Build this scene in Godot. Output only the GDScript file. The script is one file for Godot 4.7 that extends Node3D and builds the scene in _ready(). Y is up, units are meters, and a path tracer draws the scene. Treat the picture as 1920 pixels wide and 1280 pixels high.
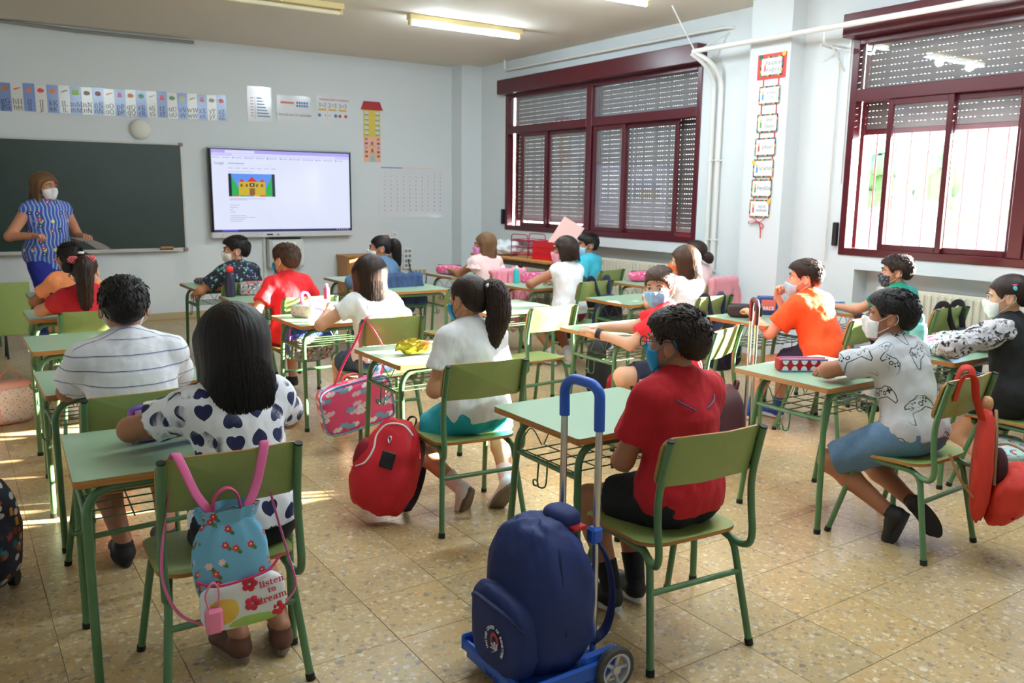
extends Node3D
# A primary-school classroom: five columns of green desks, seated children, a teacher by the chalkboard.
# x runs along the board wall (to the right), z towards the viewer, y up, metres.

const CEIL := 2.946      # ceiling height
const ZB := -9.6         # face of the board wall
const XR := 5.77         # face of the window wall
const XL := -1.5         # face of the far-left wall
const ZF := 1.6          # face of the wall behind the camera
const DESK_H := 0.63
const SEAT_H := 0.375

# ---------------------------------------------------------------- geometry collector
class G:
	var v := PackedVector3Array()
	var n := PackedVector3Array()
	var uv := PackedVector2Array()
	var c := PackedColorArray()
	var idx := PackedInt32Array()
	var col := Color.WHITE
	var xf := Transform3D.IDENTITY

	func vert(p: Vector3, nn: Vector3, u := Vector2.ZERO) -> int:
		v.append(xf * p)
		n.append((xf.basis * nn).normalized())
		uv.append(u)
		c.append(col)
		return v.size() - 1

	func tri(a: int, b: int, d: int) -> void:
		var g := (v[b] - v[a]).cross(v[d] - v[a])
		if g.dot(n[a] + n[b] + n[d]) > 0.0:
			idx.append(a); idx.append(d); idx.append(b)
		else:
			idx.append(a); idx.append(b); idx.append(d)

	func quad(a: int, b: int, d: int, e: int) -> void:
		tri(a, b, d)
		tri(a, d, e)

	func flat4(a: Vector3, b: Vector3, d: Vector3, e: Vector3, out: Vector3) -> void:
		var nn := (b - a).cross(e - a)
		if nn.length_squared() < 1e-14:
			nn = (d - b).cross(e - b)
		nn = nn.normalized()
		if nn.dot(out) < 0.0:
			nn = -nn
		quad(vert(a, nn, Vector2(0, 1)), vert(b, nn, Vector2(1, 1)), vert(d, nn, Vector2(1, 0)), vert(e, nn, Vector2(0, 0)))

	func flat3(a: Vector3, b: Vector3, d: Vector3, out: Vector3) -> void:
		var nn := (b - a).cross(d - a).normalized()
		if nn.dot(out) < 0.0:
			nn = -nn
		tri(vert(a, nn), vert(b, nn), vert(d, nn))

	# chamfered box
	func box(ctr: Vector3, size: Vector3, bev := 0.0) -> G:
		var h := size * 0.5
		var b := minf(bev, minf(h.x, minf(h.y, h.z)) * 0.98)
		var P := func(ax: int, s: Vector3) -> Vector3:
			var q := Vector3(s.x * (h.x - b), s.y * (h.y - b), s.z * (h.z - b))
			q[ax] = s[ax] * h[ax]
			return ctr + q
		for ax in 3:
			var u := (ax + 1) % 3
			var w := (ax + 2) % 3
			for sg in [-1.0, 1.0]:
				var q := []
				for t in [[-1.0, -1.0], [1.0, -1.0], [1.0, 1.0], [-1.0, 1.0]]:
					var s := Vector3.ZERO
					s[ax] = sg; s[u] = t[0]; s[w] = t[1]
					q.append(P.call(ax, s))
				var o := Vector3.ZERO
				o[ax] = sg
				flat4(q[0], q[1], q[2], q[3], o)
			if b > 0.0:
				for s1 in [-1.0, 1.0]:
					for s2 in [-1.0, 1.0]:
						var lo := Vector3.ZERO
						lo[u] = s1; lo[w] = s2; lo[ax] = -1.0
						var hi := lo
						hi[ax] = 1.0
						var o2 := Vector3.ZERO
						o2[u] = s1; o2[w] = s2
						flat4(P.call(u, lo), P.call(u, hi), P.call(w, hi), P.call(w, lo), o2)
		if b > 0.0:
			for sx in [-1.0, 1.0]:
				for sy in [-1.0, 1.0]:
					for sz in [-1.0, 1.0]:
						var s := Vector3(sx, sy, sz)
						flat3(P.call(0, s), P.call(1, s), P.call(2, s), s)
		return self

	# box between two corners
	func bx(x0: float, x1: float, y0: float, y1: float, z0: float, z1: float, bev := 0.0) -> G:
		return box(Vector3((x0 + x1) / 2, (y0 + y1) / 2, (z0 + z1) / 2), Vector3(absf(x1 - x0), absf(y1 - y0), absf(z1 - z0)), bev)

	# round bar swept along a path; radii is one value or one per point
	func tube(path: Array, radii, sides := 10, flat := 1.0, up := Vector3.ZERO) -> G:
		var m := path.size()
		var t0: Vector3 = (path[1] - path[0]).normalized()
		var side := t0.cross(Vector3.UP if absf(t0.y) < 0.9 else Vector3.RIGHT).normalized()
		if up != Vector3.ZERO:
			side = t0.cross(up).normalized()
		var rings := []
		for i in m:
			var t: Vector3 = (path[mini(i + 1, m - 1)] - path[maxi(i - 1, 0)]).normalized()
			side = (side - t * side.dot(t)).normalized()
			var w := t.cross(side)
			var r: float = radii[i] if radii is Array else radii
			var ring := []
			for k in sides:
				var a := TAU * k / sides
				var dir := side * cos(a) + w * sin(a) * flat
				var nr := side * cos(a) * flat + w * sin(a)
				ring.append(vert(path[i] + dir * r, nr, Vector2(float(k) / sides, float(i) / (m - 1))))
			rings.append(ring)
		for i in m - 1:
			for k in sides:
				var k2 := (k + 1) % sides
				quad(rings[i][k], rings[i][k2], rings[i + 1][k2], rings[i + 1][k])
		for e in [0, m - 1]:
			var t: Vector3 = (path[1] - path[0]).normalized() * -1.0 if e == 0 else (path[m - 1] - path[m - 2]).normalized()
			var cc := vert(path[e], t)
			var rim := []
			for k in sides:
				rim.append(vert(xf.affine_inverse() * v[rings[e][k]], t))
			for k in sides:
				tri(cc, rim[k], rim[(k + 1) % sides])
		return self

	# profile [(radius, height)] turned about y
	func lathe(prof: Array, sides := 20) -> G:
		var m := prof.size()
		for i in m - 1:
			var a: Vector2 = prof[i]
			var b: Vector2 = prof[i + 1]
			var d := b - a
			if d.length() < 1e-7:
				continue
			var nn := Vector2(d.y, -d.x).normalized()
			var ra := []
			var rb := []
			for k in sides + 1:
				var an := TAU * k / sides
				var dir := Vector3(cos(an), 0, sin(an))
				var nr := dir * nn.x + Vector3(0, nn.y, 0)
				ra.append(vert(dir * a.x + Vector3(0, a.y, 0), nr, Vector2(float(k) / sides, a.y)))
				rb.append(vert(dir * b.x + Vector3(0, b.y, 0), nr, Vector2(float(k) / sides, b.y)))
			for k in sides:
				quad(ra[k], ra[k + 1], rb[k + 1], rb[k])
		return self

	# flat outline pushed out by depth along +z of the current frame
	func slab(poly: PackedVector2Array, z0: float, z1: float) -> G:
		var t := Geometry2D.triangulate_polygon(poly)
		var lo := Vector2(1e9, 1e9)
		var hi := -lo
		for p in poly:
			lo = lo.min(p); hi = hi.max(p)
		var sz := (hi - lo).max(Vector2(1e-6, 1e-6))
		for zz in [z0, z1]:
			var nn := Vector3(0, 0, 1) if zz == maxf(z0, z1) else Vector3(0, 0, -1)
			var base := v.size()
			for p in poly:
				var q := (p - lo) / sz
				vert(Vector3(p.x, p.y, zz), nn, Vector2(q.x, 1.0 - q.y))
			for i in range(0, t.size(), 3):
				tri(base + t[i], base + t[i + 1], base + t[i + 2])
		var ctr := (lo + hi) / 2
		var area := 0.0
		for i in poly.size():
			area += poly[i].cross(poly[(i + 1) % poly.size()])
		for i in poly.size():
			var a := poly[i]
			var b := poly[(i + 1) % poly.size()]
			var e := b - a
			var o := Vector2(e.y, -e.x) * signf(area)
			flat4(Vector3(a.x, a.y, z0), Vector3(b.x, b.y, z0), Vector3(b.x, b.y, z1), Vector3(a.x, a.y, z1), Vector3(o.x, o.y, 0))
		return self

	# parametric patch f(u, v) -> Vector3, normals by differences; flip turns the outside
	func patch(nu: int, nv: int, f: Callable, flip := false, wrap := false) -> G:
		var pts := []
		for j in nv + 1:
			for i in nu + 1:
				pts.append(f.call(float(i) / nu, float(j) / nv))
		var base := v.size()
		for j in nv + 1:
			for i in nu + 1:
				var i0 := i - 1
				var i1 := i + 1
				if wrap:
					i0 = (i - 1 + nu) % nu
					i1 = (i + 1) % nu
				else:
					i0 = maxi(i0, 0); i1 = mini(i1, nu)
				var du: Vector3 = pts[j * (nu + 1) + i1] - pts[j * (nu + 1) + i0]
				var dv: Vector3 = pts[mini(j + 1, nv) * (nu + 1) + i] - pts[maxi(j - 1, 0) * (nu + 1) + i]
				if du.length() < 1e-6:
					var jj := clampi(j, 1, nv - 1)
					du = pts[jj * (nu + 1) + i1] - pts[jj * (nu + 1) + i0]
				var nn := du.cross(dv).normalized()
				if flip:
					nn = -nn
				vert(pts[j * (nu + 1) + i], nn, Vector2(float(i) / nu, float(j) / nv))
		for j in nv:
			for i in nu:
				var a := base + j * (nu + 1) + i
				quad(a, a + 1, a + nu + 2, a + nu + 1)
		return self

	# soft box: superellipsoid with exponent e (2 = ellipsoid, large = box)
	func puff(ctr: Vector3, rad: Vector3, e := 4.0, nu := 24, nv := 14) -> G:
		var k := 2.0 / e
		var f := func(u: float, w: float) -> Vector3:
			var a := TAU * u
			var b := PI * (w - 0.5)
			var cb := pow(absf(cos(b)), k)
			return ctr + Vector3(signf(cos(a)) * pow(absf(cos(a)), k) * cb, signf(sin(b)) * pow(absf(sin(b)), k), signf(sin(a)) * pow(absf(sin(a)), k) * cb) * rad
		return patch(nu, nv, f, false, true)

	func add(o: G, t := Transform3D.IDENTITY) -> G:
		var base := v.size()
		var full := xf * t
		var mirror := full.basis.determinant() < 0.0
		for i in o.v.size():
			v.append(full * o.v[i])
			n.append((full.basis.inverse().transposed() * o.n[i]).normalized())
		uv.append_array(o.uv)
		c.append_array(o.c)
		for i in range(0, o.idx.size(), 3):
			idx.append(base + o.idx[i])
			if mirror:
				idx.append(base + o.idx[i + 2]); idx.append(base + o.idx[i + 1])
			else:
				idx.append(base + o.idx[i + 1]); idx.append(base + o.idx[i + 2])
		return self

	func mesh() -> ArrayMesh:
		var a := []
		a.resize(Mesh.ARRAY_MAX)
		a[Mesh.ARRAY_VERTEX] = v
		a[Mesh.ARRAY_NORMAL] = n
		a[Mesh.ARRAY_TEX_UV] = uv
		a[Mesh.ARRAY_COLOR] = c
		a[Mesh.ARRAY_INDEX] = idx
		var m := ArrayMesh.new()
		m.add_surface_from_arrays(Mesh.PRIMITIVE_TRIANGLES, a)
		return m

# ---------------------------------------------------------------- distance field, meshed as surface nets
class F:
	var o: Vector3
	var h: float
	var nx: int
	var ny: int
	var nz: int
	var d: PackedFloat32Array

	func _init(lo: Vector3, hi: Vector3, cell: float) -> void:
		h = cell
		o = lo - Vector3.ONE * cell * 2.0
		var s := (hi - lo) / cell
		nx = int(ceil(s.x)) + 5
		ny = int(ceil(s.y)) + 5
		nz = int(ceil(s.z)) + 5
		d = PackedFloat32Array()
		d.resize(nx * ny * nz)
		d.fill(9.0)

	# tapered capsule a-b; thin = axis along which it is flattened by ff; cut: 1 flat end at a, 2 at b
	func cap(a: Vector3, b: Vector3, ra: float, rb: float, k: float, thin := Vector3.ZERO, ff := 1.0, cut := 0) -> void:
		var m := maxf(ra, rb) + k + h * 2.0
		var lo := (a.min(b) - Vector3.ONE * m - o) / h
		var hi := (a.max(b) + Vector3.ONE * m - o) / h
		var ab := b - a
		var len := ab.length()
		var l2 := maxf(ab.length_squared(), 1e-9)
		var x0 := clampi(int(lo.x), 0, nx - 1)
		var x1 := clampi(int(hi.x) + 1, 0, nx - 1)
		var y0 := clampi(int(lo.y), 0, ny - 1)
		var y1 := clampi(int(hi.y) + 1, 0, ny - 1)
		var z0 := clampi(int(lo.z), 0, nz - 1)
		var z1 := clampi(int(hi.z) + 1, 0, nz - 1)
		var isflat := ff != 1.0
		for z in range(z0, z1 + 1):
			for y in range(y0, y1 + 1):
				var p := o + Vector3(x0, y, z) * h - a
				var at := (z * ny + y) * nx + x0
				for x in range(x0, x1 + 1):
					var tr: float = p.dot(ab) / l2
					var t := clampf(tr, 0.0, 1.0)
					var q: Vector3
					if cut == 0:
						q = p - ab * t
					else:
						q = p - ab * clampf(tr, -3.0 if cut & 1 else 0.0, 4.0 if cut & 2 else 1.0)
					if isflat:
						q += thin * (q.dot(thin) * (ff - 1.0))
					var e: float = q.length() - (ra + (rb - ra) * t)
					if cut & 1:
						e = maxf(e, -tr * len)
					if cut & 2:
						e = maxf(e, (tr - 1.0) * len)
					var w: float = d[at]
					if k > 0.0:
						var g := k - absf(w - e)
						if g > 0.0:
							d[at] = minf(w, e) - g * g / k * 0.25
						elif e < w:
							d[at] = e
					elif e < w:
						d[at] = e
					at += 1
					p.x += h

	# ellipsoid; sub carves it out instead
	func ell(ctr: Vector3, rad: Vector3, k: float, sub := false, bas := Basis.IDENTITY) -> void:
		var m := maxf(rad.x, maxf(rad.y, rad.z)) + k + h * 2.0
		var lo := (ctr - Vector3.ONE * m - o) / h
		var hi := (ctr + Vector3.ONE * m - o) / h
		var x0 := clampi(int(lo.x), 0, nx - 1)
		var x1 := clampi(int(hi.x) + 1, 0, nx - 1)
		var inv := bas.inverse()
		var mr := minf(rad.x, minf(rad.y, rad.z))
		for z in range(clampi(int(lo.z), 0, nz - 1), clampi(int(hi.z) + 1, 0, nz - 1) + 1):
			for y in range(clampi(int(lo.y), 0, ny - 1), clampi(int(hi.y) + 1, 0, ny - 1) + 1):
				var p := o + Vector3(x0, y, z) * h - ctr
				var at := (z * ny + y) * nx + x0
				for x in range(x0, x1 + 1):
					var q := inv * p
					var s := q / rad
					var l := s.length()
					var g2 := (s / rad).length()
					var e: float = l * (l - 1.0) / maxf(g2, 1e-6) if l > 0.05 else -mr
					var w: float = d[at]
					if sub:
						var g := k - absf(w + e)
						d[at] = maxf(w, -e) + (g * g / k * 0.25 if g > 0.0 else 0.0)
					else:
						var g := k - absf(w - e)
						if g > 0.0:
							d[at] = minf(w, e) - g * g / k * 0.25
						elif e < w:
							d[at] = e
					at += 1
					p.x += h

	# change the field near the surface: f(p, d) -> d
	func warp(f: Callable, near := 0.03) -> void:
		var at := 0
		for z in nz:
			for y in ny:
				for x in nx:
					var w := d[at]
					if w < near and w > -near:
						d[at] = f.call(o + Vector3(x, y, z) * h, w)
					at += 1

	func rough(nz_: FastNoiseLite, amp: float, sc: Vector3, near := 0.03) -> void:
		var at := 0
		for z in nz:
			for y in ny:
				for x in nx:
					var w := d[at]
					if w < near and w > -near:
						var p := (o + Vector3(x, y, z) * h) * sc
						d[at] = w + nz_.get_noise_3d(p.x, p.y, p.z) * amp
					at += 1

	func net(g: G) -> void:
		var id := PackedInt32Array()
		id.resize(nx * ny * nz)
		id.fill(-1)
		var sy := nx
		var sz := nx * ny
		var off := PackedInt32Array([0, 1, sy, sy + 1, sz, sz + 1, sz + sy, sz + sy + 1])
		var ea := PackedInt32Array([0, 2, 4, 6, 0, 1, 4, 5, 0, 1, 2, 3])
		var eb := PackedInt32Array([1, 3, 5, 7, 2, 3, 6, 7, 4, 5, 6, 7])
		var far := h * 3.0
		var col := g.col
		for z in nz - 1:
			for y in ny - 1:
				var at := (z * ny + y) * nx
				for x in nx - 1:
					var d0: float = d[at]
					if d0 > far or d0 < -far:
						at += 1
						continue
					var d1 := d[at + 1]
					var d2 := d[at + sy]
					var d3 := d[at + sy + 1]
					var d4 := d[at + sz]
					var d5 := d[at + sz + 1]
					var d6 := d[at + sz + sy]
					var d7 := d[at + sz + sy + 1]
					var s := int(d0 < 0.0) + int(d1 < 0.0) + int(d2 < 0.0) + int(d3 < 0.0) + int(d4 < 0.0) + int(d5 < 0.0) + int(d6 < 0.0) + int(d7 < 0.0)
					if s == 0 or s == 8:
						at += 1
						continue
					var sum := Vector3.ZERO
					var cnt := 0
					for e in 12:
						var a := ea[e]
						var b := eb[e]
						var va: float = d[at + off[a]]
						var vb: float = d[at + off[b]]
						if (va < 0.0) != (vb < 0.0):
							var t := va / (va - vb)
							var pa := Vector3(a & 1, (a >> 1) & 1, a >> 2)
							var pb := Vector3(b & 1, (b >> 1) & 1, b >> 2)
							sum += pa + (pb - pa) * t
							cnt += 1
					sum /= cnt
					var gr := Vector3(d1 + d3 + d5 + d7 - d0 - d2 - d4 - d6, d2 + d3 + d6 + d7 - d0 - d1 - d4 - d5, d4 + d5 + d6 + d7 - d0 - d1 - d2 - d3)
					id[at] = g.v.size()
					g.v.append(o + (Vector3(x, y, z) + sum) * h)
					g.n.append(gr.normalized() if gr.length_squared() > 0.0 else Vector3.UP)
					g.uv.append(Vector2.ZERO)
					g.c.append(col)
					at += 1
		for z in range(1, nz - 1):
			for y in range(1, ny - 1):
				var at := (z * ny + y) * nx + 1
				for x in range(1, nx - 1):
					var i0 := id[at]
					if i0 >= 0:
						var neg := d[at] < 0.0
						if neg != (d[at + 1] < 0.0):
							_q(g, i0, id[at - sy], id[at - sy - sz], id[at - sz], neg)
						if neg != (d[at + sy] < 0.0):
							_q(g, i0, id[at - sz], id[at - sz - 1], id[at - 1], neg)
						if neg != (d[at + sz] < 0.0):
							_q(g, i0, id[at - 1], id[at - 1 - sy], id[at - sy], neg)
					at += 1

	func _q(g: G, a: int, b: int, c: int, e: int, neg: bool) -> void:
		if b < 0 or c < 0 or e < 0:
			return
		if neg:
			g.idx.append(a); g.idx.append(c); g.idx.append(b)
			g.idx.append(a); g.idx.append(e); g.idx.append(c)
		else:
			g.idx.append(a); g.idx.append(b); g.idx.append(c)
			g.idx.append(a); g.idx.append(c); g.idx.append(e)

# ---------------------------------------------------------------- naming and scene helpers
var used := {}
var mats := {}
var rng := RandomNumberGenerator.new()

func numbered(called: String) -> String:
	if not used.has(called):
		used[called] = 0
		return called
	used[called] += 1
	return "%s_%03d" % [called, used[called]]

func thing(called: String, label: String, category: String, at := Vector3.ZERO, turn := 0.0, group := "") -> Node3D:
	var t := Node3D.new()
	t.name = numbered(called)
	add_child(t)
	t.position = at
	t.rotation.y = turn
	tag(t, label, category, group)
	return t

func tag(t: Node3D, label: String, category: String, group := "") -> void:
	t.set_meta("label", label)
	t.set_meta("category", category)
	if group != "":
		t.set_meta("group", group)

func part(called: String, g, m: Material, parent: Node3D, at := Transform3D.IDENTITY) -> MeshInstance3D:
	var p := MeshInstance3D.new()
	p.mesh = g.mesh() if g is G else g
	p.material_override = null
	for i in p.mesh.get_surface_count():
		p.set_surface_override_material(i, m)
	p.name = called
	p.transform = at
	parent.add_child(p, true)
	return p

func solo(called: String, g: G, m: Material, label: String, category: String, group := "") -> MeshInstance3D:
	var p := part(numbered(called), g, m, self)
	tag(p, label, category, group)
	return p

func struct(called: String, g: G, m: Material) -> MeshInstance3D:
	var p := part(called, g, m, self)
	p.set_meta("kind", "structure")
	return p

func copy_of(t: Node3D, called: String, label: String, at: Vector3, turn: float, group := "") -> Node3D:
	var r: Node3D = t.duplicate()
	r.name = numbered(called)
	add_child(r)
	r.position = at
	r.rotation = Vector3(0, turn, 0)
	r.set_meta("label", label)
	if group != "":
		r.set_meta("group", group)
	return r

func lin(c: Color) -> Color:
	return c.srgb_to_linear()

func rgb(r: int, g: int, b: int) -> Color:
	return Color(r / 255.0, g / 255.0, b / 255.0)

func mat(key: String, col := Color.WHITE, rough := 0.6, opt := {}) -> StandardMaterial3D:
	if mats.has(key):
		return mats[key]
	var m := StandardMaterial3D.new()
	m.resource_name = key
	m.albedo_color = col
	m.roughness = rough
	for k in opt:
		m.set(k, opt[k])
	mats[key] = m
	return m

func tri_tex(m: StandardMaterial3D, tex: Texture2D, size: float, world := false) -> StandardMaterial3D:
	m.albedo_texture = tex
	m.uv1_triplanar = true
	m.uv1_world_triplanar = world
	m.uv1_scale = Vector3.ONE / size
	m.uv1_triplanar_sharpness = 6.0
	return m

func noise(fr: float, sd: int, oct := 3) -> FastNoiseLite:
	var f := FastNoiseLite.new()
	f.seed = sd
	f.frequency = fr
	f.fractal_octaves = oct
	f.noise_type = FastNoiseLite.TYPE_SIMPLEX_SMOOTH
	return f

func noise_tex(fr: float, sd: int, as_normal := false, bump := 2.0, size := 256) -> NoiseTexture2D:
	var t := NoiseTexture2D.new()
	t.width = size
	t.height = size
	t.seamless = true
	t.as_normal_map = as_normal
	t.bump_strength = bump
	t.noise = noise(fr, sd)
	return t

func fillet(pts: Array, r: float, seg := 5) -> Array:
	var out := [pts[0]]
	for i in range(1, pts.size() - 1):
		var p: Vector3 = pts[i]
		var a: Vector3 = pts[i - 1] - p
		var b: Vector3 = pts[i + 1] - p
		var rr := minf(r, minf(a.length(), b.length()) * 0.49)
		var s := p + a.normalized() * rr
		var e := p + b.normalized() * rr
		for k in seg + 1:
			var t := float(k) / seg
			out.append(s.lerp(p, t).lerp(p.lerp(e, t), t))
	out.append(pts[pts.size() - 1])
	return out

func curve(pts: Array, seg := 6) -> Array:
	var out := []
	var m := pts.size()
	for i in m - 1:
		var p0: Vector3 = pts[maxi(i - 1, 0)]
		var p1: Vector3 = pts[i]
		var p2: Vector3 = pts[i + 1]
		var p3: Vector3 = pts[mini(i + 2, m - 1)]
		for k in seg:
			out.append(p1.cubic_interpolate(p2, p0, p3, float(k) / seg))
	out.append(pts[m - 1])
	return out

func text_mesh(s: String, size: float, depth := 0.001, font := "Droid Sans", bold := false) -> TextMesh:
	var t := TextMesh.new()
	var f := SystemFont.new()
	f.font_names = PackedStringArray([font])
	if bold:
		f.font_weight = 700
	t.font = f
	t.text = s
	t.font_size = 32
	t.pixel_size = size / 32.0
	t.depth = depth
	t.curve_step = 4.0
	return t

# ---------------------------------------------------------------- camera, sky, sun, lamps
func setup_view() -> void:
	var cam := Camera3D.new()
	cam.name = "camera"
	cam.fov = rad_to_deg(2.0 * atan(640.0 / 1581.64))
	cam.near = 0.05
	cam.far = 300.0
	var at := CameraAttributesPhysical.new()
	at.frustum_focal_length = 12.0 * 1581.64 / 640.0
	at.frustum_focus_distance = 2.7
	at.exposure_aperture = 6.3
	cam.attributes = at
	cam.transform = Transform3D(Basis(Vector3.UP, deg_to_rad(-33.86)) * Basis(Vector3.RIGHT, deg_to_rad(-9.941)) * Basis(Vector3.BACK, deg_to_rad(0.681)), Vector3(0, 1.39, 0))
	add_child(cam)
	cam.make_current()

	var sky := ProceduralSkyMaterial.new()
	sky.sky_top_color = Color(0.55, 0.70, 0.95)
	sky.sky_horizon_color = Color(0.95, 0.97, 1.0)
	sky.sky_curve = 0.2
	sky.ground_bottom_color = Color(0.55, 0.53, 0.5)
	sky.ground_horizon_color = Color(0.9, 0.9, 0.9)
	sky.sky_energy_multiplier = 3.0
	sky.ground_energy_multiplier = 2.5
	sky.sun_angle_max = 1.0
	var env := Environment.new()
	env.background_mode = Environment.BG_SKY
	env.sky = Sky.new()
	env.sky.sky_material = sky
	env.tonemap_mode = Environment.TONE_MAPPER_LINEAR
	env.tonemap_exposure = 1.12
	env.sdfgi_enabled = true
	env.ssao_enabled = true
	env.ssil_enabled = true
	var we := WorldEnvironment.new()
	we.name = "environment"
	we.environment = env
	add_child(we)

	var sun := DirectionalLight3D.new()
	sun.name = "sun"
	sun.light_energy = 46.0
	sun.light_color = Color(1.0, 0.95, 0.88)
	sun.light_angular_distance = 0.6
	sun.shadow_enabled = true
	sun.look_at_from_position(Vector3.ZERO, Vector3(-0.94, -0.221, -0.342), Vector3.UP)
	add_child(sun)

# ---------------------------------------------------------------- procedural prints
func speckle(size: int, base: Color, cols: Array, count: int, rmin: float, rmax: float, sd: int) -> Image:
	var im := Image.create(size, size, false, Image.FORMAT_RGB8)
	im.fill(base)
	var r := RandomNumberGenerator.new()
	r.seed = sd
	for i in count:
		var c: Color = cols[r.randi() % cols.size()]
		c = c.lerp(base, 0.25 + r.randf() * 0.55)
		var rx := lerpf(rmin, rmax, pow(r.randf(), 3.0))
		var ry := rx * r.randf_range(0.35, 0.9)
		var a := r.randf() * TAU
		var cx := r.randi() % size
		var cy := r.randi() % size
		var m := int(ceil(rx)) + 1
		var ca := cos(a)
		var sa := sin(a)
		var cut := r.randf_range(0.4, 1.0)
		for y in range(-m, m + 1):
			for x in range(-m, m + 1):
				var u := (x * ca + y * sa) / rx
				var w := (-x * sa + y * ca) / ry
				if u * u + w * w < 1.0 and u < cut and absf(u) + absf(w) < 1.3:
					im.set_pixel((cx + x + size) % size, (cy + y + size) % size, c)
	return im

func tex(im: Image) -> ImageTexture:
	return ImageTexture.create_from_image(im)

var floor_mats := []

func make_materials() -> void:
	var chips := [rgb(236, 230, 214), rgb(228, 220, 205), rgb(205, 205, 205), rgb(176, 140, 104), rgb(150, 125, 105), rgb(150, 152, 158), rgb(214, 178, 122), rgb(224, 196, 140), rgb(190, 150, 100), rgb(120, 112, 106)]
	var im := speckle(1024, rgb(188, 164, 120), chips, 15000, 1.2, 11.0, 5)
	var ft := tex(im)
	var nr := noise_tex(0.02, 11, false)
	for k in 3:
		var m := mat("terrazzo%d" % k, [Color(1, 1, 1), Color(0.95, 0.95, 0.94), Color(1.0, 0.98, 0.95)][k], 0.3)
		tri_tex(m, ft, 1.3, true)
		m.uv1_offset = Vector3(0.31, 0.17, 0.53) * k
		m.metallic_specular = 0.4
		floor_mats.append(m)
	mat("joint", rgb(120, 108, 88), 0.9)
	var pn := noise_tex(0.03, 3, true, 1.2)
	var wall := mat("wall_paint", rgb(222, 228, 230), 0.7)
	wall.normal_enabled = true
	wall.normal_texture = pn
	wall.normal_scale = 0.25
	wall.uv1_triplanar = true
	wall.uv1_world_triplanar = true
	wall.uv1_scale = Vector3.ONE / 1.3
	mat("ceiling_paint", rgb(222, 212, 198), 0.85)
	mat("skirting", rgb(190, 168, 128), 0.5)
	mat("maroon", rgb(82, 20, 30), 0.3)
	mat("shutter", rgb(96, 90, 88), 0.5)
	var gl := mat("glass", Color(0.95, 0.98, 1.0, 0.06), 0.02)
	gl.transparency = BaseMaterial3D.TRANSPARENCY_ALPHA
	mat("white_pipe", rgb(232, 230, 224), 0.35)
	mat("radiator", rgb(226, 218, 198), 0.4)
	mat("black_rubber", rgb(22, 22, 22), 0.6)
	mat("black_gloss", rgb(14, 14, 16), 0.2)
	mat("grey_metal", rgb(170, 172, 174), 0.35, {"metallic": 0.6})
	mat("steel", rgb(205, 206, 208), 0.25, {"metallic": 0.9})
	mat("white_plastic", rgb(235, 236, 236), 0.35)
	mat("paper", rgb(240, 240, 238), 0.6)
	var lam := mat("laminate_sheet", rgb(232, 233, 236), 0.12)
	lam.metallic_specular = 0.6
	mat("ink", rgb(40, 40, 52), 0.5)
	mat("concrete", rgb(205, 200, 192), 0.9)
	mat("foliage", rgb(96, 128, 66), 0.8)
	# desk and chair finishes
	var gn := mat("frame_green", rgb(78, 122, 78), 0.3)
	gn.clearcoat_enabled = true
	gn.clearcoat = 0.4
	var gt := mat("frame_teal", rgb(92, 150, 150), 0.3)
	var lamt := tex(speckle(256, rgb(150, 178, 148), [rgb(146, 174, 145), rgb(154, 181, 152)], 900, 1.0, 5.0, 8))
	tri_tex(mat("laminate_green", Color.WHITE, 0.32), lamt, 0.4)
	var lamc := tex(speckle(256, rgb(142, 160, 92), [rgb(138, 156, 88), rgb(146, 164, 97)], 900, 1.0, 5.0, 9))
	tri_tex(mat("laminate_olive", Color.WHITE, 0.34), lamc, 0.4)
	# wood edge: thin dark plies
	var wi := Image.create(64, 128, false, Image.FORMAT_RGB8)
	var wn := noise(0.05, 21)
	for y in 128:
		for x in 64:
			var b := 0.5 + 0.5 * wn.get_noise_2d(x * 0.6, y * 6.0)
			wi.set_pixel(x, y, rgb(150, 92, 40).lerp(rgb(196, 138, 72), b))
	tri_tex(mat("wood_edge", Color.WHITE, 0.5), tex(wi), 0.25)
	var wi2 := Image.create(64, 128, false, Image.FORMAT_RGB8)
	for y in 128:
		for x in 64:
			var b := 0.5 + 0.5 * wn.get_noise_2d(x * 3.0, y * 0.4 + 300.0)
			wi2.set_pixel(x, y, rgb(170, 112, 52).lerp(rgb(204, 150, 84), b))
	tri_tex(mat("wood_panel", Color.WHITE, 0.45), tex(wi2), 0.6)

# ---------------------------------------------------------------- the room
const W1 := [-8.78, -5.58]
const W2 := [-4.06, -1.45]
const WY0 := 0.955
const WY1 := 2.56

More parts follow.
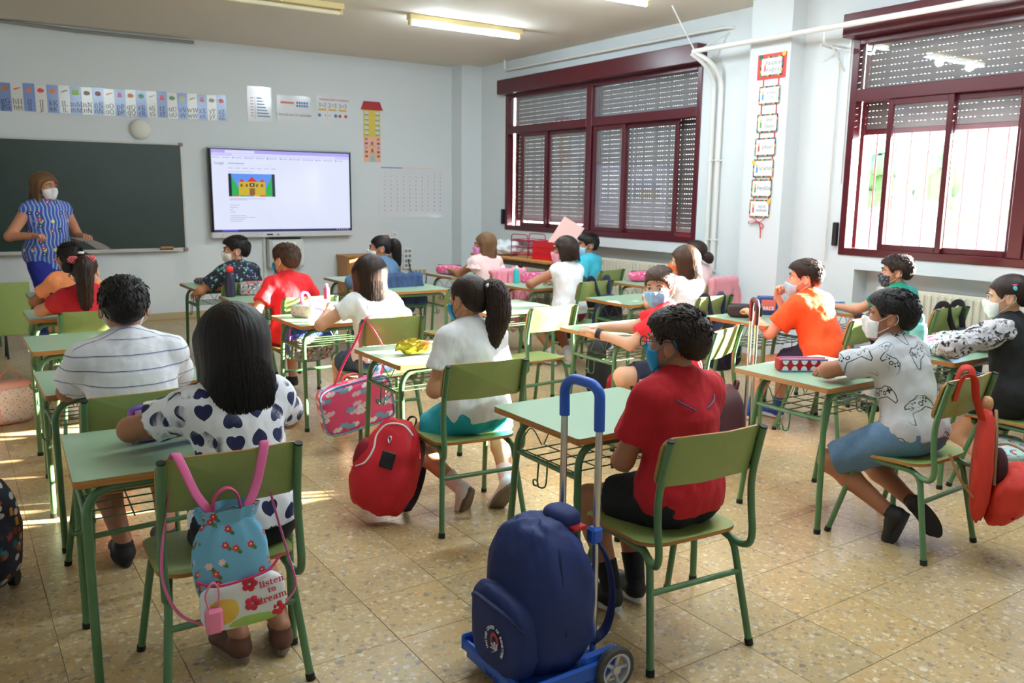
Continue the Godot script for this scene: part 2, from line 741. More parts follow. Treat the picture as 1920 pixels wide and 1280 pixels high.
func build_floor() -> void:
	var fl := Node3D.new()
	fl.name = "floor"
	fl.set_meta("kind", "structure")
	add_child(fl)
	part("screed", G.new().bx(XL - 0.3, XR + 0.6, -0.2, -0.0025, ZB - 0.3, ZF + 0.3), mat("joint"), fl)
	var s := 0.3
	var tile := G.new().box(Vector3(0, -0.008, 0), Vector3(s - 0.0016, 0.016, s - 0.0016), 0.0008).mesh()
	var cells := []
	var cam := Transform3D(Basis(Vector3.UP, deg_to_rad(-33.86)) * Basis(Vector3.RIGHT, deg_to_rad(-9.941)), Vector3(0, 1.39, 0)).affine_inverse()
	var x0 := 2.286 - s * 13.0
	var z0 := -1.636 - s * 28.0
	for j in 40:
		for i in 26:
			var c := Vector3(x0 + (i + 0.5) * s, 0, z0 + (j + 0.5) * s)
			if c.x < XL - 0.1 or c.x > XR + 0.3 or c.z < ZB - 0.1 or c.z > ZF + 0.1:
				continue
			var q := cam * c
			var seen := q.z < -0.4 and absf(q.x / q.z) < 0.63 and absf(q.y / q.z) < 0.44
			cells.append([(-q.z if seen else 100.0 + q.length()), c])
	cells.sort_custom(func(a, b): return a[0] < b[0])
	var rest := [G.new(), G.new(), G.new()]
	var tg := G.new().box(Vector3(0, -0.008, 0), Vector3(s - 0.0016, 0.016, s - 0.0016), 0.0008)
	for k in cells.size():
		var c: Vector3 = cells[k][1]
		var kind := (int(c.x * 53.0) * 7 + int(c.z * 31.0) * 13) % 3
		kind = absi(kind)
		if k < 300:
			part("tile", tile, floor_mats[kind], fl, Transform3D(Basis.IDENTITY, c))
		else:
			rest[kind].add(tg, Transform3D(Basis.IDENTITY, c))
	var rn := Node3D.new()
	for k in 3:
		var p := part("distant_tiles", rest[k], floor_mats[k], fl)
		p.set_meta("kind", "stuff")
	rn.free()

func build_room() -> void:
	build_floor()
	var wp := mat("wall_paint")
	struct("ceiling", G.new().bx(XL - 0.3, XR + 0.6, CEIL, CEIL + 0.25, ZB - 0.3, ZF + 0.3), mat("ceiling_paint"))
	var g := G.new().bx(XL - 0.3, XR + 0.6, 0, CEIL, ZB - 0.3, ZB)
	g.bx(5.48, XR, 0, CEIL, ZB, -9.35)
	struct("wall_back", g, wp)
	struct("wall_left", G.new().bx(XL - 0.3, XL, 0, CEIL, ZB, ZF), wp)
	struct("wall_front", G.new().bx(XL - 0.3, XR + 0.6, 0, CEIL, ZF, ZF + 0.3), wp)
	g = G.new()
	var xo := XR + 0.32
	for z in [[ZB, W1[0]], [W1[1], W2[0]], [W2[1], ZF]]:
		g.bx(XR, xo, 0, CEIL, z[0], z[1])
	for w in [W1, W2]:
		g.bx(XR, xo, WY1, CEIL, w[0], w[1])
		g.bx(XR, xo, 0.85, WY0, w[0], w[1])
		g.bx(XR + 0.17, xo, 0, 0.85, w[0] + 0.15, w[1] - 0.02)
		g.bx(XR, xo, 0, 0.85, w[0], w[0] + 0.15)
		g.bx(XR, xo, 0, 0.85, w[1] - 0.02, w[1])
	g.bx(5.596, XR, 0, CEIL, -4.9, -4.498)
	struct("wall_right", g, wp)
	# skirting
	var sk := mat("skirting")
	struct("baseboard_back", G.new().bx(XL, 5.47, 0, 0.075, ZB, ZB + 0.012, 0.003), sk)
	g = G.new()
	g.bx(XR - 0.012, XR, 0, 0.075, ZB + 0.26, W1[0], 0.003)
	g.bx(XR - 0.012, XR, 0, 0.075, W1[1], -4.92, 0.003)
	g.bx(5.584, 5.596, 0, 0.075, -4.912, -4.486, 0.003)
	g.bx(5.59, XR, 0, 0.075, -4.498, -4.486, 0.003)
	g.bx(XR - 0.012, XR, 0, 0.075, -4.486, W2[0], 0.003)
	g.bx(XR - 0.012, XR, 0, 0.075, W2[1], ZF, 0.003)
	struct("baseboard_right", g, sk)

	build_window("window_1", W1, [1.065, 1.0], 1)
	build_window("window_2", W2, [1.86, 1.63], 2)
	for w in [W1, W2]:
		var r := thing("radiator", "cream ribbed panel radiator in the recess under the " + ("shuttered window" if w == W1 else "sunlit half-open window"), "radiator", Vector3(XR + 0.1, 0, (w[0] + w[1]) / 2), 0.0, "radiators under the windows")
		var half: float = (w[1] - w[0]) / 2 - 0.3
		part("panel", G.new().bx(-0.03, 0.05, 0.14, 0.73, -half, half, 0.01), mat("radiator"), r)
		var k := int(half * 2.0 / 0.05)
		var fin := G.new().bx(-0.045, -0.03, 0.16, 0.71, -0.014, 0.014, 0.006).mesh()
		for i in k:
			part("fin", fin, mat("radiator"), r, Transform3D(Basis.IDENTITY, Vector3(0, 0, -half + 0.03 + i * (half * 2.0 - 0.06) / (k - 1))))
		for e in [-1, 1]:
			part("bracket", G.new().bx(-0.01, 0.06, 0.0, 0.2, e * half * 0.8 - 0.02, e * half * 0.8 + 0.02, 0.003), mat("radiator"), r)

	# heating pipes
	var wpipe := mat("white_pipe")
	var z_up := -5.41
	var p1 := thing("heating_pipe", "white heating pipe running high across the pillar towards the bright window", "pipe")
	part("run", G.new().tube([Vector3(5.5, 2.612, -5.45), Vector3(5.5, 2.606, -1.2)], 0.021, 12), wpipe, p1)
	for z in [-4.13, -2.0]:
		part("bracket", G.new().tube(fillet([Vector3(5.5, 2.585, z), Vector3(5.5, 2.5, z), Vector3(XR, 2.5, z)], 0.05), 0.009, 8), wpipe, p1)
		part("brace", G.new().tube([Vector3(5.6, 2.5, z), Vector3(XR, 2.33, z)], 0.007, 6), wpipe, p1)
	var p2 := thing("heating_pipe", "pair of white heating pipes bending down the wall beside the shuttered window", "pipe")
	for k in 2:
		var z := z_up + k * 0.085
		part("riser", G.new().tube(fillet([Vector3(5.5 , 2.6, -5.47 + k * 0.05), Vector3(5.6, 2.52, z), Vector3(XR - 0.03, 2.38, z), Vector3(XR - 0.03, 0.72, z), Vector3(XR + 0.05, 0.72, z)], 0.09, 7), 0.02, 12), wpipe, p2)
		for y in [1.0, 1.7]:
			part("clip", G.new().box(Vector3(XR - 0.025, y, z), Vector3(0.05, 0.016, 0.052), 0.003), wpipe, p2)
	part("stay", G.new().tube([Vector3(5.5, 2.6, -5.42), Vector3(5.2, CEIL, -5.42)], 0.007, 6), wpipe, p2)
	part("stay", G.new().tube([Vector3(5.5, 2.6, -5.42), Vector3(XR, 2.78, -5.3)], 0.007, 6), wpipe, p2)
	var p3 := solo("heating_pipe", G.new().tube(fillet([Vector3(5.7, CEIL, -8.72), Vector3(5.7, 2.83, -8.72), Vector3(5.7, 2.81, -5.3), Vector3(XR, 2.81, -5.24)], 0.03), 0.014, 10), wpipe, "thin white pipe along the wall top above the shuttered window", "pipe")
	p3.name = p3.name
	var p4 := solo("heating_pipe", G.new().tube(fillet([Vector3(5.52, 2.5, -4.17), Vector3(XR - 0.02, 2.48, -4.17), Vector3(XR - 0.02, 0.9, -4.17)], 0.06, 6), 0.008, 8), wpipe, "thin white pipe going down the wall between the pillar and the sunlit window", "pipe")
	p4.name = p4.name

	build_lamps()
	build_outside()

func build_window(called: String, w: Array, bottoms: Array, which: int) -> void:
	var mr := mat("maroon")
	var win := Node3D.new()
	win.name = called
	win.set_meta("kind", "structure")
	add_child(win)
	var z0: float = w[0]
	var z1: float = w[1]
	var zm := (z0 + z1) / 2
	var f := 0.055
	var xa := XR - 0.012
	var xb := XR + 0.075
	var ty := 2.14
	# frame
	part("frame_side", G.new().bx(xa, xb, WY0, WY1, z0, z0 + f, 0.004), mr, win)
	part("frame_side", G.new().bx(xa, xb, WY0, WY1, z1 - f, z1, 0.004), mr, win)
	part("frame_sill", G.new().bx(xa, xb, WY0, WY0 + f, z0 + f, z1 - f, 0.004), mr, win)
	part("frame_head", G.new().bx(xa, xb, WY1 - f, WY1, z0 + f, z1 - f, 0.004), mr, win)
	part("mullion", G.new().bx(xa, xb, WY0 + f, WY1 - f, zm - 0.045, zm + 0.045, 0.004), mr, win)
	for h in [[z0 + f, zm - 0.045], [zm + 0.045, z1 - f]]:
		part("transom", G.new().bx(xa, xb, ty - 0.045, ty + 0.045, h[0], h[1], 0.004), mr, win)
		part("pane", G.new().bx(XR + 0.03, XR + 0.034, ty + 0.045, WY1 - f, h[0], h[1]), mat("glass"), win)
	# sliding sashes: two in each half, slid over each other
	var spans := []
	if which == 1:
		spans = [[z0 + 0.31, -7.95, 0], [-7.98, zm - 0.045, 1], [zm + 0.06, -6.62, 0], [-6.66, -5.9, 1]]
	else:
		spans = [[-3.745, -3.26, 0], [-3.3, zm - 0.045, 1], [zm + 0.045, -2.05, 0], [-2.1, z1 - f, 1]]
	for sp in spans:
		var x: float = XR + 0.005 + sp[2] * 0.035
		var s := Node3D.new()
		s.name = "sash"
		win.add_child(s, true)
		var a: float = sp[0]
		var b: float = sp[1]
		var y0 := WY0 + f
		var y1 := ty - 0.045
		var t := 0.042
		part("stile", G.new().bx(x, x + 0.03, y0, y1, a, a + t, 0.003), mr, s)
		part("stile", G.new().bx(x, x + 0.03, y0, y1, b - t, b, 0.003), mr, s)
		part("rail", G.new().bx(x, x + 0.03, y0, y0 + t, a + t, b - t, 0.003), mr, s)
		part("rail", G.new().bx(x, x + 0.03, y1 - t, y1, a + t, b - t, 0.003), mr, s)
		part("pane", G.new().bx(x + 0.013, x + 0.017, y0 + t, y1 - t, a + t, b - t), mat("glass"), s)
	# shutter box inside the room
	part("shutter_box", G.new().bx(XR - 0.13, XR, 2.55, 2.715, z0 - 0.02, z1 + 0.04, 0.006), mr, win)
	# strap at the side
	part("strap", G.new().bx(XR - 0.012, XR - 0.006, 1.5, 2.55, z0 - 0.035, z0 - 0.018), mat("white_pipe"), win)
	part("strap_winder", G.new().bx(XR - 0.04, XR, 1.02, 1.2, z0 - 0.045, z0 - 0.01, 0.005), mat("black_rubber"), win)
	# roller shutters outside the glass, one per half, slats with a row of slits
	for k in 2:
		var a: float = [z0 + 0.03, zm][k]
		var b: float = [zm, z1 - 0.03][k]
		var sh := Node3D.new()
		sh.name = "roller_shutter"
		win.add_child(sh, true)
		var pitch := 0.046
		var n := int((WY1 - bottoms[k]) / pitch)
		var slat := G.new()
		var prof := []
		var len := b - a
		slat.bx(-0.006, 0.006, 0.0, 0.0435, -len / 2 + 0.01, len / 2 - 0.01, 0.002)
		var zz := -len / 2 + 0.02
		var m := 0
		while zz < len / 2 - 0.05:
			var wide := 0.017 if m % 5 != 4 else 0.045
			slat.bx(-0.003, 0.003, 0.0435, pitch, zz, zz + wide)
			zz += wide + 0.013
			m += 1
		var sm := slat.mesh()
		for i in n:
			part("slat", sm, mat("shutter"), sh, Transform3D(Basis.IDENTITY, Vector3(XR + 0.15, bottoms[k] + 0.04 + i * pitch, (a + b) / 2)))
		part("bottom_bar", G.new().bx(XR + 0.14, XR + 0.16, bottoms[k], bottoms[k] + 0.04, a + 0.01, b - 0.01, 0.004), mr, sh)
		for e in 2:
			var ze: float = a + 0.012 if e == 0 else b - 0.012
			part("guide_rail", G.new().bx(XR + 0.12, XR + 0.18, WY0, WY1, ze - 0.018, ze + 0.018, 0.003), mr, sh)
	# outside window bars
	var br := Node3D.new()
	br.name = "window_bars"
	win.add_child(br, true)
	var nb := int((z1 - z0) / 0.14)
	var bar := G.new().tube([Vector3(0, WY0 - 0.02, 0), Vector3(0, WY1 + 0.02, 0)], 0.007, 6).mesh()
	for i in nb:
		part("bar", bar, mr, br, Transform3D(Basis.IDENTITY, Vector3(XR + 0.28, 0, z0 + 0.07 + i * 0.14)))

const LAMP_LABELS := ["", "lit fluorescent tube on the ceiling between the screen and the shuttered window", "lit fluorescent tube on the ceiling, second row from the board, board side", "lit fluorescent tube on the ceiling, second row from the board, beside the shuttered window", "lit fluorescent tube on the ceiling, third row from the board, away from the windows", "lit fluorescent tube on the ceiling, third row from the board, beside the pillar", "lit fluorescent tube on the ceiling, row farthest from the board, away from the windows", "lit fluorescent tube on the ceiling, row farthest from the board, beside the sunlit window"]

func build_lamps() -> void:
	var n := 0
	for row in [[-7.04, [1.78, 3.6]], [-5.25, [1.78, 3.6]], [-3.45, [1.78, 3.6]], [-1.65, [1.78, 3.6]]]:
		for x in row[1]:
			var lit: bool = not (row[0] == -7.04 and x < 2.0)
			var l := thing("ceiling_light", LAMP_LABELS[n] if lit else "unlit yellowed fluorescent fitting on the ceiling above the screen", "ceiling light", Vector3(x + 0.58, CEIL, row[0]), 0.0, "fluorescent ceiling lights")
			part("body", G.new().bx(-0.6, 0.6, -0.05, 0, -0.045, 0.045, 0.006), mat("lamp_body", rgb(226, 206, 150), 0.5), l)
			for e in [-1, 1]:
				part("tube_holder", G.new().bx(e * 0.585 - 0.012, e * 0.585 + 0.012, -0.095, -0.05, -0.02, 0.02, 0.004), mat("lamp_end", rgb(210, 190, 140), 0.5), l)
			if lit:
				var m := mat("lamp_tube", Color(1, 1, 1), 0.4, {"emission_enabled": true, "emission": Color(0.95, 1.0, 1.0), "emission_energy_multiplier": 6.0})
				part("lamp_tube", G.new().tube([Vector3(-0.575, -0.075, 0), Vector3(0.575, -0.075, 0)], 0.019, 12), m, l)
				var al := AreaLight3D.new()
				al.name = "tube_light"
				al.area_size = Vector2(1.15, 0.05)
				al.area_normalize_energy = true
				al.light_energy = 1.6
				al.set("area_range", 14.0)
				al.light_color = Color(0.87, 0.95, 1.0)
				al.shadow_enabled = true
				al.position = Vector3(0, -0.1, 0)
				al.rotation.x = -PI / 2
				l.add_child(al)
				for e in [-0.3, 0.3]:
					var ol := OmniLight3D.new()
					ol.name = "tube_glow"
					ol.light_energy = 0.3
					ol.light_size = 0.04
					ol.omni_range = 16.0
					ol.omni_attenuation = 2.0
					ol.light_color = Color(0.87, 0.95, 1.0)
					ol.shadow_enabled = true
					ol.position = Vector3(e, -0.13, 0)
					l.add_child(ol, true)
			else:
				part("lamp_tube", G.new().tube([Vector3(-0.575, -0.075, 0), Vector3(0.575, -0.075, 0)], 0.019, 12), mat("dead_tube", rgb(232, 222, 190), 0.3), l)
			n += 1

func build_outside() -> void:
	var g := G.new().bx(XR + 0.33, 60, -0.75, -0.45, -50, 40)
	solo("yard_paving", g, mat("concrete"), "pale sunlit school yard paving outside the window", "paving")
	rng.seed = 77
	var k := 0
	for p in [Vector3(19, 0, -10.5), Vector3(22, 0, -14), Vector3(26, 0, -12.5), Vector3(30, 0, -8.0), Vector3(24, 0, -20)]:
		var t := thing("yard_tree", ["round green tree in the yard beyond the window bars", "tall green tree at the far side of the yard", "wide green tree behind the yard fence", "low green tree by the yard gate", "distant green tree beyond the yard corner"][k], "tree", Vector3(p.x, -0.45, p.z), 0.0, "trees in the yard")
		part("trunk", G.new().tube([Vector3.ZERO, Vector3(0.05, 1.1, 0), Vector3(0, 2.0, 0.05)], [0.12, 0.1, 0.07], 8), mat("bark", rgb(110, 92, 74), 0.9), t)
		var fo := F.new(Vector3(-1.5, 1.0, -1.5), Vector3(1.5, 3.6, 1.5), 0.16)
		for i in 9:
			fo.ell(Vector3(rng.randf_range(-0.8, 0.8), rng.randf_range(1.6, 2.8), rng.randf_range(-0.8, 0.8)), Vector3.ONE * rng.randf_range(0.4, 0.7), 0.2)
		fo.rough(noise(1.2, k), 0.5, Vector3.ONE, 0.4)
		var cg := G.new()
		fo.net(cg)
		part("crown", cg, mat("foliage"), t)
		k += 1
	# low yard wall
	solo("yard_wall", G.new().bx(32, 32.3, -0.45, 0.9, -40, 20, 0.02), mat("concrete"), "low pale wall closing the school yard outside", "wall")

# ---------------------------------------------------------------- desks and chairs
var desk0: Node3D
var chair0: Node3D

func rounded_rect(w: float, d: float, r: float, seg := 5) -> PackedVector2Array:
	var p := PackedVector2Array()
	for q in [[w / 2 - r, d / 2 - r, 0.0], [-w / 2 + r, d / 2 - r, 90.0], [-w / 2 + r, -d / 2 + r, 180.0], [w / 2 - r, -d / 2 + r, 270.0]]:
		for k in seg + 1:
			var a := deg_to_rad(q[2] + 90.0 * k / seg)
			p.append(Vector2(q[0] + cos(a) * r, q[1] + sin(a) * r))
	return p

func make_desk() -> Node3D:
	var t := Node3D.new()
	var gr := mat("frame_green")
	var top := G.new()
	top.xf = Transform3D(Basis(Vector3.RIGHT, -PI / 2), Vector3.ZERO)
	top.slab(rounded_rect(0.6, 0.5, 0.012), DESK_H - 0.0016, DESK_H)
	var tp := part("tabletop", top, mat("laminate_green"), t)
	var edge := G.new()
	edge.xf = top.xf
	edge.slab(rounded_rect(0.6, 0.5, 0.012), DESK_H - 0.022, DESK_H - 0.0016)
	part("edge_band", edge, mat("wood_edge"), tp)
	for sx in [-1.0, 1.0]:
		var x: float = sx * 0.272
		for f in 2:
			# each leg bends over at the top into half of a cross bar
			var zt := -0.12 if f == 0 else 0.215
			var zf := -0.195 if f == 0 else 0.225
			part("leg", G.new().tube(fillet([Vector3(x, 0.012, zf), Vector3(x, DESK_H - 0.036, zt), Vector3(0, DESK_H - 0.036, zt)], 0.085, 7), 0.0125, 12), gr, t)
			part("foot_cap", G.new().tube([Vector3(x, 0.0, zf), Vector3(x, 0.02, zf + (zt - zf) * 0.03)], 0.0145, 12), mat("black_rubber"), t)
		part("side_rail", G.new().tube([Vector3(x, 0.49, -0.135), Vector3(x * 0.985, 0.485, -0.08), Vector3(x * 0.985, 0.485, 0.18), Vector3(x, 0.49, 0.217)], 0.0095, 10), gr, t)
		# bag hook
		part("hook", G.new().tube(curve([Vector3(x, 0.485, 0.0), Vector3(x + sx * 0.004, 0.42, 0.0), Vector3(x + sx * 0.012, 0.405, 0.012), Vector3(x + sx * 0.03, 0.41, 0.015), Vector3(x + sx * 0.034, 0.43, 0.018), Vector3(x + sx * 0.034, 0.432, 0.04), Vector3(x + sx * 0.03, 0.412, 0.042), Vector3(x + sx * 0.012, 0.405, 0.044), Vector3(x + sx * 0.004, 0.42, 0.05), Vector3(x, 0.485, 0.05)], 4), 0.0032, 6), gr, t)
	# wire basket under the top
	var b := G.new()
	for k in 5:
		var z := -0.1 + k * 0.07
		b.tube([Vector3(-0.268, 0.495, z), Vector3(0.268, 0.495, z)], 0.0026, 5)
	for k in 6:
		var x := -0.25 + k * 0.1
		b.tube([Vector3(x, 0.49, -0.13), Vector3(x, 0.49, 0.19)], 0.0026, 5)
	for k in 5:
		var x := -0.22 + k * 0.11
		b.tube(curve([Vector3(x - 0.05, 0.495, -0.125), Vector3(x, 0.565, -0.125), Vector3(x + 0.05, 0.495, -0.125)], 5), 0.0024, 5)
	part("wire_basket", b, gr, t)
	return t

func make_chair(teal := false) -> Node3D:
	var t := Node3D.new()
	var gr := mat("frame_green")
	var seat := G.new()
	var bend := func(p: Vector3) -> float:
		return SEAT_H - 0.010 * smoothstep(-0.1, -0.19, p.z) * 1.2 + 0.012 * pow(clampf((p.z - 0.02) / 0.16, 0.0, 1.0), 2.0) - 0.006 * (1.0 - pow(p.x / 0.19, 2.0))
	var outline := rounded_rect(0.37, 0.37, 0.07, 6)
	var shape := func(g: G, y0: float, y1: float, rim: bool) -> void:
		# disc patches by rings from the centre
		for lv in ([y1, y0] if not rim else []):
			var f := func(u: float, w: float) -> Vector3:
				var q := outline_at(outline, u) * w
				var p := Vector3(q.x, 0, q.y - 0.01)
				return Vector3(p.x, bend.call(p) + lv, p.z)
			g.patch(48, 5, f, lv == y1, true)
		if rim:
			var f2 := func(u: float, w: float) -> Vector3:
				var q := outline_at(outline, u)
				var p := Vector3(q.x, 0, q.y - 0.01)
				return Vector3(p.x, bend.call(p) + lerpf(y0, y1, w), p.z)
			g.patch(48, 1, f2, true, true)
	shape.call(seat, -0.012, 0.0, false)
	var sp := part("seat", seat, mat("laminate_olive"), t)
	var rim := G.new()
	shape.call(rim, -0.012, 0.0, true)
	part("edge_band", rim, mat("wood_edge"), sp)
	# backrest: bent plywood between the posts
	var o2 := rounded_rect(0.375, 0.155, 0.035, 5)
	var bk := func(q: Vector2, off: float) -> Vector3:
		var z := 0.216 + (q.y) * 0.25 + 0.028 * (1.0 - pow(q.x / 0.19, 2.0)) - 0.012
		return Vector3(q.x, 0.645 + q.y, z + off)
	var back := G.new()
	for s in 2:
		var off := -0.005 if s == 0 else 0.005
		var f := func(u: float, w: float) -> Vector3:
			return bk.call(outline_at(o2, u) * w, off)
		back.patch(40, 5, f, s == 1, true)
	var bp := part("backrest", back, mat("laminate_olive"), t)
	var brim := G.new()
	brim.patch(40, 1, func(u: float, w: float) -> Vector3: return bk.call(outline_at(o2, u), lerpf(-0.005, 0.005, w)), false, true)
	part("edge_band", brim, mat("wood_edge"), bp)
	for sx in [-1.0, 1.0]:
		part("leg", G.new().tube(fillet([Vector3(sx * 0.2, 0.012, -0.192), Vector3(sx * 0.162, 0.352, -0.1), Vector3(sx * 0.16, 0.348, 0.02)], 0.05, 6), 0.0115, 12), gr, t)
		part("leg", G.new().tube(fillet([Vector3(sx * 0.16, 0.348, 0.02), Vector3(sx * 0.162, 0.345, 0.155), Vector3(sx * 0.194, 0.012, 0.219)], 0.05, 6), 0.0115, 12), gr, t)
		part("foot_cap", G.new().tube([Vector3(sx * 0.201, 0.0, -0.195), Vector3(sx * 0.199, 0.02, -0.19)], 0.0135, 12), mat("black_rubber"), t)
		part("foot_cap", G.new().tube([Vector3(sx * 0.195, 0.0, 0.221), Vector3(sx * 0.193, 0.02, 0.2175)], 0.0135, 12), mat("black_rubber"), t)
		part("back_post", G.new().tube(curve([Vector3(sx * 0.155, 0.348, 0.11), Vector3(sx * 0.168, 0.328, 0.17), Vector3(sx * 0.178, 0.335, 0.207), Vector3(sx * 0.18, 0.375, 0.218), Vector3(sx * 0.18, 0.45, 0.208), Vector3(sx * 0.178, 0.54, 0.204), Vector3(sx * 0.176, 0.63, 0.221), Vector3(sx * 0.175, 0.715, 0.242)], 5), 0.0115, 12), gr, t)
		part("post_cap", G.new().tube([Vector3(sx * 0.175, 0.714, 0.2417), Vector3(sx * 0.175, 0.719, 0.243)], 0.0118, 12), mat("black_rubber"), t)
		for y in [0.6, 0.68]:
			part("spacer", G.new().box(Vector3(sx * 0.172, y, 0.205 + (y - 0.645) * 0.25), Vector3(0.014, 0.022, 0.02), 0.003), mat("black_rubber"), t)
	part("stretcher", G.new().tube([Vector3(-0.173, 0.235, 0.178), Vector3(0.173, 0.235, 0.178)], 0.0095, 10), gr, t)
	part("stretcher", G.new().tube([Vector3(-0.16, 0.335, -0.13), Vector3(0.16, 0.335, -0.13)], 0.0095, 10), gr, t)
	part("screw", G.new().box(Vector3(-0.15, SEAT_H + 0.001, 0.13), Vector3(0.01, 0.003, 0.01), 0.001), mat("steel", rgb(205, 206, 208), 0.25), t)
	return t

func outline_at(o: PackedVector2Array, u: float) -> Vector2:
	var x := fposmod(u, 1.0) * o.size()
	var i := int(x) % o.size()
	return o[i].lerp(o[(i + 1) % o.size()], x - floorf(x))

# desk spots: far-left corner x, z of the far edge, who sits there
const DESKS := {
	"heart": [0.236, -2.88, "green school desk of the girl in the heart print top"],
	"stripe": [0.26, -3.99, "green school desk of the boy in the striped polo shirt"],
	"free_left": [0.295, -4.99, "unoccupied green desk between the striped polo boy and the girl in red"],
	"ribbon": [0.37, -6.1, "green school desk of the girl with the red polka dot hair bow"],
	"peach": [0.46, -7.13, "green school desk of the boy in peach, in front of the teacher"],
	"red": [1.605, -2.51, "green school desk of the boy with glasses in the red shirt"],
	"pony": [1.63, -3.83, "sunlit green desk with a yellow snack bag on it"],
	"straight": [1.64, -5.12, "sunlit green desk of the girl with straight brown hair"],
	"hero": [1.625, -6.28, "green desk with the comic print pencil case and dark bottle"],
	"floral": [1.58, -7.3, "green desk of the boy in the dark floral shirt"],
	"game": [2.91, -2.54, "green desk with the red and white toothed pencil case"],
	"turned": [2.93, -3.88, "green desk of the boy turning round in red and white"],
	"free_mid": [2.84, -5.05, "sunlit empty green desk in front of an unoccupied chair"],
	"free_back": [2.75, -6.38, "empty green desk behind the girl in the denim jacket"],
	"denim": [2.8, -7.23, "green desk of the girl in the denim jacket by the board wall"],
	"camo": [3.89, -2.57, "green desk with a pink pencil case and papers on it"],
	"orange": [4.02, -3.78, "green desk with the black oval-badge pencil case"],
	"bob": [3.945, -4.91, "green desk of the girl with the orange patterned mask"],
	"lace": [3.9, -6.06, "green desk with the turquoise spray bottle"],
	"rose": [3.81, -7.18, "green desk of the girl in the frilled pale pink top"],
	"corner": [4.78, -2.6, "empty green desk under the sunlit window"],
	"teal": [4.93, -3.8, "green desk of the boy in the green shirt beside the radiator"],
	"bun": [4.89, -5.74, "green desk with the pink puffy pencil case beside the wall"],
}

func build_desks() -> void:
	desk0 = make_desk()
	for k in DESKS:
		var d: Array = DESKS[k]
		var turn: float = {"heart": -0.05, "free_mid": 0.04, "straight": 0.02}.get(k, 0.0)
		var c := copy_of(desk0, "school_desk", d[2], Vector3(d[0] + 0.3, 0, d[1] + 0.25), turn, "green school desks in columns")
		c.set_meta("category", "desk")
	desk0.free()

var chair_spots := {}

func place_chair(key: String, x: float, z: float, turn: float, label: String) -> void:
	var c := copy_of(chair0, "school_chair", label, Vector3(x, 0, z), turn, "green plywood school chairs")
	c.set_meta("category", "chair")
	chair_spots[key] = c.transform

# ---------------------------------------------------------------- people
# A head is built once (chin at y -0.105, crown at +0.105, facing -z) and set on every neck.
var head0: G
var head_ears: G
var mask0: G
var mask_beak: G
var loops0 := []
var hands := {}
var shoe_up: G
var shoe_sole: ArrayMesh
var shoe_mesh: ArrayMesh

func head_prims(f: F, e: float) -> void:
	f.ell(Vector3(0, 0.03, 0.014), Vector3(0.073 + e, 0.075 + e, 0.089 + e), 0.02)
	f.ell(Vector3(0, -0.035, -0.03), Vector3(0.054 + e, 0.066 + e, 0.054 + e), 0.03)
	f.ell(Vector3(0, -0.082, -0.055), Vector3(0.024 + e, 0.02 + e, 0.022 + e), 0.03)
	for s in [-1.0, 1.0]:
		f.ell(Vector3(s * 0.034, -0.035, -0.052), Vector3(0.022 + e, 0.026 + e, 0.022 + e), 0.025)
	f.cap(Vector3(0, 0.004, -0.082), Vector3(0, -0.022, -0.094), 0.006 + e, 0.0095 + e, 0.012)

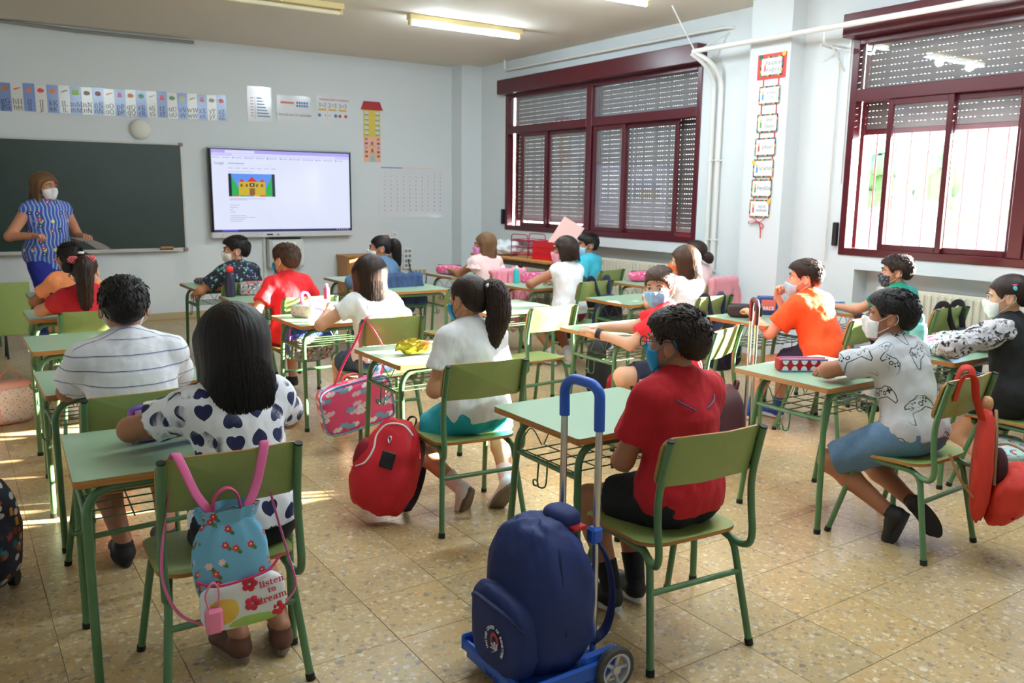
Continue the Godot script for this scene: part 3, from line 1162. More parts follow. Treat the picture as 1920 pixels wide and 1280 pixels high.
func make_heads() -> void:
	var f := F.new(Vector3(-0.09, -0.115, -0.11), Vector3(0.09, 0.115, 0.11), 0.0038)
	head_prims(f, 0.0)
	for s in [-1.0, 1.0]:
		f.ell(Vector3(s * 0.011, -0.024, -0.089), Vector3(0.006, 0.005, 0.006), 0.006)
		f.ell(Vector3(s * 0.03, 0.004, -0.09), Vector3(0.017, 0.011, 0.015), 0.012, true)
		f.cap(Vector3(s * 0.014, 0.019, -0.083), Vector3(s * 0.044, 0.018, -0.07), 0.005, 0.004, 0.015)
	f.cap(Vector3(-0.014, -0.05, -0.079), Vector3(0.014, -0.05, -0.079), 0.005, 0.005, 0.008)
	f.cap(Vector3(-0.012, -0.059, -0.077), Vector3(0.012, -0.059, -0.077), 0.0055, 0.0055, 0.008)
	# ears
	for s in [-1.0, 1.0]:
		var b := Basis(Vector3.UP, s * -0.45) * Basis(Vector3.RIGHT, 0.2)
		f.ell(Vector3(s * 0.076, -0.006, 0.012), Vector3(0.0075, 0.03, 0.018), 0.008, false, b)
		f.ell(Vector3(s * 0.083, -0.002, 0.008), Vector3(0.005, 0.017, 0.009), 0.006, true, b)
	head0 = G.new()
	f.net(head0)
	for i in head0.v.size():
		var p := head0.v[i]
		if p.z < -0.066 and p.y < -0.044 and p.y > -0.066 and absf(p.x) < 0.021:
			head0.c[i] = Color(0.2, 0, 0)
	# eyeballs, irises, brows
	for s in [-1.0, 1.0]:
		var e := G.new()
		e.col = Color(0.3, 0, 0)
		e.puff(Vector3(s * 0.0295, 0.003, -0.0685), Vector3.ONE * 0.0116, 2.0, 14, 10)
		e.col = Color(0.4, 0, 0)
		e.puff(Vector3(s * 0.0295, 0.003, -0.0762), Vector3(0.0066, 0.0066, 0.0046), 2.0, 12, 8)
		e.col = Color(0.5, 0, 0)
		e.tube(curve([Vector3(s * 0.014, 0.0215, -0.0885), Vector3(s * 0.03, 0.0265, -0.084), Vector3(s * 0.046, 0.021, -0.071)], 4), [0.002, 0.0026, 0.0028, 0.003, 0.003, 0.0028, 0.0025, 0.002, 0.0014], 6)
		e.col = Color(0.5, 0, 0)
		e.tube(curve([Vector3(s * 0.018, 0.0085, -0.0815), Vector3(s * 0.03, 0.0125, -0.0825), Vector3(s * 0.042, 0.007, -0.0745)], 4), 0.0012, 5)
		head0.add(e)
	# mask: the lower face, thickened, cut to shape
	for kind in 2:
		f = F.new(Vector3(-0.08, -0.115, -0.13), Vector3(0.08, 0.03, 0.03), 0.0036)
		head_prims(f, 0.0055)
		if kind == 1:
			f.cap(Vector3(0, -0.005, -0.098), Vector3(0, -0.07, -0.088), 0.012, 0.012, 0.03)
		f.cap(Vector3(0, -0.008, -0.09), Vector3(0, -0.06, -0.09), 0.012, 0.012, 0.02)
		f.warp(func(p: Vector3, d: float) -> float:
			var top := -0.006 - absf(p.x) * 0.22
			var low := -0.1 + absf(p.x) * 0.25
			var c := maxf(p.y - top, maxf(low - p.y, p.z + 0.036))
			return maxf(d, c), 0.12)
		var mg := G.new()
		f.net(mg)
		if kind == 0:
			mask0 = mg
		else:
			mask_beak = mg
	for s in [-1.0, 1.0]:
		loops0.append(G.new().tube(curve([Vector3(s * 0.056, -0.022, -0.042), Vector3(s * 0.07, -0.002, -0.015), Vector3(s * 0.077, 0.022, 0.014), Vector3(s * 0.078, 0.012, 0.032), Vector3(s * 0.076, -0.012, 0.032), Vector3(s * 0.071, -0.04, 0.0), Vector3(s * 0.05, -0.072, -0.042)], 5), 0.0013, 6).mesh())

# left hand, palm down, fingers towards -z, thumb on +x; wrist at the origin
func make_hand(curls: Array, spread: float, thumb: float) -> G:
	var f := F.new(Vector3(-0.05, -0.07, -0.135), Vector3(0.065, 0.03, 0.025), 0.0033)
	var root := [Vector3(-0.025, 0, -0.054), Vector3(-0.0085, 0.002, -0.06), Vector3(0.0085, 0.002, -0.061), Vector3(0.0245, 0, -0.056)]
	f.cap(Vector3(0, 0, 0.02), Vector3(0, 0, -0.008), 0.0205, 0.021, 0.0, Vector3.UP, 1.25)
	for i in 4:
		f.cap(Vector3(root[i].x * 0.6, 0, -0.008), root[i], 0.013, 0.0098, 0.008)
		var len := [0.024, 0.029, 0.031, 0.028][i] as float
		var a := 0.0
		var p: Vector3 = root[i]
		for j in 3:
			a += deg_to_rad(curls[j])
			var dir := Vector3((i - 1.5) * -spread, -sin(a), -cos(a)).normalized()
			dir.x = (i - 1.5) * spread * cos(a)
			var q: Vector3 = p + dir.normalized() * len * [1.0, 0.72, 0.58][j]
			f.cap(p, q, [0.0078, 0.0073, 0.0067][j], [0.0073, 0.0067, 0.006][j], 0.003)
			p = q
	var tb := Vector3(0.018, -0.006, -0.012)
	var t1 := tb + Vector3(0.022, -0.008 - thumb * 0.008, -0.022)
	var t2 := t1 + Vector3(0.008 - thumb * 0.01, -0.004 - thumb * 0.008, -0.022)
	f.cap(tb, t1, 0.012, 0.0085, 0.008)
	f.cap(t1, t2, 0.0083, 0.0068, 0.003)
	var g := G.new()
	f.net(g)
	return g

func make_shoe() -> void:
	var f := F.new(Vector3(-0.05, 0.0, -0.13), Vector3(0.05, 0.11, 0.1), 0.0045)
	f.ell(Vector3(0, 0.038, 0.052), Vector3(0.031, 0.036, 0.036), 0.02)
	f.cap(Vector3(0, 0.04, 0.04), Vector3(0, 0.028, -0.06), 0.033, 0.029, 0.02)
	f.ell(Vector3(0, 0.026, -0.075), Vector3(0.035, 0.026, 0.036), 0.02)
	f.cap(Vector3(0, 0.05, 0.046), Vector3(0, 0.084, 0.05), 0.03, 0.031, 0.01, Vector3.ZERO, 1.0, 2)
	f.cap(Vector3(0, 0.062, 0.005), Vector3(0, 0.045, -0.045), 0.016, 0.014, 0.012)
	f.warp(func(p: Vector3, d: float) -> float: return maxf(d, 0.014 - p.y), 0.05)
	var g := G.new()
	f.net(g)
	shoe_up = g
	shoe_mesh = g.mesh()
	var o := PackedVector2Array()
	for k in 32:
		var a := TAU * k / 32
		var y := sin(a)
		var w := 0.034 + 0.004 * clampf(y * 1.5, -1, 1)
		o.append(Vector2(cos(a) * w, y * 0.1 + 0.012))
	var s := G.new()
	s.xf = Transform3D(Basis(Vector3.RIGHT, -PI / 2), Vector3.ZERO)
	s.slab(o, 0.0, 0.019)
	shoe_sole = s.mesh()

func make_people_kit() -> void:
	make_heads()
	hands["flat"] = make_hand([8, 14, 10], 0.1, 0.0)
	hands["rest"] = make_hand([22, 30, 22], 0.06, 0.5)
	hands["fist"] = make_hand([62, 80, 50], 0.02, 1.0)
	make_shoe()
	var sk := mat("skin", Color.WHITE, 0.55)
	sk.vertex_color_use_as_albedo = true
	sk.subsurf_scatter_enabled = true
	sk.subsurf_scatter_strength = 0.12

func ik(s: Vector3, w: Vector3, l1: float, l2: float, pole: Vector3) -> Array:
	var v := w - s
	var d := clampf(v.length(), 0.05, (l1 + l2) * 0.995)
	var dir := v.normalized()
	var a := (l1 * l1 - l2 * l2 + d * d) / (2.0 * d)
	var h := sqrt(maxf(l1 * l1 - a * a, 0.0))
	var perp := (pole - dir * pole.dot(dir)).normalized()
	return [s + dir * a + perp * h, s + dir * d]

# joints of a seated (or standing) figure in its own frame, facing -z
func joints(sp: Dictionary) -> Dictionary:
	var s: float = sp.get("s", 1.0)
	var w: float = sp.get("wide", 1.0)
	var j := {}
	var hip: Vector3 = sp.get("hip", Vector3(0, SEAT_H + 0.085, 0))
	var lean := deg_to_rad(sp.get("lean", 8.0))
	var side := deg_to_rad(sp.get("side", 0.0))
	var up := Basis(Vector3.RIGHT, -lean) * Basis(Vector3.BACK, side) * Vector3.UP
	var bend := Basis(Vector3.RIGHT, -lean * sp.get("hunch", 1.35)) * Basis(Vector3.BACK, side) * Vector3.UP
	var tw := Basis(Vector3.UP, deg_to_rad(sp.get("twist", 0.0)))
	j.s = s
	j.hip = hip
	j.up = up
	j.fwd = tw * Vector3.FORWARD
	j.right = tw * Vector3.RIGHT
	j.waist = hip + up * 0.13 * s
	j.chest = hip + up * 0.17 * s + bend * 0.08 * s
	j.top = hip + up * 0.17 * s + bend * 0.15 * s
	j.neck = hip + up * 0.17 * s + bend * 0.19 * s
	j.head = j.neck + bend.lerp(Vector3.UP, 0.6) * 0.122 * s + j.fwd * 0.012 + sp.get("head_off", Vector3.ZERO)
	j.hb = Basis.from_euler(Vector3(deg_to_rad(sp.get("pitch", 0.0)), deg_to_rad(sp.get("yaw_head", 0.0)), deg_to_rad(sp.get("roll", 0.0)))) * Basis.from_scale(Vector3.ONE * sp.get("head_s", 1.0) * lerpf(1.0, s, 0.35))
	var sw := 0.112 * s * w
	j.shL = j.top - j.right * sw - Vector3(0, sp.get("dropL", 0.0), 0)
	j.shR = j.top + j.right * sw - Vector3(0, sp.get("dropR", 0.0), 0)
	var l1 := 0.222 * s
	var l2 := 0.188 * s
	var wl: Vector3 = sp.get("wl", Vector3(-0.1, DESK_H + 0.03, -0.33))
	var wr: Vector3 = sp.get("wr", Vector3(0.1, DESK_H + 0.03, -0.33))
	var a := ik(j.shL, wl, l1, l2, sp.get("pl", Vector3(-1, -0.6, 0.3)))
	j.elL = a[0]; j.wrL = a[1]
	a = ik(j.shR, wr, l1, l2, sp.get("pr", Vector3(1, -0.6, 0.3)))
	j.elR = a[0]; j.wrR = a[1]
	j.hipL = hip + Vector3(-0.058, 0, 0) * s * w
	j.hipR = hip + Vector3(0.058, 0, 0) * s * w
	var t1 := 0.335 * s
	var t2 := 0.3 * s
	a = ik(j.hipL, sp.get("al", Vector3(-0.09, 0.085, -0.3)), t1, t2, sp.get("kpl", Vector3(-0.1, 1, -0.6)))
	j.knL = a[0]; j.anL = a[1]
	a = ik(j.hipR, sp.get("ar", Vector3(0.09, 0.085, -0.3)), t1, t2, sp.get("kpr", Vector3(0.1, 1, -0.6)))
	j.knR = a[0]; j.anR = a[1]
	return j

func bounds(j: Dictionary, keys: Array, pad: float) -> Array:
	var lo: Vector3 = j[keys[0]]
	var hi := lo
	for k in keys:
		lo = lo.min(j[k])
		hi = hi.max(j[k])
	return [lo - Vector3.ONE * pad, hi + Vector3.ONE * pad]

func torso_prims(f: F, j: Dictionary, e: float, wide: float, low: float, cut := 0) -> void:
	var s: float = j.s
	var fw: Vector3 = j.fwd
	f.cap(j.hip - j.up * low, j.waist, (0.1 * wide + e) * s, (0.1 * wide + e) * s, 0.03, fw, 1.14, cut)
	f.cap(j.waist, j.chest, (0.1 * wide + e) * s, (0.104 * wide + e) * s, 0.05, fw, 1.28)
	f.cap(j.chest, j.top - j.up * 0.015 * s, (0.104 * wide + e) * s, (0.08 * wide + e) * s, 0.05, fw, 1.3)
	f.cap(j.shL, j.shR, (0.04 + e) * s, (0.04 + e) * s, 0.05)
	for q in [j.shL, j.shR]:
		f.cap(q.lerp(j.neck, 0.35), j.neck + j.up * 0.01, (0.036 + e) * s, (0.036 + e * 0.6) * s, 0.04)

func add_colored(g: G, o: G, t: Transform3D, skin: Color, brow: Color) -> void:
	var base := g.c.size()
	g.add(o, t)
	var lips := Color(skin.r * 0.85, skin.g * 0.5, skin.b * 0.5)
	for i in range(base, g.c.size()):
		var k := g.c[i].r
		if k > 0.9:
			g.c[i] = skin
		elif k < 0.25:
			g.c[i] = lips
		elif k < 0.35:
			g.c[i] = Color(0.8, 0.78, 0.74)
		elif k < 0.45:
			g.c[i] = Color(0.03, 0.016, 0.01)
		else:
			g.c[i] = brow

func hand_xf(el: Vector3, wr: Vector3, up: Vector3, s: float, mirror: bool, dir := Vector3.ZERO) -> Transform3D:
	var d := (wr - el).normalized() if dir == Vector3.ZERO else dir.normalized()
	var z := -d
	var x := up.cross(z).normalized()
	var y := z.cross(x)
	return Transform3D(Basis(x * (-1.0 if mirror else 1.0), y, z) * Basis.from_scale(Vector3.ONE * s), wr)

# people are described first, then shaped and added as nodes
var crowd := []
var shaped := []

func person(sp: Dictionary) -> void:
	crowd.append(sp)

func hire(list: Array, called: String, g, m: Material, parent := -1, at := Transform3D.IDENTITY) -> int:
	list.append([called, g, m, parent, at])
	return list.size() - 1

func shape_one(i: int) -> void:
	var list := []
	shape_person(crowd[i], list)
	shaped[i] = list

func seat_people() -> void:
	shaped.resize(crowd.size())
	for i in crowd.size():
		shape_one(i)
		var sp: Dictionary = crowd[i]
		var P := thing("person", sp.label, "person", Vector3(sp.at.x, 0, sp.at.y), deg_to_rad(sp.get("turn", 0.0)), sp.get("group", "children at their desks"))
		var made := []
		for q in shaped[i]:
			made.append(part(q[0], q[1], q[2], P if q[3] < 0 else made[q[3]], q[4]))
		if sp.has("key"):
			sp.node = P
	shaped.clear()

# a person with body, clothes, hair and mask as parts
func shape_person(sp: Dictionary, P: Array) -> void:
	var j := joints(sp)
	var s: float = j.s
	var cell: float = sp.get("cell", 0.011)
	var wide: float = sp.get("wide", 1.0)
	var skin := lin(sp.skin)
	var brow := lin(sp.hair_col) * 0.8
	# body
	var all := ["hip", "neck", "shL", "shR", "elL", "elR", "wrL", "wrR", "knL", "knR", "anL", "anR"]
	var bb := bounds(j, all, 0.13)
	var f := F.new(bb[0], bb[1], cell)
	torso_prims(f, j, -0.013, wide, 0.0)
	f.cap(j.hipL, j.hipR, 0.075 * s * wide, 0.075 * s * wide, 0.03)
	f.cap(j.neck - j.up * 0.02, j.head - Vector3(0, 0.045, 0) + j.fwd * -0.012, 0.041 * s, 0.039 * s, 0.02)
	for q in ["L", "R"]:
		f.cap(j["sh" + q], j["el" + q], 0.041 * s * lerpf(1.0, wide, 0.6), 0.033 * s, 0.03)
		f.cap(j["el" + q], j["wr" + q], 0.033 * s, 0.021 * s, 0.02)
		f.cap(j["hip" + q], j["kn" + q], 0.074 * s * wide, 0.05 * s, 0.03)
		f.cap(j["kn" + q], j["kn" + q].lerp(j["an" + q], 0.35), 0.047 * s, 0.045 * s, 0.02)
		f.cap(j["kn" + q].lerp(j["an" + q], 0.35), j["an" + q], 0.045 * s, 0.029 * s, 0.02)
	var g := G.new()
	g.col = skin
	f.net(g)
	var hx := Transform3D(j.hb, j.head)
	add_colored(g, head0, hx, skin, brow)
	var hs: float = 0.92 * s * sp.get("hand_s", 1.0)
	add_colored(g, hands[sp.get("hl", "rest")], hand_xf(j.elL, j.wrL, sp.get("hul", Vector3.UP), hs, false, sp.get("hdl", Vector3.ZERO)), skin, brow)
	add_colored(g, hands[sp.get("hr", "rest")], hand_xf(j.elR, j.wrR, sp.get("hur", Vector3.UP), hs, true, sp.get("hdr", Vector3.ZERO)), skin, brow)
	hire(P, "body", g, mats["skin"])
	dress(P, j, sp, cell, wide)
	hair(P, hx, sp)
	if sp.has("mask"):
		var mk := hire(P, "mask", mask_beak if sp.get("beak", false) else mask0, sp.mask, -1, hx * Transform3D(Basis.IDENTITY, sp.get("mask_off", Vector3.ZERO)))
		for lp in loops0:
			hire(P, "ear_loop", lp, sp.get("loops", mats["loop_white"]), mk)
	j.hx = hx
	sp.j = j

func dress(P: Array, j: Dictionary, sp: Dictionary, cell: float, wide: float) -> void:
	var s: float = j.s
	var sl: float = sp.get("sleeve", 0.62)
	var loose: float = sp.get("loose", 0.012)
	var cloth := noise(9.0, int(sp.at.x * 100.0) + 7, 3)
	var keys := ["hip", "neck", "shL", "shR"]
	if sl > 0.0:
		keys += ["elL", "elR"]
	if sl > 1.0:
		keys += ["wrL", "wrR"]
	# top
	var bb := bounds(j, keys, 0.16)
	var f := F.new(bb[0], bb[1], cell * 0.92)
	torso_prims(f, j, loose, wide, sp.get("hem", 0.035))
	for q in ["L", "R"]:
		if sl <= 0.0:
			continue
		var a: Vector3 = j["sh" + q]
		var b: Vector3 = j["el" + q]
		var c: Vector3 = j["wr" + q]
		if sl <= 1.0:
			f.cap(a, a.lerp(b, sl), (0.041 + loose) * s, (0.04 + loose * 1.5) * s, 0.035, Vector3.ZERO, 1.0, 2)
		else:
			f.cap(a, b, (0.041 + loose) * s, (0.036 + loose) * s, 0.035)
			f.cap(b, b.lerp(c, sl - 1.0), (0.036 + loose) * s, (0.026 + loose) * s, 0.025, Vector3.ZERO, 1.0, 2)
	# the skirt of the shirt over the hips, ending at the hem
	var hem: float = sp.get("hem", 0.035)
	f.cap(j.hip - j.right * 0.05 * s * wide + j.up * 0.02, j.hip + j.right * 0.05 * s * wide + j.up * 0.02, (0.091 * wide + loose) * s, (0.091 * wide + loose) * s, 0.04)
	var hp: Vector3 = j.hip - j.up * hem
	var ju: Vector3 = j.up
	f.warp(func(p: Vector3, d: float) -> float: return maxf(d, (hp - p).dot(ju)), 0.12)
	# neck opening
	if sp.get("neckline", 0.0) > 0.0:
		f.ell(j.neck + j.up * 0.02, Vector3.ONE * sp.neckline * s, 0.01, true)
	f.rough(cloth, sp.get("wrinkle", 0.009), Vector3(1.2, 0.7, 1.2), 0.03)
	var g := G.new()
	f.net(g)
	var top := hire(P, sp.get("top_name", "shirt"), g, sp.top)
	if sp.has("collar"):
		var ring := []
		for k in 25:
			var an := TAU * k / 24
			ring.append(j.neck + j.up * (0.006 + sp.get("collar_up", 0.0)) + (j.right * cos(an) * 0.054 + j.fwd * (sin(an) * 0.054 + 0.004)) * s - j.up * sin(an) * 0.012)
		hire(P, "collar", G.new().tube(ring, sp.get("collar_r", 0.008), 8), sp.collar, top)
	# shorts, trousers or skirt
	var lg: float = sp.get("leg", 0.75)
	bb = bounds(j, ["hip", "knL", "knR", "anL", "anR"] if lg > 1.0 else ["hip", "knL", "knR"], 0.14)
	f = F.new(bb[0], bb[1], cell)
	f.cap(j.hipL, j.hipR, 0.085 * s * wide, 0.085 * s * wide, 0.03)
	f.cap(j.hip, j.hip + j.up * 0.05, 0.096 * s * wide, 0.094 * s * wide, 0.03, j.fwd, 1.2, 2)
	var lo: float = sp.get("leg_loose", 0.014)
	for q in ["L", "R"]:
		var a: Vector3 = j["hip" + q]
		var b: Vector3 = j["kn" + q]
		var c: Vector3 = j["an" + q]
		if lg <= 1.0:
			f.cap(a, a.lerp(b, lg), (0.074 * wide + lo) * s, (lerpf(0.074, 0.05, lg) + lo * 1.25) * s, 0.025, Vector3.ZERO, 1.0, 2)
		else:
			f.cap(a, b, (0.074 * wide + lo) * s, (0.052 + lo) * s, 0.025)
			f.cap(b, b.lerp(c, lg - 1.0), (0.05 + lo) * s, (0.036 + lo) * s, 0.02, Vector3.ZERO, 1.0, 2)
	f.rough(cloth, 0.008, Vector3.ONE, 0.03)
	g = G.new()
	f.net(g)
	hire(P, sp.get("bottom_name", "shorts"), g, sp.bottom)
	# shoes and socks
	if sp.get("feet", true):
		for q in ["L", "R"]:
			var an: Vector3 = j["an" + q]
			var shin := (j["kn" + q] - an).normalized() as Vector3
			var dir: Vector3 = sp.get("foot" + q, Vector3(0.0, 0.0, -1.0))
			dir = dir.normalized()
			var y := (shin - dir * shin.dot(dir)).normalized()
			if sp.get("flat_feet", true) and absf(dir.y) < 0.05:
				y = Vector3.UP
			var x := y.cross(-dir).normalized()
			y = (-dir).cross(x)
			var t := Transform3D(Basis(x, y, -dir) * Basis.from_scale(Vector3.ONE * s * sp.get("shoe_s", 1.0)), an - y * 0.075 * s + dir * 0.045 * s)
			var sh := hire(P, "shoe", shoe_mesh, sp.shoe, -1, t)
			hire(P, "sole", shoe_sole, sp.get("sole", mats["sole_white"]), sh)
			if sp.has("sock"):
				var kn: Vector3 = j["kn" + q]
				hire(P, "sock", G.new().tube([an - y * 0.01, an.lerp(kn, 0.1), an.lerp(kn, sp.get("sock_len", 0.22))], [0.034 * s, 0.035 * s, 0.04 * s], 12), sp.sock)

# ---------------------------------------------------------------- hair
func hairline(z: float, ears_free: bool) -> float:
	var t := [[-0.12, 0.058], [-0.08, 0.052], [-0.055, 0.04], [-0.04, 0.012], [-0.022, -0.004], [-0.012, 0.02], [0.026, 0.02], [0.034, -0.018], [0.05, -0.044], [0.12, -0.058]] if ears_free else [[-0.12, 0.056], [-0.07, 0.05], [-0.05, 0.03], [-0.03, -0.01], [0.0, -0.03], [0.04, -0.055], [0.12, -0.06]]
	for i in t.size() - 1:
		if z < t[i + 1][0]:
			return lerpf(t[i][1], t[i + 1][1], clampf((z - t[i][0]) / (t[i + 1][0] - t[i][0]), 0.0, 1.0))
	return t[t.size() - 1][1]

func hair(P: Array, hx: Transform3D, sp: Dictionary) -> void:
	var st: String = sp.hair
	var vol: float = sp.get("volume", 0.008)
	var cell: float = sp.get("hair_cell", 0.0052)
	var lo := Vector3(-0.12, -0.09, -0.13)
	var hi := Vector3(0.12, 0.15, 0.13)
	if st == "long":
		lo = Vector3(-0.15, -0.08 - sp.get("length", 0.2), -0.13)
		hi = Vector3(0.15, 0.14, 0.17)
	elif st == "bob":
		lo = Vector3(-0.13, -0.16, -0.13)
	elif st == "tail":
		lo = Vector3(-0.13, -0.09, -0.12)
	var f := F.new(lo, hi, cell)
	f.ell(Vector3(0, 0.03, 0.014), Vector3(0.073 + vol, 0.075 + vol, 0.089 + vol), 0.01)
	var free: bool = st == "short" or st == "tail"
	var strand := noise(1.0, 31 + int(sp.at.y * 50.0), 2)
	var top: float = sp.get("crest", 0.0)
	if st == "short":
		f.ell(Vector3(0, 0.055, -0.01), Vector3(0.062, 0.055 + top, 0.085), 0.03)
		f.ell(Vector3(0, 0.0, 0.07), Vector3(0.055, 0.05, 0.03 + vol * 0.5), 0.02)
	elif st == "long":
		var L: float = sp.get("length", 0.2)
		f.cap(Vector3(0, 0.02, 0.035), Vector3(0, -L * 0.55, 0.05), 0.088 + vol, sp.get("spread", 0.094), 0.04, Vector3.BACK, 1.25)
		f.cap(Vector3(0, -L * 0.55, 0.05), Vector3(0, -L, 0.055), sp.get("spread", 0.094), sp.get("spread", 0.094) * 0.88, 0.03, Vector3.BACK, 1.45, 2)
		for s in [-1.0, 1.0]:
			f.cap(Vector3(s * 0.068, 0.02, -0.01), Vector3(s * 0.082, -L * 0.8, 0.012), 0.026, 0.018, 0.03)
	elif st == "bob":
		f.cap(Vector3(0, 0.02, 0.02), Vector3(0, sp.get("bob_low", -0.085), 0.03), 0.088 + vol, 0.082, 0.04, Vector3.BACK, 1.1, 2)
		for s in [-1.0, 1.0]:
			f.cap(Vector3(s * 0.07, 0.03, -0.03), Vector3(s * 0.074, sp.get("bob_low", -0.085) + 0.01, -0.015), 0.02, 0.016, 0.03)
		if sp.get("fringe", false):
			f.cap(Vector3(-0.05, 0.045, -0.07), Vector3(0.05, 0.045, -0.07), 0.02, 0.02, 0.02)
	elif st == "tail":
		f.ell(Vector3(0, 0.0, 0.07), Vector3(0.05, 0.05, 0.025), 0.02)
	var cover: bool = st == "long" or st == "bob"
	f.warp(func(p: Vector3, d: float) -> float:
		var y0 := hairline(p.z, free)
		if cover:
			# keep the curtain; open only the face
			var face := maxf(absf(p.x) - 0.085, maxf(p.z + 0.022, p.y - y0))
			d = maxf(d, -face)
		else:
			d = maxf(d, y0 - p.y)
		var an := atan2(p.x, p.z - 0.01)
		var r := Vector2(p.x, p.z).length()
		if st == "short":
			d += strand.get_noise_3d(p.x * 160.0, p.y * 90.0, p.z * 160.0) * 0.0035 * sp.get("spiky", 1.0)
		else:
			d += strand.get_noise_3d(an * 22.0, p.y * 5.0, r * 20.0) * 0.0016
		return d, 0.03)
	var g := G.new()
	f.net(g)
	if st == "tail" and sp.has("tail"):
		var pts: Array = curve(sp.tail, 5)
		var tf := F.new(_lo(pts) - Vector3.ONE * 0.06, _hi(pts) + Vector3.ONE * 0.06, cell)
		var m := pts.size() - 1
		var tr: float = sp.get("tail_r", 0.034)
		for i in m:
			var a := float(i) / m
			var b := float(i + 1) / m
			tf.cap(pts[i], pts[i + 1], tr * tail_w(a), tr * tail_w(b), 0.008)
		var curl: float = sp.get("curl", 0.0)
		tf.warp(func(p: Vector3, d: float) -> float:
			var an := atan2(p.x - pts[0].x, p.z - pts[0].z)
			return d + strand.get_noise_3d(p.x * 140.0, p.y * (12.0 + curl * 60.0), p.z * 140.0) * (0.006 + curl * 0.012), 0.03)
		tf.net(g)
	var hm: Material = sp.hair_mat
	var hp := hire(P, "hair", g, hm, -1, hx)
	if sp.has("tie"):
		var tt: Array = sp.tail
		var d: Vector3 = (tt[1] - tt[0]).normalized()
		hire(P, "hair_tie", G.new().tube([tt[0] + d * 0.004, tt[0] + d * 0.02], 0.022, 12), sp.tie, hp)
	if st == "short":
		var tr := RandomNumberGenerator.new()
		tr.seed = 500 + int(sp.at.x * 31.0)
		var tg := G.new()
		var made := 0
		var want: int = sp.get("tufts", 420)
		for i in want * 3:
			if made >= want:
				break
			var dir := Vector3(tr.randf_range(-1, 1), tr.randf_range(-0.8, 1), tr.randf_range(-1, 1)).normalized()
			var p := Vector3(0, 0.03, 0.014) + dir * Vector3(0.073 + vol, 0.075 + vol, 0.089 + vol) * 0.985
			if p.y < 0.075 and dir.y > 0.0 and p.z > -0.06:
				pass
			if p.y < hairline(p.z, true) + 0.006:
				continue
			var nn := (dir / Vector3(0.08, 0.083, 0.097)).normalized()
			if dir.y > 0.55:
				p += nn * (0.006 + top)
			var flow := Vector3(dir.x * 0.3, -1.0, 0.25) if dir.y < 0.6 else Vector3(dir.x * 0.5 + tr.randf_range(-0.4, 0.4), 0.1, -0.9)
			flow = (flow - nn * flow.dot(nn)).normalized()
			var len := tr.randf_range(0.012, 0.024)
			var tip: Vector3 = p + flow * len + nn * tr.randf_range(0.001, 0.005) * sp.get("spiky", 1.0)
			tg.tube([p - nn * 0.002, p.lerp(tip, 0.5) + nn * 0.002, tip], [0.0026, 0.0022, 0.0004], 4)
			made += 1
		hire(P, "tufts", tg, hm, hp)
	# loose strands over the surface
	if sp.get("strands", 0) > 0:
		var r := RandomNumberGenerator.new()
		r.seed = 900 + int(sp.at.x * 77.0)
		var sg := G.new()
		var L: float = sp.get("length", 0.2) if st == "long" else -sp.get("bob_low", -0.085) + 0.01
		for i in sp.strands:
			var an := r.randf_range(-1.85, 1.85)
			var low := -L * r.randf_range(0.8, 1.05)
			var pts := []
			for k in 9:
				var t := k / 8.0
				var y := lerpf(0.1, low, t)
				var rr := 0.0
				if y > 0.03:
					rr = sqrt(maxf(0.0, 1.0 - pow((y - 0.03) / 0.083, 2.0)))
				else:
					rr = 1.0
				var wx := lerpf(0.082, (sp.get("spread", 0.094) if st == "long" else 0.084) + 0.002, clampf((0.03 - y) / 0.12, 0.0, 1.0))
				var wz := lerpf(0.098, (sp.get("spread", 0.094) / 1.3 if st == "long" else 0.076) + 0.006, clampf((0.03 - y) / 0.12, 0.0, 1.0))
				pts.append(Vector3(sin(an) * wx * rr, y, 0.014 + clampf((0.03 - y) / 0.12, 0.0, 1.0) * 0.036 + cos(an) * wz * rr) + Vector3(r.randf_range(-1, 1), 0, r.randf_range(-1, 1)) * 0.002)
			sg.tube(pts, [0.0008, 0.0013, 0.0016, 0.0017, 0.0017, 0.0016, 0.0014, 0.001, 0.0004], 4)
		hire(P, "strands", sg, hm, hp)

func tail_w(t: float) -> float:
	return 0.55 + 0.75 * sin(pow(t, 0.7) * PI * 0.82) - 0.35 * t

func _lo(p: Array) -> Vector3:
	var r: Vector3 = p[0]
	for q in p:
		r = r.min(q)
	return r

func _hi(p: Array) -> Vector3:
	var r: Vector3 = p[0]
	for q in p:
		r = r.max(q)
	return r

# ---------------------------------------------------------------- prints for cloth and paper
func disc(im: Image, cx: float, cy: float, rx: float, col: Color, ry := -1.0) -> void:
	if ry < 0.0:
		ry = rx
	var w := im.get_width()
	var h := im.get_height()
	for y in range(int(cy - ry) - 1, int(cy + ry) + 2):
		for x in range(int(cx - rx) - 1, int(cx + rx) + 2):
			var u := (x - cx) / rx
			var v := (y - cy) / ry
			if u * u + v * v <= 1.0:
				im.set_pixel(posmod(x, w), posmod(y, h), col)

func stroke(im: Image, pts: Array, r: float, col: Color) -> void:
	for i in pts.size() - 1:
		var a: Vector2 = pts[i]
		var b: Vector2 = pts[i + 1]
		var n := int(a.distance_to(b) / maxf(r * 0.6, 0.5)) + 1
		for k in n + 1:
			var p := a.lerp(b, float(k) / n)
			disc(im, p.x, p.y, r, col)

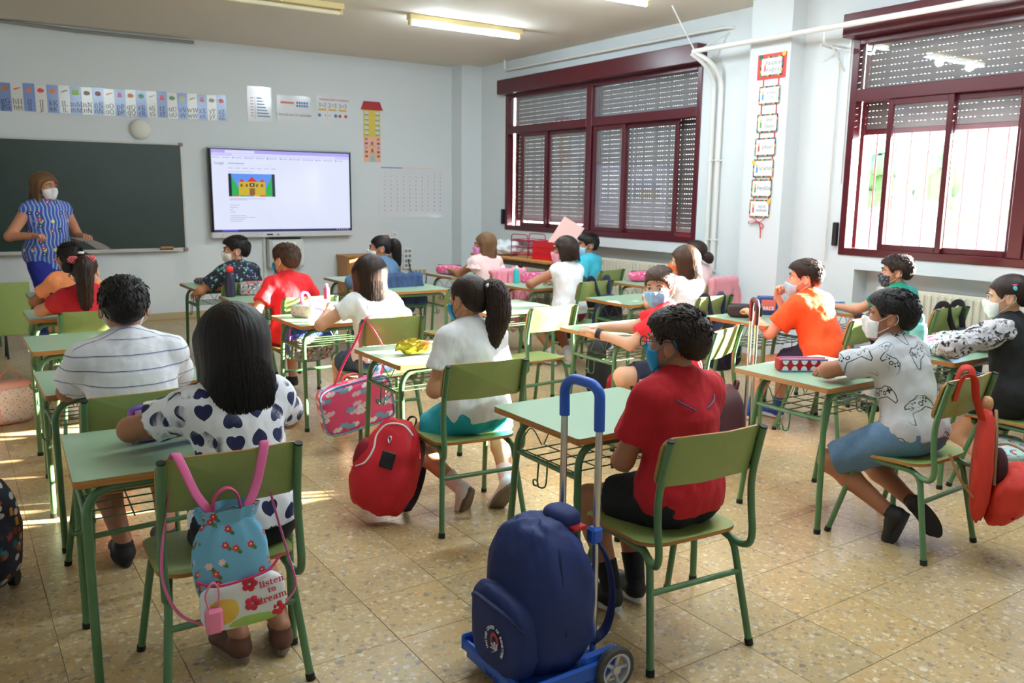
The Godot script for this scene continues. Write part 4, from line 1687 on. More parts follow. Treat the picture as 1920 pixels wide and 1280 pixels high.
func heart(im: Image, cx: float, cy: float, r: float, flip: float, col: Color) -> void:
	var w := im.get_width()
	var h := im.get_height()
	for y in range(int(-r * 1.3), int(r * 1.3) + 1):
		for x in range(int(-r * 1.3), int(r * 1.3) + 1):
			var u := x / r * 1.05
			var v := -y * flip / r * 1.05 + 0.1
			var q := u * u + v * v - 0.72
			if q * q * q - u * u * v * v * v * 1.1 <= 0.0:
				im.set_pixel(posmod(int(cx) + x, w), posmod(int(cy) + y, h), col)

func canvas(w: int, h: int, c: Color) -> Image:
	var im := Image.create(w, h, false, Image.FORMAT_RGB8)
	im.fill(c)
	return im

func print_mat(key: String, im: Image, size: float, rough := 0.8) -> StandardMaterial3D:
	return tri_tex(mat(key, Color.WHITE, rough), tex(im), size)

func make_prints() -> void:
	# hearts
	var im := canvas(256, 256, rgb(238, 239, 244))
	var navy := rgb(30, 36, 78)
	heart(im, 64, 64, 48, 1, navy)
	heart(im, 192, 100, 48, -1, navy)
	heart(im, 64, 200, 48, -1, navy)
	heart(im, 192, 228, 48, 1, navy)
	print_mat("hearts", im, 0.135)
	# navy stripes on white
	im = canvas(32, 128, rgb(232, 234, 240))
	im.fill_rect(Rect2i(0, 40, 32, 6), rgb(44, 54, 112))
	im.fill_rect(Rect2i(0, 50, 32, 3), rgb(150, 160, 205))
	print_mat("stripes", im, 0.052)
	# game pads drawn in line on grey marl
	im = speckle(512, rgb(198, 199, 203), [rgb(206, 207, 210), rgb(188, 189, 193)], 2500, 0.8, 2.5, 41)
	for k in 4:
		var o := Vector2([128, 384, 10, 266][k], [110, 150, 366, 400][k])
		var bs := Transform2D([0.4, -0.5, -0.3, 0.6][k], o)
		var pad := []
		for q in [Vector2(-70, 40), Vector2(-88, 62), Vector2(-102, 50), Vector2(-100, 10), Vector2(-80, -42), Vector2(-50, -58), Vector2(-22, -48), Vector2(22, -48), Vector2(50, -58), Vector2(80, -42), Vector2(100, 10), Vector2(102, 50), Vector2(88, 62), Vector2(70, 40), Vector2(44, 12), Vector2(-44, 12), Vector2(-70, 40)]:
			pad.append(bs * (q * 0.95))
		stroke(im, pad, 2.6, rgb(24, 24, 28))
		for q in [Vector2(-30, -14), Vector2(30, -14)]:
			var c := bs * (q as Vector2)
			disc(im, c.x, c.y, 13, rgb(24, 24, 28))
			disc(im, c.x, c.y, 7, rgb(198, 199, 203))
		for q in [Vector2(62, -34), Vector2(74, -22), Vector2(50, -22), Vector2(62, -10), Vector2(8, -30), Vector2(-8, -30)]:
			var c := bs * (q as Vector2)
			disc(im, c.x, c.y, 5.5, rgb(24, 24, 28))
		stroke(im, [bs * Vector2(-76, -22), bs * Vector2(-50, -22)], 5, rgb(24, 24, 28))
		stroke(im, [bs * Vector2(-63, -35), bs * Vector2(-63, -9)], 5, rgb(24, 24, 28))
	print_mat("gamepads", im, 0.34)
	# dark floral
	im = canvas(256, 256, rgb(22, 24, 34))
	rng.seed = 12
	for k in 26:
		var c := Vector2(rng.randi() % 256, rng.randi() % 256)
		var col: Color = [rgb(96, 170, 160), rgb(140, 120, 190), rgb(120, 190, 180), rgb(110, 110, 170)][k % 4]
		stroke(im, [c, c + Vector2(rng.randf_range(-6, 6), 26)], 1.6, col)
		disc(im, c.x, c.y, 13, col, 8)
	print_mat("floral_dark", im, 0.16)
	# black and white shards
	im = canvas(256, 256, rgb(196, 192, 196))
	for k in 70:
		var c := Vector2(rng.randi() % 256, rng.randi() % 256)
		var d := Vector2.from_angle(rng.randf() * TAU) * rng.randf_range(16, 46)
		stroke(im, [c, c + d * 0.5, c + d + Vector2(rng.randf_range(-14, 14), 0)], rng.randf_range(2.0, 8.0), [rgb(20, 20, 24), rgb(26, 26, 30), rgb(104, 102, 110), rgb(225, 222, 226)][k % 4])
	print_mat("shards", im, 0.2)
	# teacher's blouse: white waves on blue with blooms
	im = canvas(256, 256, rgb(44, 86, 176))
	for k in 8:
		var pts := []
		for y in 17:
			pts.append(Vector2(k * 32 + 10 + sin(y * PI / 4.0) * 5, y * 16))
		stroke(im, pts, 4.5, rgb(228, 230, 240))
		for p in pts:
			p.x += 9
		stroke(im, pts, 1.5, rgb(20, 34, 90))
	for k in 9:
		var c := Vector2(rng.randi() % 256, rng.randi() % 256)
		var col: Color = [rgb(228, 220, 110), rgb(26, 40, 70), rgb(176, 40, 60), rgb(24, 70, 60), rgb(60, 30, 60)][k % 5]
		for a in 6:
			var q := c + Vector2.from_angle(a * TAU / 6) * 11
			disc(im, q.x, q.y, 7, col)
		disc(im, c.x, c.y, 6, rgb(236, 236, 200))
	print_mat("blouse", im, 0.24)
	# denim
	im = speckle(256, rgb(92, 124, 156), [rgb(120, 150, 178), rgb(74, 104, 138), rgb(106, 138, 168)], 4000, 0.8, 3.0, 52)
	print_mat("denim", im, 0.22)
	im = speckle(256, rgb(52, 74, 112), [rgb(66, 90, 130), rgb(42, 60, 96)], 4000, 0.8, 3.0, 53)
	print_mat("denim_dark", im, 0.22)
	# rainbows on mint
	im = canvas(256, 256, rgb(176, 208, 204))
	for k in 8:
		var c := Vector2((k % 2) * 128 + (64 if (k / 2) % 2 else 0) + 32, (k / 2) * 64 + 48)
		var cs: Array = [[rgb(44, 48, 110), rgb(214, 70, 110), rgb(240, 200, 70)], [rgb(214, 90, 140), rgb(240, 190, 80), rgb(60, 70, 130)], [rgb(110, 170, 190), rgb(230, 120, 160), rgb(250, 220, 150)], [rgb(190, 60, 70), rgb(90, 150, 170), rgb(240, 160, 180)]][k % 4]
		for r in 3:
			var arc := []
			for a in 13:
				arc.append(c + Vector2(-cos(a * PI / 12), -sin(a * PI / 12)) * (34 - r * 10))
			stroke(im, arc, 3.8, cs[r])
	print_mat("rainbows", im, 0.17)
	# jungle: dark leaves, animals' patches
	im = canvas(256, 256, rgb(24, 28, 44))
	for k in 46:
		var c := Vector2(rng.randi() % 256, rng.randi() % 256)
		var col: Color = [rgb(170, 74, 40), rgb(60, 130, 128), rgb(214, 150, 60), rgb(190, 190, 190), rgb(40, 92, 84), rgb(150, 60, 40)][k % 6]
		if k % 3 == 0:
			disc(im, c.x, c.y, rng.randf_range(9, 17), col, rng.randf_range(7, 13))
		else:
			var d := Vector2.from_angle(rng.randf() * TAU) * 26.0
			stroke(im, [c, c + d], 1.6, col)
			for q in 5:
				var p := c + d * (q + 1) / 5.0
				stroke(im, [p, p + d.orthogonal() * 0.4 - d * 0.2], 1.8, col)
				stroke(im, [p, p - d.orthogonal() * 0.4 - d * 0.2], 1.8, col)
	print_mat("jungle", im, 0.26)
	# flowers on sky blue
	im = canvas(256, 256, rgb(112, 176, 206))
	for k in 13:
		var c := Vector2(rng.randi() % 256, rng.randi() % 256)
		stroke(im, [c, c + Vector2(16, 18)], 7, rgb(72, 120, 56))
		var col: Color = [rgb(206, 36, 66), rgb(236, 196, 210), rgb(206, 36, 66), rgb(214, 60, 80)][k % 4]
		for a in 6:
			var q := c + Vector2.from_angle(a * TAU / 6 + k) * 10
			stroke(im, [c, q], 4.2, col)
		disc(im, c.x, c.y, 4, rgb(240, 214, 90))
	print_mat("flowers", im, 0.17)
	# busy comic red/green/grey
	im = canvas(256, 256, rgb(150, 150, 156))
	for k in 60:
		var c := Vector2(rng.randi() % 256, rng.randi() % 256)
		var d := Vector2.from_angle(rng.randf() * TAU) * rng.randf_range(8, 26)
		stroke(im, [c, c + d], rng.randf_range(3, 10), [rgb(176, 30, 40), rgb(60, 120, 60), rgb(40, 44, 60), rgb(206, 206, 210), rgb(190, 40, 44), rgb(214, 170, 70)][k % 6])
	print_mat("comic", im, 0.13)
	# pinks
	im = canvas(256, 256, rgb(232, 92, 140))
	for k in 34:
		var c := Vector2(rng.randi() % 256, rng.randi() % 256)
		disc(im, c.x, c.y, rng.randf_range(8, 26), [rgb(240, 150, 186), rgb(226, 110, 170), rgb(246, 196, 214), rgb(214, 130, 200), rgb(150, 200, 210), rgb(240, 170, 120)][k % 6], rng.randf_range(6, 18))
	print_mat("pink_toys", im, 0.14, 0.4)
	im = canvas(256, 256, rgb(232, 84, 136))
	for k in 12:
		var c := Vector2(rng.randi() % 256, rng.randi() % 256)
		for q in 4:
			disc(im, c.x + q * 13 - 20, c.y + (q % 2) * -8, 14, [rgb(244, 236, 240), rgb(238, 200, 218), rgb(120, 180, 214)][k % 3])
	print_mat("pink_clouds", im, 0.2, 0.2)
	# small floral pale
	im = canvas(128, 128, rgb(228, 212, 206))
	for k in 18:
		disc(im, rng.randi() % 128, rng.randi() % 128, rng.randf_range(3, 8), [rgb(206, 130, 140), rgb(150, 170, 150), rgb(232, 180, 180), rgb(120, 130, 160)][k % 4])
	print_mat("tiny_flowers", im, 0.07)
	im = canvas(128, 128, rgb(52, 60, 84))
	for k in 26:
		disc(im, rng.randi() % 128, rng.randi() % 128, rng.randf_range(3, 8), [rgb(206, 90, 60), rgb(80, 150, 190), rgb(220, 190, 90), rgb(90, 170, 120)][k % 4])
	print_mat("tiny_dark", im, 0.06)
	im = canvas(128, 128, rgb(238, 238, 236))
	for k in 16:
		disc(im, rng.randi() % 128, rng.randi() % 128, rng.randf_range(2, 6), [rgb(190, 190, 196), rgb(214, 190, 190), rgb(180, 190, 200)][k % 3])
	print_mat("mask_dots", im, 0.06)
	# hair: vertical streaks in three tones
	for q in [["hair_black", rgb(18, 14, 13), rgb(38, 31, 29)], ["hair_dark", rgb(30, 20, 16), rgb(58, 40, 31)], ["hair_brown", rgb(48, 31, 22), rgb(84, 57, 39)], ["hair_fair", rgb(88, 62, 42), rgb(132, 98, 66)]]:
		var hi := Image.create(256, 64, false, Image.FORMAT_RGB8)
		var hn := noise(0.35, 61)
		for y in 64:
			for x in 256:
				var b := 0.5 + 0.5 * hn.get_noise_2d(x, y * 0.06)
				hi.set_pixel(x, y, (q[1] as Color).lerp(q[2], b))
		var hm := tri_tex(mat(q[0], Color.WHITE, 0.48), tex(hi), 0.12)
		hm.metallic_specular = 0.35
		hm.uv1_triplanar_sharpness = 3.0
	for q in [["polo_white", rgb(236, 236, 238)], ["red_cloth", rgb(190, 22, 36)], ["red_bright", rgb(222, 30, 40)], ["orange_cloth", rgb(244, 88, 30)], ["peach_cloth", rgb(244, 150, 96)], ["green_cloth", rgb(22, 138, 108)], ["turq_cloth", rgb(62, 178, 200)], ["turq_shorts", rgb(36, 168, 190)], ["black_cloth", rgb(22, 22, 25)], ["navy_cloth", rgb(26, 30, 52)], ["blue_trousers", rgb(30, 40, 140)], ["pale_pink", rgb(238, 208, 204)], ["pink_coat", rgb(240, 150, 166)], ["grey_cloth", rgb(150, 156, 168)], ["maroon_cloth", rgb(140, 26, 56)], ["mint_cloth", rgb(120, 206, 196)]]:
		var m := mat(q[0], q[1], 0.85)
		m.rim_enabled = true
		m.rim = 0.15
		m.rim_tint = 0.6
	for q in [["mask_blue", rgb(166, 206, 226)], ["mask_teal", rgb(20, 150, 206)], ["mask_pink", rgb(244, 170, 190)], ["mask_white", rgb(236, 236, 236)], ["mask_sky", rgb(140, 186, 224)], ["mask_orange", rgb(232, 110, 50)], ["mask_lilac", rgb(236, 150, 210)]]:
		mat(q[0], q[1], 0.75)
	mat("loop_white", rgb(236, 238, 240), 0.6)
	mat("shoe_white", rgb(236, 228, 228), 0.6)
	mat("shoe_black", rgb(24, 25, 30), 0.6)
	mat("shoe_blue", rgb(30, 62, 170), 0.5)
	mat("shoe_brown", rgb(96, 58, 44), 0.6)
	mat("shoe_grey", rgb(112, 104, 98), 0.7)
	mat("sole_white", rgb(225, 224, 220), 0.6)
	mat("sole_dark", rgb(30, 30, 34), 0.7)
	mat("sole_brown", rgb(120, 104, 88), 0.7)

# ---------------------------------------------------------------- the class
const SK_LIGHT := Color(0.86, 0.66, 0.54)
const SK_MID := Color(0.78, 0.56, 0.43)
const SK_TAN := Color(0.66, 0.44, 0.32)

func build_class() -> void:
	chair0 = make_chair()
	place_chair("heart", 0.585, -2.4, -0.04, "green chair with the pink-strapped drawstring bag hanging on its back")
	place_chair("stripe", 0.49, -3.2, 0.05, "green chair of the boy in the striped polo shirt")
	place_chair("free_left", 0.68, -4.32, -0.1, "unoccupied green chair between the striped polo boy and the girl in red")
	place_chair("ribbon", 0.66, -5.38, 0.0, "green chair of the girl with the red polka dot hair bow")
	place_chair("peach", 0.72, -6.42, 0.0, "green chair of the boy in the peach shirt near the teacher")
	place_chair("pony", 1.8, -3.06, -0.1, "green chair of the girl in the white shirt and turquoise shorts")
	place_chair("straight", 2.0, -4.36, -0.05, "sunlit green chair with the pink lunch bag hanging from it")
	place_chair("hero", 1.93, -5.45, 0.0, "green chair with the blue and pink backpack hanging from it")
	place_chair("floral", 1.84, -6.5, 0.0, "green chair of the boy in the dark floral shirt")
	place_chair("denim", 3.08, -6.45, 0.0, "green chair with a blue jacket over its back")
	place_chair("free_back", 3.09, -5.42, 0.06, "unoccupied green chair behind the girl in the denim jacket")
	place_chair("red", 1.825, -1.855, -0.09, "green chair of the boy with glasses in the red shirt")
	place_chair("turned", 3.24, -3.17, 0.35, "green chair of the boy turning round in red and white")
	place_chair("free_mid", 3.02, -4.3, 0.05, "unoccupied sunlit green chair at the empty desk")
	place_chair("game", 3.21, -1.875, 0.04, "green chair with the open red backpack hanging on its back")
	place_chair("camo", 4.2, -1.9, 0.0, "green chair of the girl in black with patterned sleeves")
	place_chair("orange", 4.3, -3.05, 0.1, "green chair with the black and white bag hanging on its back")
	place_chair("bob", 4.3, -4.2, 0.1, "green chair with two navy straps over its back")
	place_chair("lace", 4.2, -5.35, 0.1, "green chair with the navy backpack hanging from it")
	place_chair("rose", 4.1, -6.45, 0.1, "green chair with a pink coat over its back")
	place_chair("teal", 5.2, -3.05, 0.0, "green chair of the boy in the green shirt beside the radiator")
	place_chair("bun", 5.2, -4.95, 0.1, "green chair with a dusty pink jacket over its back")
	place_chair("turq", 4.93, -6.05, 0.25, "green chair of the boy in the turquoise shirt by the wall")
	chair0.free()

	var B: Callable = person
	# column by the left
	B.call({"key": "heart", "label": "girl with long straight black hair in a white top printed with navy hearts", "at": Vector2(0.66, -2.36), "turn": 2.0, "lean": 13.0, "side": -2.0, "s": 1.03, "cell": 0.0085, "skin": SK_TAN, "hair_col": rgb(20, 16, 15),
		"hair": "long", "hair_mat": mat("hair_black"), "length": 0.215, "spread": 0.098, "volume": 0.013, "hair_cell": 0.0044, "strands": 700, "yaw_head": 4.0, "pitch": -4.0, "head_s": 1.02,
		"wl": Vector3(-0.06, 0.665, -0.27), "pl": Vector3(-1, -0.2, -0.5), "wr": Vector3(0.1, 0.665, -0.4), "pr": Vector3(1, -0.4, 0.2), "hdl": Vector3(0.6, -0.5, 0.5), "hl": "rest",
		"top": mat("hearts"), "sleeve": 0.62, "loose": 0.014, "bottom": mat("black_cloth"), "leg": 0.55, "leg_loose": 0.02, "al": Vector3(-0.03, 0.085, -0.02), "ar": Vector3(0.09, 0.085, 0.0), "kpl": Vector3(0, 1, -1), "kpr": Vector3(0, 1, -1), "shoe": mat("shoe_brown"), "sole": mat("sole_brown"), "footL": Vector3(-0.2, 0, -1), "footR": Vector3(0.3, 0, -1), "shoe_s": 0.95, "mask": mat("mask_white")})
	B.call({"key": "stripe", "label": "sturdy boy with short black hair in a white polo with navy stripes", "at": Vector2(0.52, -3.2), "lean": 10.0, "s": 1.07, "wide": 1.14, "cell": 0.01, "skin": SK_TAN, "hair_col": rgb(20, 16, 15),
		"hair": "short", "hair_mat": mat("hair_black"), "top_name": "polo_shirt", "volume": 0.009, "top_": 0.0, "yaw_head": -6.0, "head_s": 1.0,
		"wl": Vector3(-0.06, 0.665, -0.4), "pl": Vector3(-1, -0.7, 0.2), "wr": Vector3(0.08, 0.665, -0.4), "pr": Vector3(1, -0.7, 0.2),
		"top": mat("stripes"), "sleeve": 0.72, "loose": 0.016, "collar": mat("polo_white"), "collar_r": 0.013, "collar_up": 0.006, "bottom": mat("navy_cloth"), "leg": 0.8, "ar": Vector3(0.1, 0.085, -0.12), "al": Vector3(-0.06, 0.085, -0.08), "shoe": mat("shoe_black"), "sole": mat("sole_dark"), "mask": mat("mask_dots")})
	B.call({"key": "ribbon", "label": "girl in a red top with a long ponytail and dotted red bow", "at": Vector2(0.66, -5.38), "lean": 12.0, "s": 0.97, "skin": SK_MID, "hair_col": rgb(34, 23, 18),
		"hair": "tail", "hair_mat": mat("hair_dark"), "tail": [Vector3(0.01, 0.06, 0.1), Vector3(0.015, 0.03, 0.135), Vector3(0.015, -0.1, 0.14), Vector3(0.012, -0.24, 0.125)], "tail_r": 0.042, "yaw_head": -12.0,
		"top": mat("red_cloth"), "sleeve": 0.55, "bottom": mat("navy_cloth"), "leg": 0.8, "pl": Vector3(-1, 0.0, 0.2), "wl": Vector3(-0.06, 0.665, -0.3), "shoe": mat("shoe_white"), "mask": mat("mask_white")})
	B.call({"label": "boy with short black hair in a plain peach shirt before the teacher", "at": Vector2(0.71, -6.42), "lean": 16.0, "s": 0.98, "skin": SK_TAN, "hair_col": rgb(20, 16, 15), "hair": "short", "hair_mat": mat("hair_black"), "yaw_head": 10.0,
		"top": mat("peach_cloth"), "sleeve": 0.6, "bottom": mat("peach_cloth"), "leg": 0.8, "shoe": mat("shoe_blue"), "mask": mat("mask_blue")})
	# second column
	B.call({"key": "pony", "label": "girl in a white shirt and turquoise shorts with a curly dark ponytail", "at": Vector2(1.86, -3.03), "turn": 2.0, "lean": 8.0, "s": 1.0, "cell": 0.0092, "skin": SK_MID, "hair_col": rgb(34, 23, 18),
		"hair": "tail", "hair_mat": mat("hair_dark"), "hair_cell": 0.0046, "volume": 0.006, "tail": [Vector3(0.025, 0.055, 0.09), Vector3(0.04, 0.04, 0.125), Vector3(0.05, -0.04, 0.135), Vector3(0.045, -0.12, 0.12), Vector3(0.03, -0.19, 0.11)], "tail_r": 0.045, "curl": 0.12, "tie": mat("pink_tie", rgb(232, 80, 130), 0.4), "yaw_head": 12.0,
		"wl": Vector3(-0.05, 0.52, -0.16), "pl": Vector3(-1, -0.5, 0.6), "wr": Vector3(0.03, 0.55, -0.2), "pr": Vector3(1, -0.6, 0.5),
		"top": mat("polo_white"), "sleeve": 0.62, "loose": 0.016, "collar": mat("red_cloth"), "collar_r": 0.006, "bottom": mat("turq_shorts"), "leg": 0.62, "leg_loose": 0.02, "al": Vector3(-0.07, 0.12, -0.05), "ar": Vector3(0.14, 0.13, 0.02), "footL": Vector3(0.1, -0.8, -0.5), "footR": Vector3(-0.15, -0.75, -0.55), "kpl": Vector3(-0.6, 1, -1), "kpr": Vector3(0.4, 1, -1), "flat_feet": false, "shoe": mat("shoe_white"), "sole": mat("sole_brown"), "sock": mat("sock_pink", rgb(240, 200, 200), 0.8), "mask": mat("mask_teal"), "loops": mat("loop_grey", rgb(86, 110, 126), 0.6)})
	B.call({"label": "girl in a white top with straight brown hair lit by the sun", "at": Vector2(2.0, -4.36), "lean": 12.0, "s": 0.98, "cell": 0.0105, "skin": SK_LIGHT, "hair_col": rgb(60, 40, 28),
		"hair": "long", "hair_mat": mat("hair_dark"), "length": 0.2, "spread": 0.088, "volume": 0.01, "strands": 300, "yaw_head": 6.0,
		"top": mat("polo_white"), "sleeve": 0.45, "bottom": mat("denim_dark"), "leg": 0.85, "wl": Vector3(-0.17, 0.72, -0.28), "pl": Vector3(-1, -0.7, -0.2), "wr": Vector3(0.12, 0.665, -0.28), "pr": Vector3(1, -0.2, 0.2), "shoe": mat("shoe_white"), "mask": mat("mask_white")})
	B.call({"key": "hero", "label": "boy in a bright red shirt with a blue mask cord and brown hair", "at": Vector2(1.89, -5.45), "lean": 11.0, "s": 1.0, "skin": SK_MID, "hair_col": rgb(60, 40, 28), "hair": "short", "hair_mat": mat("hair_brown"), "top_": 0.0, "spiky": 1.6, "yaw_head": 24.0,
		"top": mat("red_bright"), "sleeve": 0.65, "bottom": mat("red_bright"), "leg": 0.85, "wl": Vector3(-0.22, 0.42, -0.05), "pl": Vector3(-1, 0.0, 0.6), "wr": Vector3(0.1, 0.665, -0.3), "shoe": mat("shoe_black"), "mask": mat("mask_teal")})
	B.call({"label": "boy in a dark floral print shirt with a patterned white mask", "at": Vector2(1.86, -6.5), "lean": 6.0, "s": 0.99, "skin": SK_MID, "hair_col": rgb(20, 16, 15), "hair": "short", "hair_mat": mat("hair_black"), "yaw_head": 62.0, "turn": 12.0,
		"top": mat("floral_dark"), "sleeve": 0.72, "loose": 0.018, "bottom": mat("navy_cloth"), "leg": 0.85, "wl": Vector3(-0.22, 0.6, -0.3), "pl": Vector3(-1, -0.5, 0.3), "shoe": mat("shoe_black"), "mask": mat("mask_dots")})
	# third column
	B.call({"key": "red", "label": "boy with glasses in a red shirt wearing a turquoise mask and cord", "at": Vector2(1.86, -1.81), "turn": -2.0, "lean": 3.0, "hunch": 2.0, "s": 1.0, "cell": 0.0082, "skin": SK_TAN, "hair_col": rgb(34, 23, 18),
		"hair": "short", "hair_mat": mat("hair_dark"), "hair_cell": 0.0042, "volume": 0.008, "yaw_head": 22.0, "pitch": -2.0,
		"wl": Vector3(-0.05, 0.52, -0.24), "pl": Vector3(-1, -0.8, 0.6), "wr": Vector3(0.04, 0.54, -0.26), "pr": Vector3(1, -0.6, 0.4), "hl": "fist", "hr": "fist",
		"top": mat("red_cloth"), "sleeve": 0.66, "loose": 0.016, "bottom": mat("black_cloth"), "leg": 0.62, "leg_loose": 0.018, "al": Vector3(-0.1, 0.09, -0.2), "ar": Vector3(0.02, 0.085, -0.22), "footL": Vector3(-0.2, 0, -1), "footR": Vector3(0.1, 0, -1), "shoe": mat("shoe_black"), "sock": mat("black_cloth"), "sock_len": 0.3, "mask": mat("mask_teal"), "loops": mat("loop_teal", rgb(30, 150, 196), 0.6)})
	B.call({"key": "turned", "label": "boy in red and white turning round to look, in a sky blue mask", "at": Vector2(3.22, -3.17), "turn": 38.0, "lean": 15.0, "s": 0.97, "cell": 0.0095, "skin": SK_LIGHT, "hair_col": rgb(60, 40, 28),
		"hair": "short", "hair_mat": mat("hair_brown"), "hair_cell": 0.0046, "yaw_head": 80.0, "pitch": -4.0, "volume": 0.006,
		"wl": Vector3(-0.16, 0.665, -0.42), "pl": Vector3(-0.6, -1, 0.2), "wr": Vector3(0.02, 0.67, -0.46), "pr": Vector3(0.6, -1, 0.2), "hl": "flat", "hr": "rest",
		"top": mat("red_bright"), "sleeve": 0.7, "loose": 0.018, "bottom": mat("navy_cloth"), "leg": 0.82, "leg_loose": 0.02, "al": Vector3(0.02, 0.33, -0.3), "kpl": Vector3(-1, 0.35, -0.4), "ar": Vector3(0.1, 0.1, -0.3), "flat_feet": false, "footL": Vector3(-0.75, 0.1, -0.3), "shoe": mat("shoe_grey"), "sole": mat("sole_brown"), "mask": mat("mask_sky"), "loops": mat("loop_sky", rgb(140, 186, 224), 0.6)})
	B.call({"label": "girl in a denim jacket with a dark ponytail at the board wall", "at": Vector2(3.04, -6.46), "lean": 6.0, "s": 0.97, "skin": SK_TAN, "hair_col": rgb(20, 16, 15),
		"hair": "tail", "hair_mat": mat("hair_black"), "tail": [Vector3(0.0, 0.05, 0.095), Vector3(0.0, 0.03, 0.13), Vector3(0.01, -0.06, 0.14), Vector3(0.02, -0.14, 0.15)], "tail_r": 0.038, "yaw_head": 58.0, "turn": 8.0,
		"top_name": "denim_jacket", "top": mat("denim"), "sleeve": 1.9, "loose": 0.018, "bottom_name": "jeans", "bottom": mat("denim_dark"), "leg": 1.9, "shoe": mat("shoe_white"), "mask": mat("mask_white")})
	# fourth column
	B.call({"key": "game", "label": "boy in a grey shirt printed with game pads, arms folded on desk", "at": Vector2(3.2, -1.83), "lean": 17.0, "s": 0.99, "cell": 0.0085, "skin": SK_TAN, "hair_col": rgb(20, 16, 15),
		"hair": "short", "hair_mat": mat("hair_black"), "hair_cell": 0.0044, "yaw_head": 28.0, "pitch": 3.0,
		"wl": Vector3(0.0, 0.662, -0.3), "pl": Vector3(-1, -0.3, -0.9), "wr": Vector3(-0.04, 0.665, -0.37), "pr": Vector3(1, -0.2, -0.2),
		"top": mat("gamepads"), "sleeve": 0.66, "loose": 0.016, "bottom_name": "denim_shorts", "bottom": mat("denim"), "leg": 0.92, "leg_loose": 0.02, "al": Vector3(-0.09, 0.13, -0.03), "ar": Vector3(0.02, 0.16, 0.0), "kpl": Vector3(-0.3, 1, -1), "kpr": Vector3(0.3, 1, -1), "flat_feet": false, "footL": Vector3(0.1, -0.85, -0.35), "footR": Vector3(0.3, -0.5, 0.2), "shoe": mat("shoe_black"), "sole": mat("sole_dark"), "mask": mat("mask_dots")})
	B.call({"key": "camo", "label": "girl in black with patterned sleeves and a hair clip, writing", "at": Vector2(4.19, -1.9), "lean": 11.0, "s": 1.0, "cell": 0.0095, "skin": SK_LIGHT, "hair_col": rgb(34, 23, 18),
		"hair": "tail", "hair_mat": mat("hair_dark"), "hair_cell": 0.0046, "tail": [Vector3(0.0, 0.02, 0.105), Vector3(0.0, 0.015, 0.13), Vector3(0.01, 0.0, 0.165), Vector3(0.01, -0.045, 0.18)], "tail_r": 0.05, "curl": 0.5, "yaw_head": 24.0, "pitch": -6.0,
		"wl": Vector3(-0.17, 0.665, -0.33), "pl": Vector3(-1, -0.1, 0.0), "wr": Vector3(0.02, 0.68, -0.42), "pr": Vector3(1, -0.5, 0.0),
		"top_name": "black_jacket", "top": mat("black_cloth"), "sleeve": 0.0, "loose": 0.02, "bottom": mat("black_cloth"), "leg": 0.6, "al": Vector3(-0.05, 0.1, 0.02), "ar": Vector3(0.1, 0.1, 0.05), "kpl": Vector3(0, 1, -1), "kpr": Vector3(0, 1, -1), "footL": Vector3(0, -0.4, -1), "footR": Vector3(0.2, -0.4, -1), "shoe": mat("navy_cloth"), "sole": mat("sole_grey", rgb(120, 120, 60), 0.7), "mask": mat("mask_dots")})
	B.call({"key": "orange", "label": "boy in a bright orange shirt with a pale mask under his nose", "at": Vector2(4.27, -3.03), "lean": 24.0, "hunch": 1.1, "s": 1.02, "cell": 0.0095, "skin": SK_LIGHT, "hair_col": rgb(34, 23, 18),
		"hair": "short", "hair_mat": mat("hair_dark"), "hair_cell": 0.0048, "yaw_head": 36.0, "volume": 0.006,
		"wl": Vector3(-0.17, 0.67, -0.42), "pl": Vector3(-0.5, -1, 0.6), "wr": Vector3(-0.03, 0.79, -0.36), "pr": Vector3(0.2, -1, -0.3), "hr": "fist", "hdr": Vector3(-0.05, 1, 0.25), "hur": Vector3(0, 0.3, -1),
		"top": mat("orange_cloth"), "sleeve": 0.72, "loose": 0.02, "bottom": mat("navy_cloth"), "leg": 0.7, "leg_loose": 0.02, "al": Vector3(-0.12, 0.085, -0.42), "ar": Vector3(0.05, 0.085, -0.36), "footL": Vector3(-0.5, 0, -1), "shoe": mat("shoe_blue"), "sock": mat("sock_blue", rgb(40, 100, 160), 0.8), "sock_len": 0.18, "mask": mat("mask_blue"), "mask_off": Vector3(0, -0.02, -0.004)})
	B.call({"label": "girl in a white and grey top with shoulder-length brown hair", "at": Vector2(4.3, -4.18), "lean": 8.0, "s": 0.98, "skin": SK_LIGHT, "hair_col": rgb(80, 54, 36),
		"hair": "bob", "hair_mat": mat("hair_brown"), "bob_low": -0.115, "volume": 0.012, "strands": 240, "yaw_head": 38.0,
		"top": mat("polo_white"), "sleeve": 0.6, "bottom": mat("grey_cloth"), "leg": 0.85, "shoe": mat("shoe_white"), "mask": mat("mask_orange")})
	B.call({"label": "girl in a sleeveless white blouse with a dark bob and pink mask", "at": Vector2(4.17, -5.38), "lean": 9.0, "s": 1.0, "cell": 0.011, "skin": SK_TAN, "hair_col": rgb(34, 23, 18),
		"hair": "bob", "hair_mat": mat("hair_dark"), "bob_low": -0.075, "volume": 0.013, "strands": 160, "fringe": true, "yaw_head": 50.0,
		"top_name": "blouse", "top": mat("polo_white"), "sleeve": 0.0, "loose": 0.016, "bottom": mat("maroon_cloth"), "leg": 0.7, "wl": Vector3(-0.18, 0.665, -0.3), "pl": Vector3(-1, -0.3, 0.2), "al": Vector3(-0.08, 0.085, -0.1), "ar": Vector3(0.06, 0.085, -0.08), "shoe": mat("shoe_white"), "sock": mat("loop_white"), "sock_len": 0.2, "mask": mat("mask_pink")})
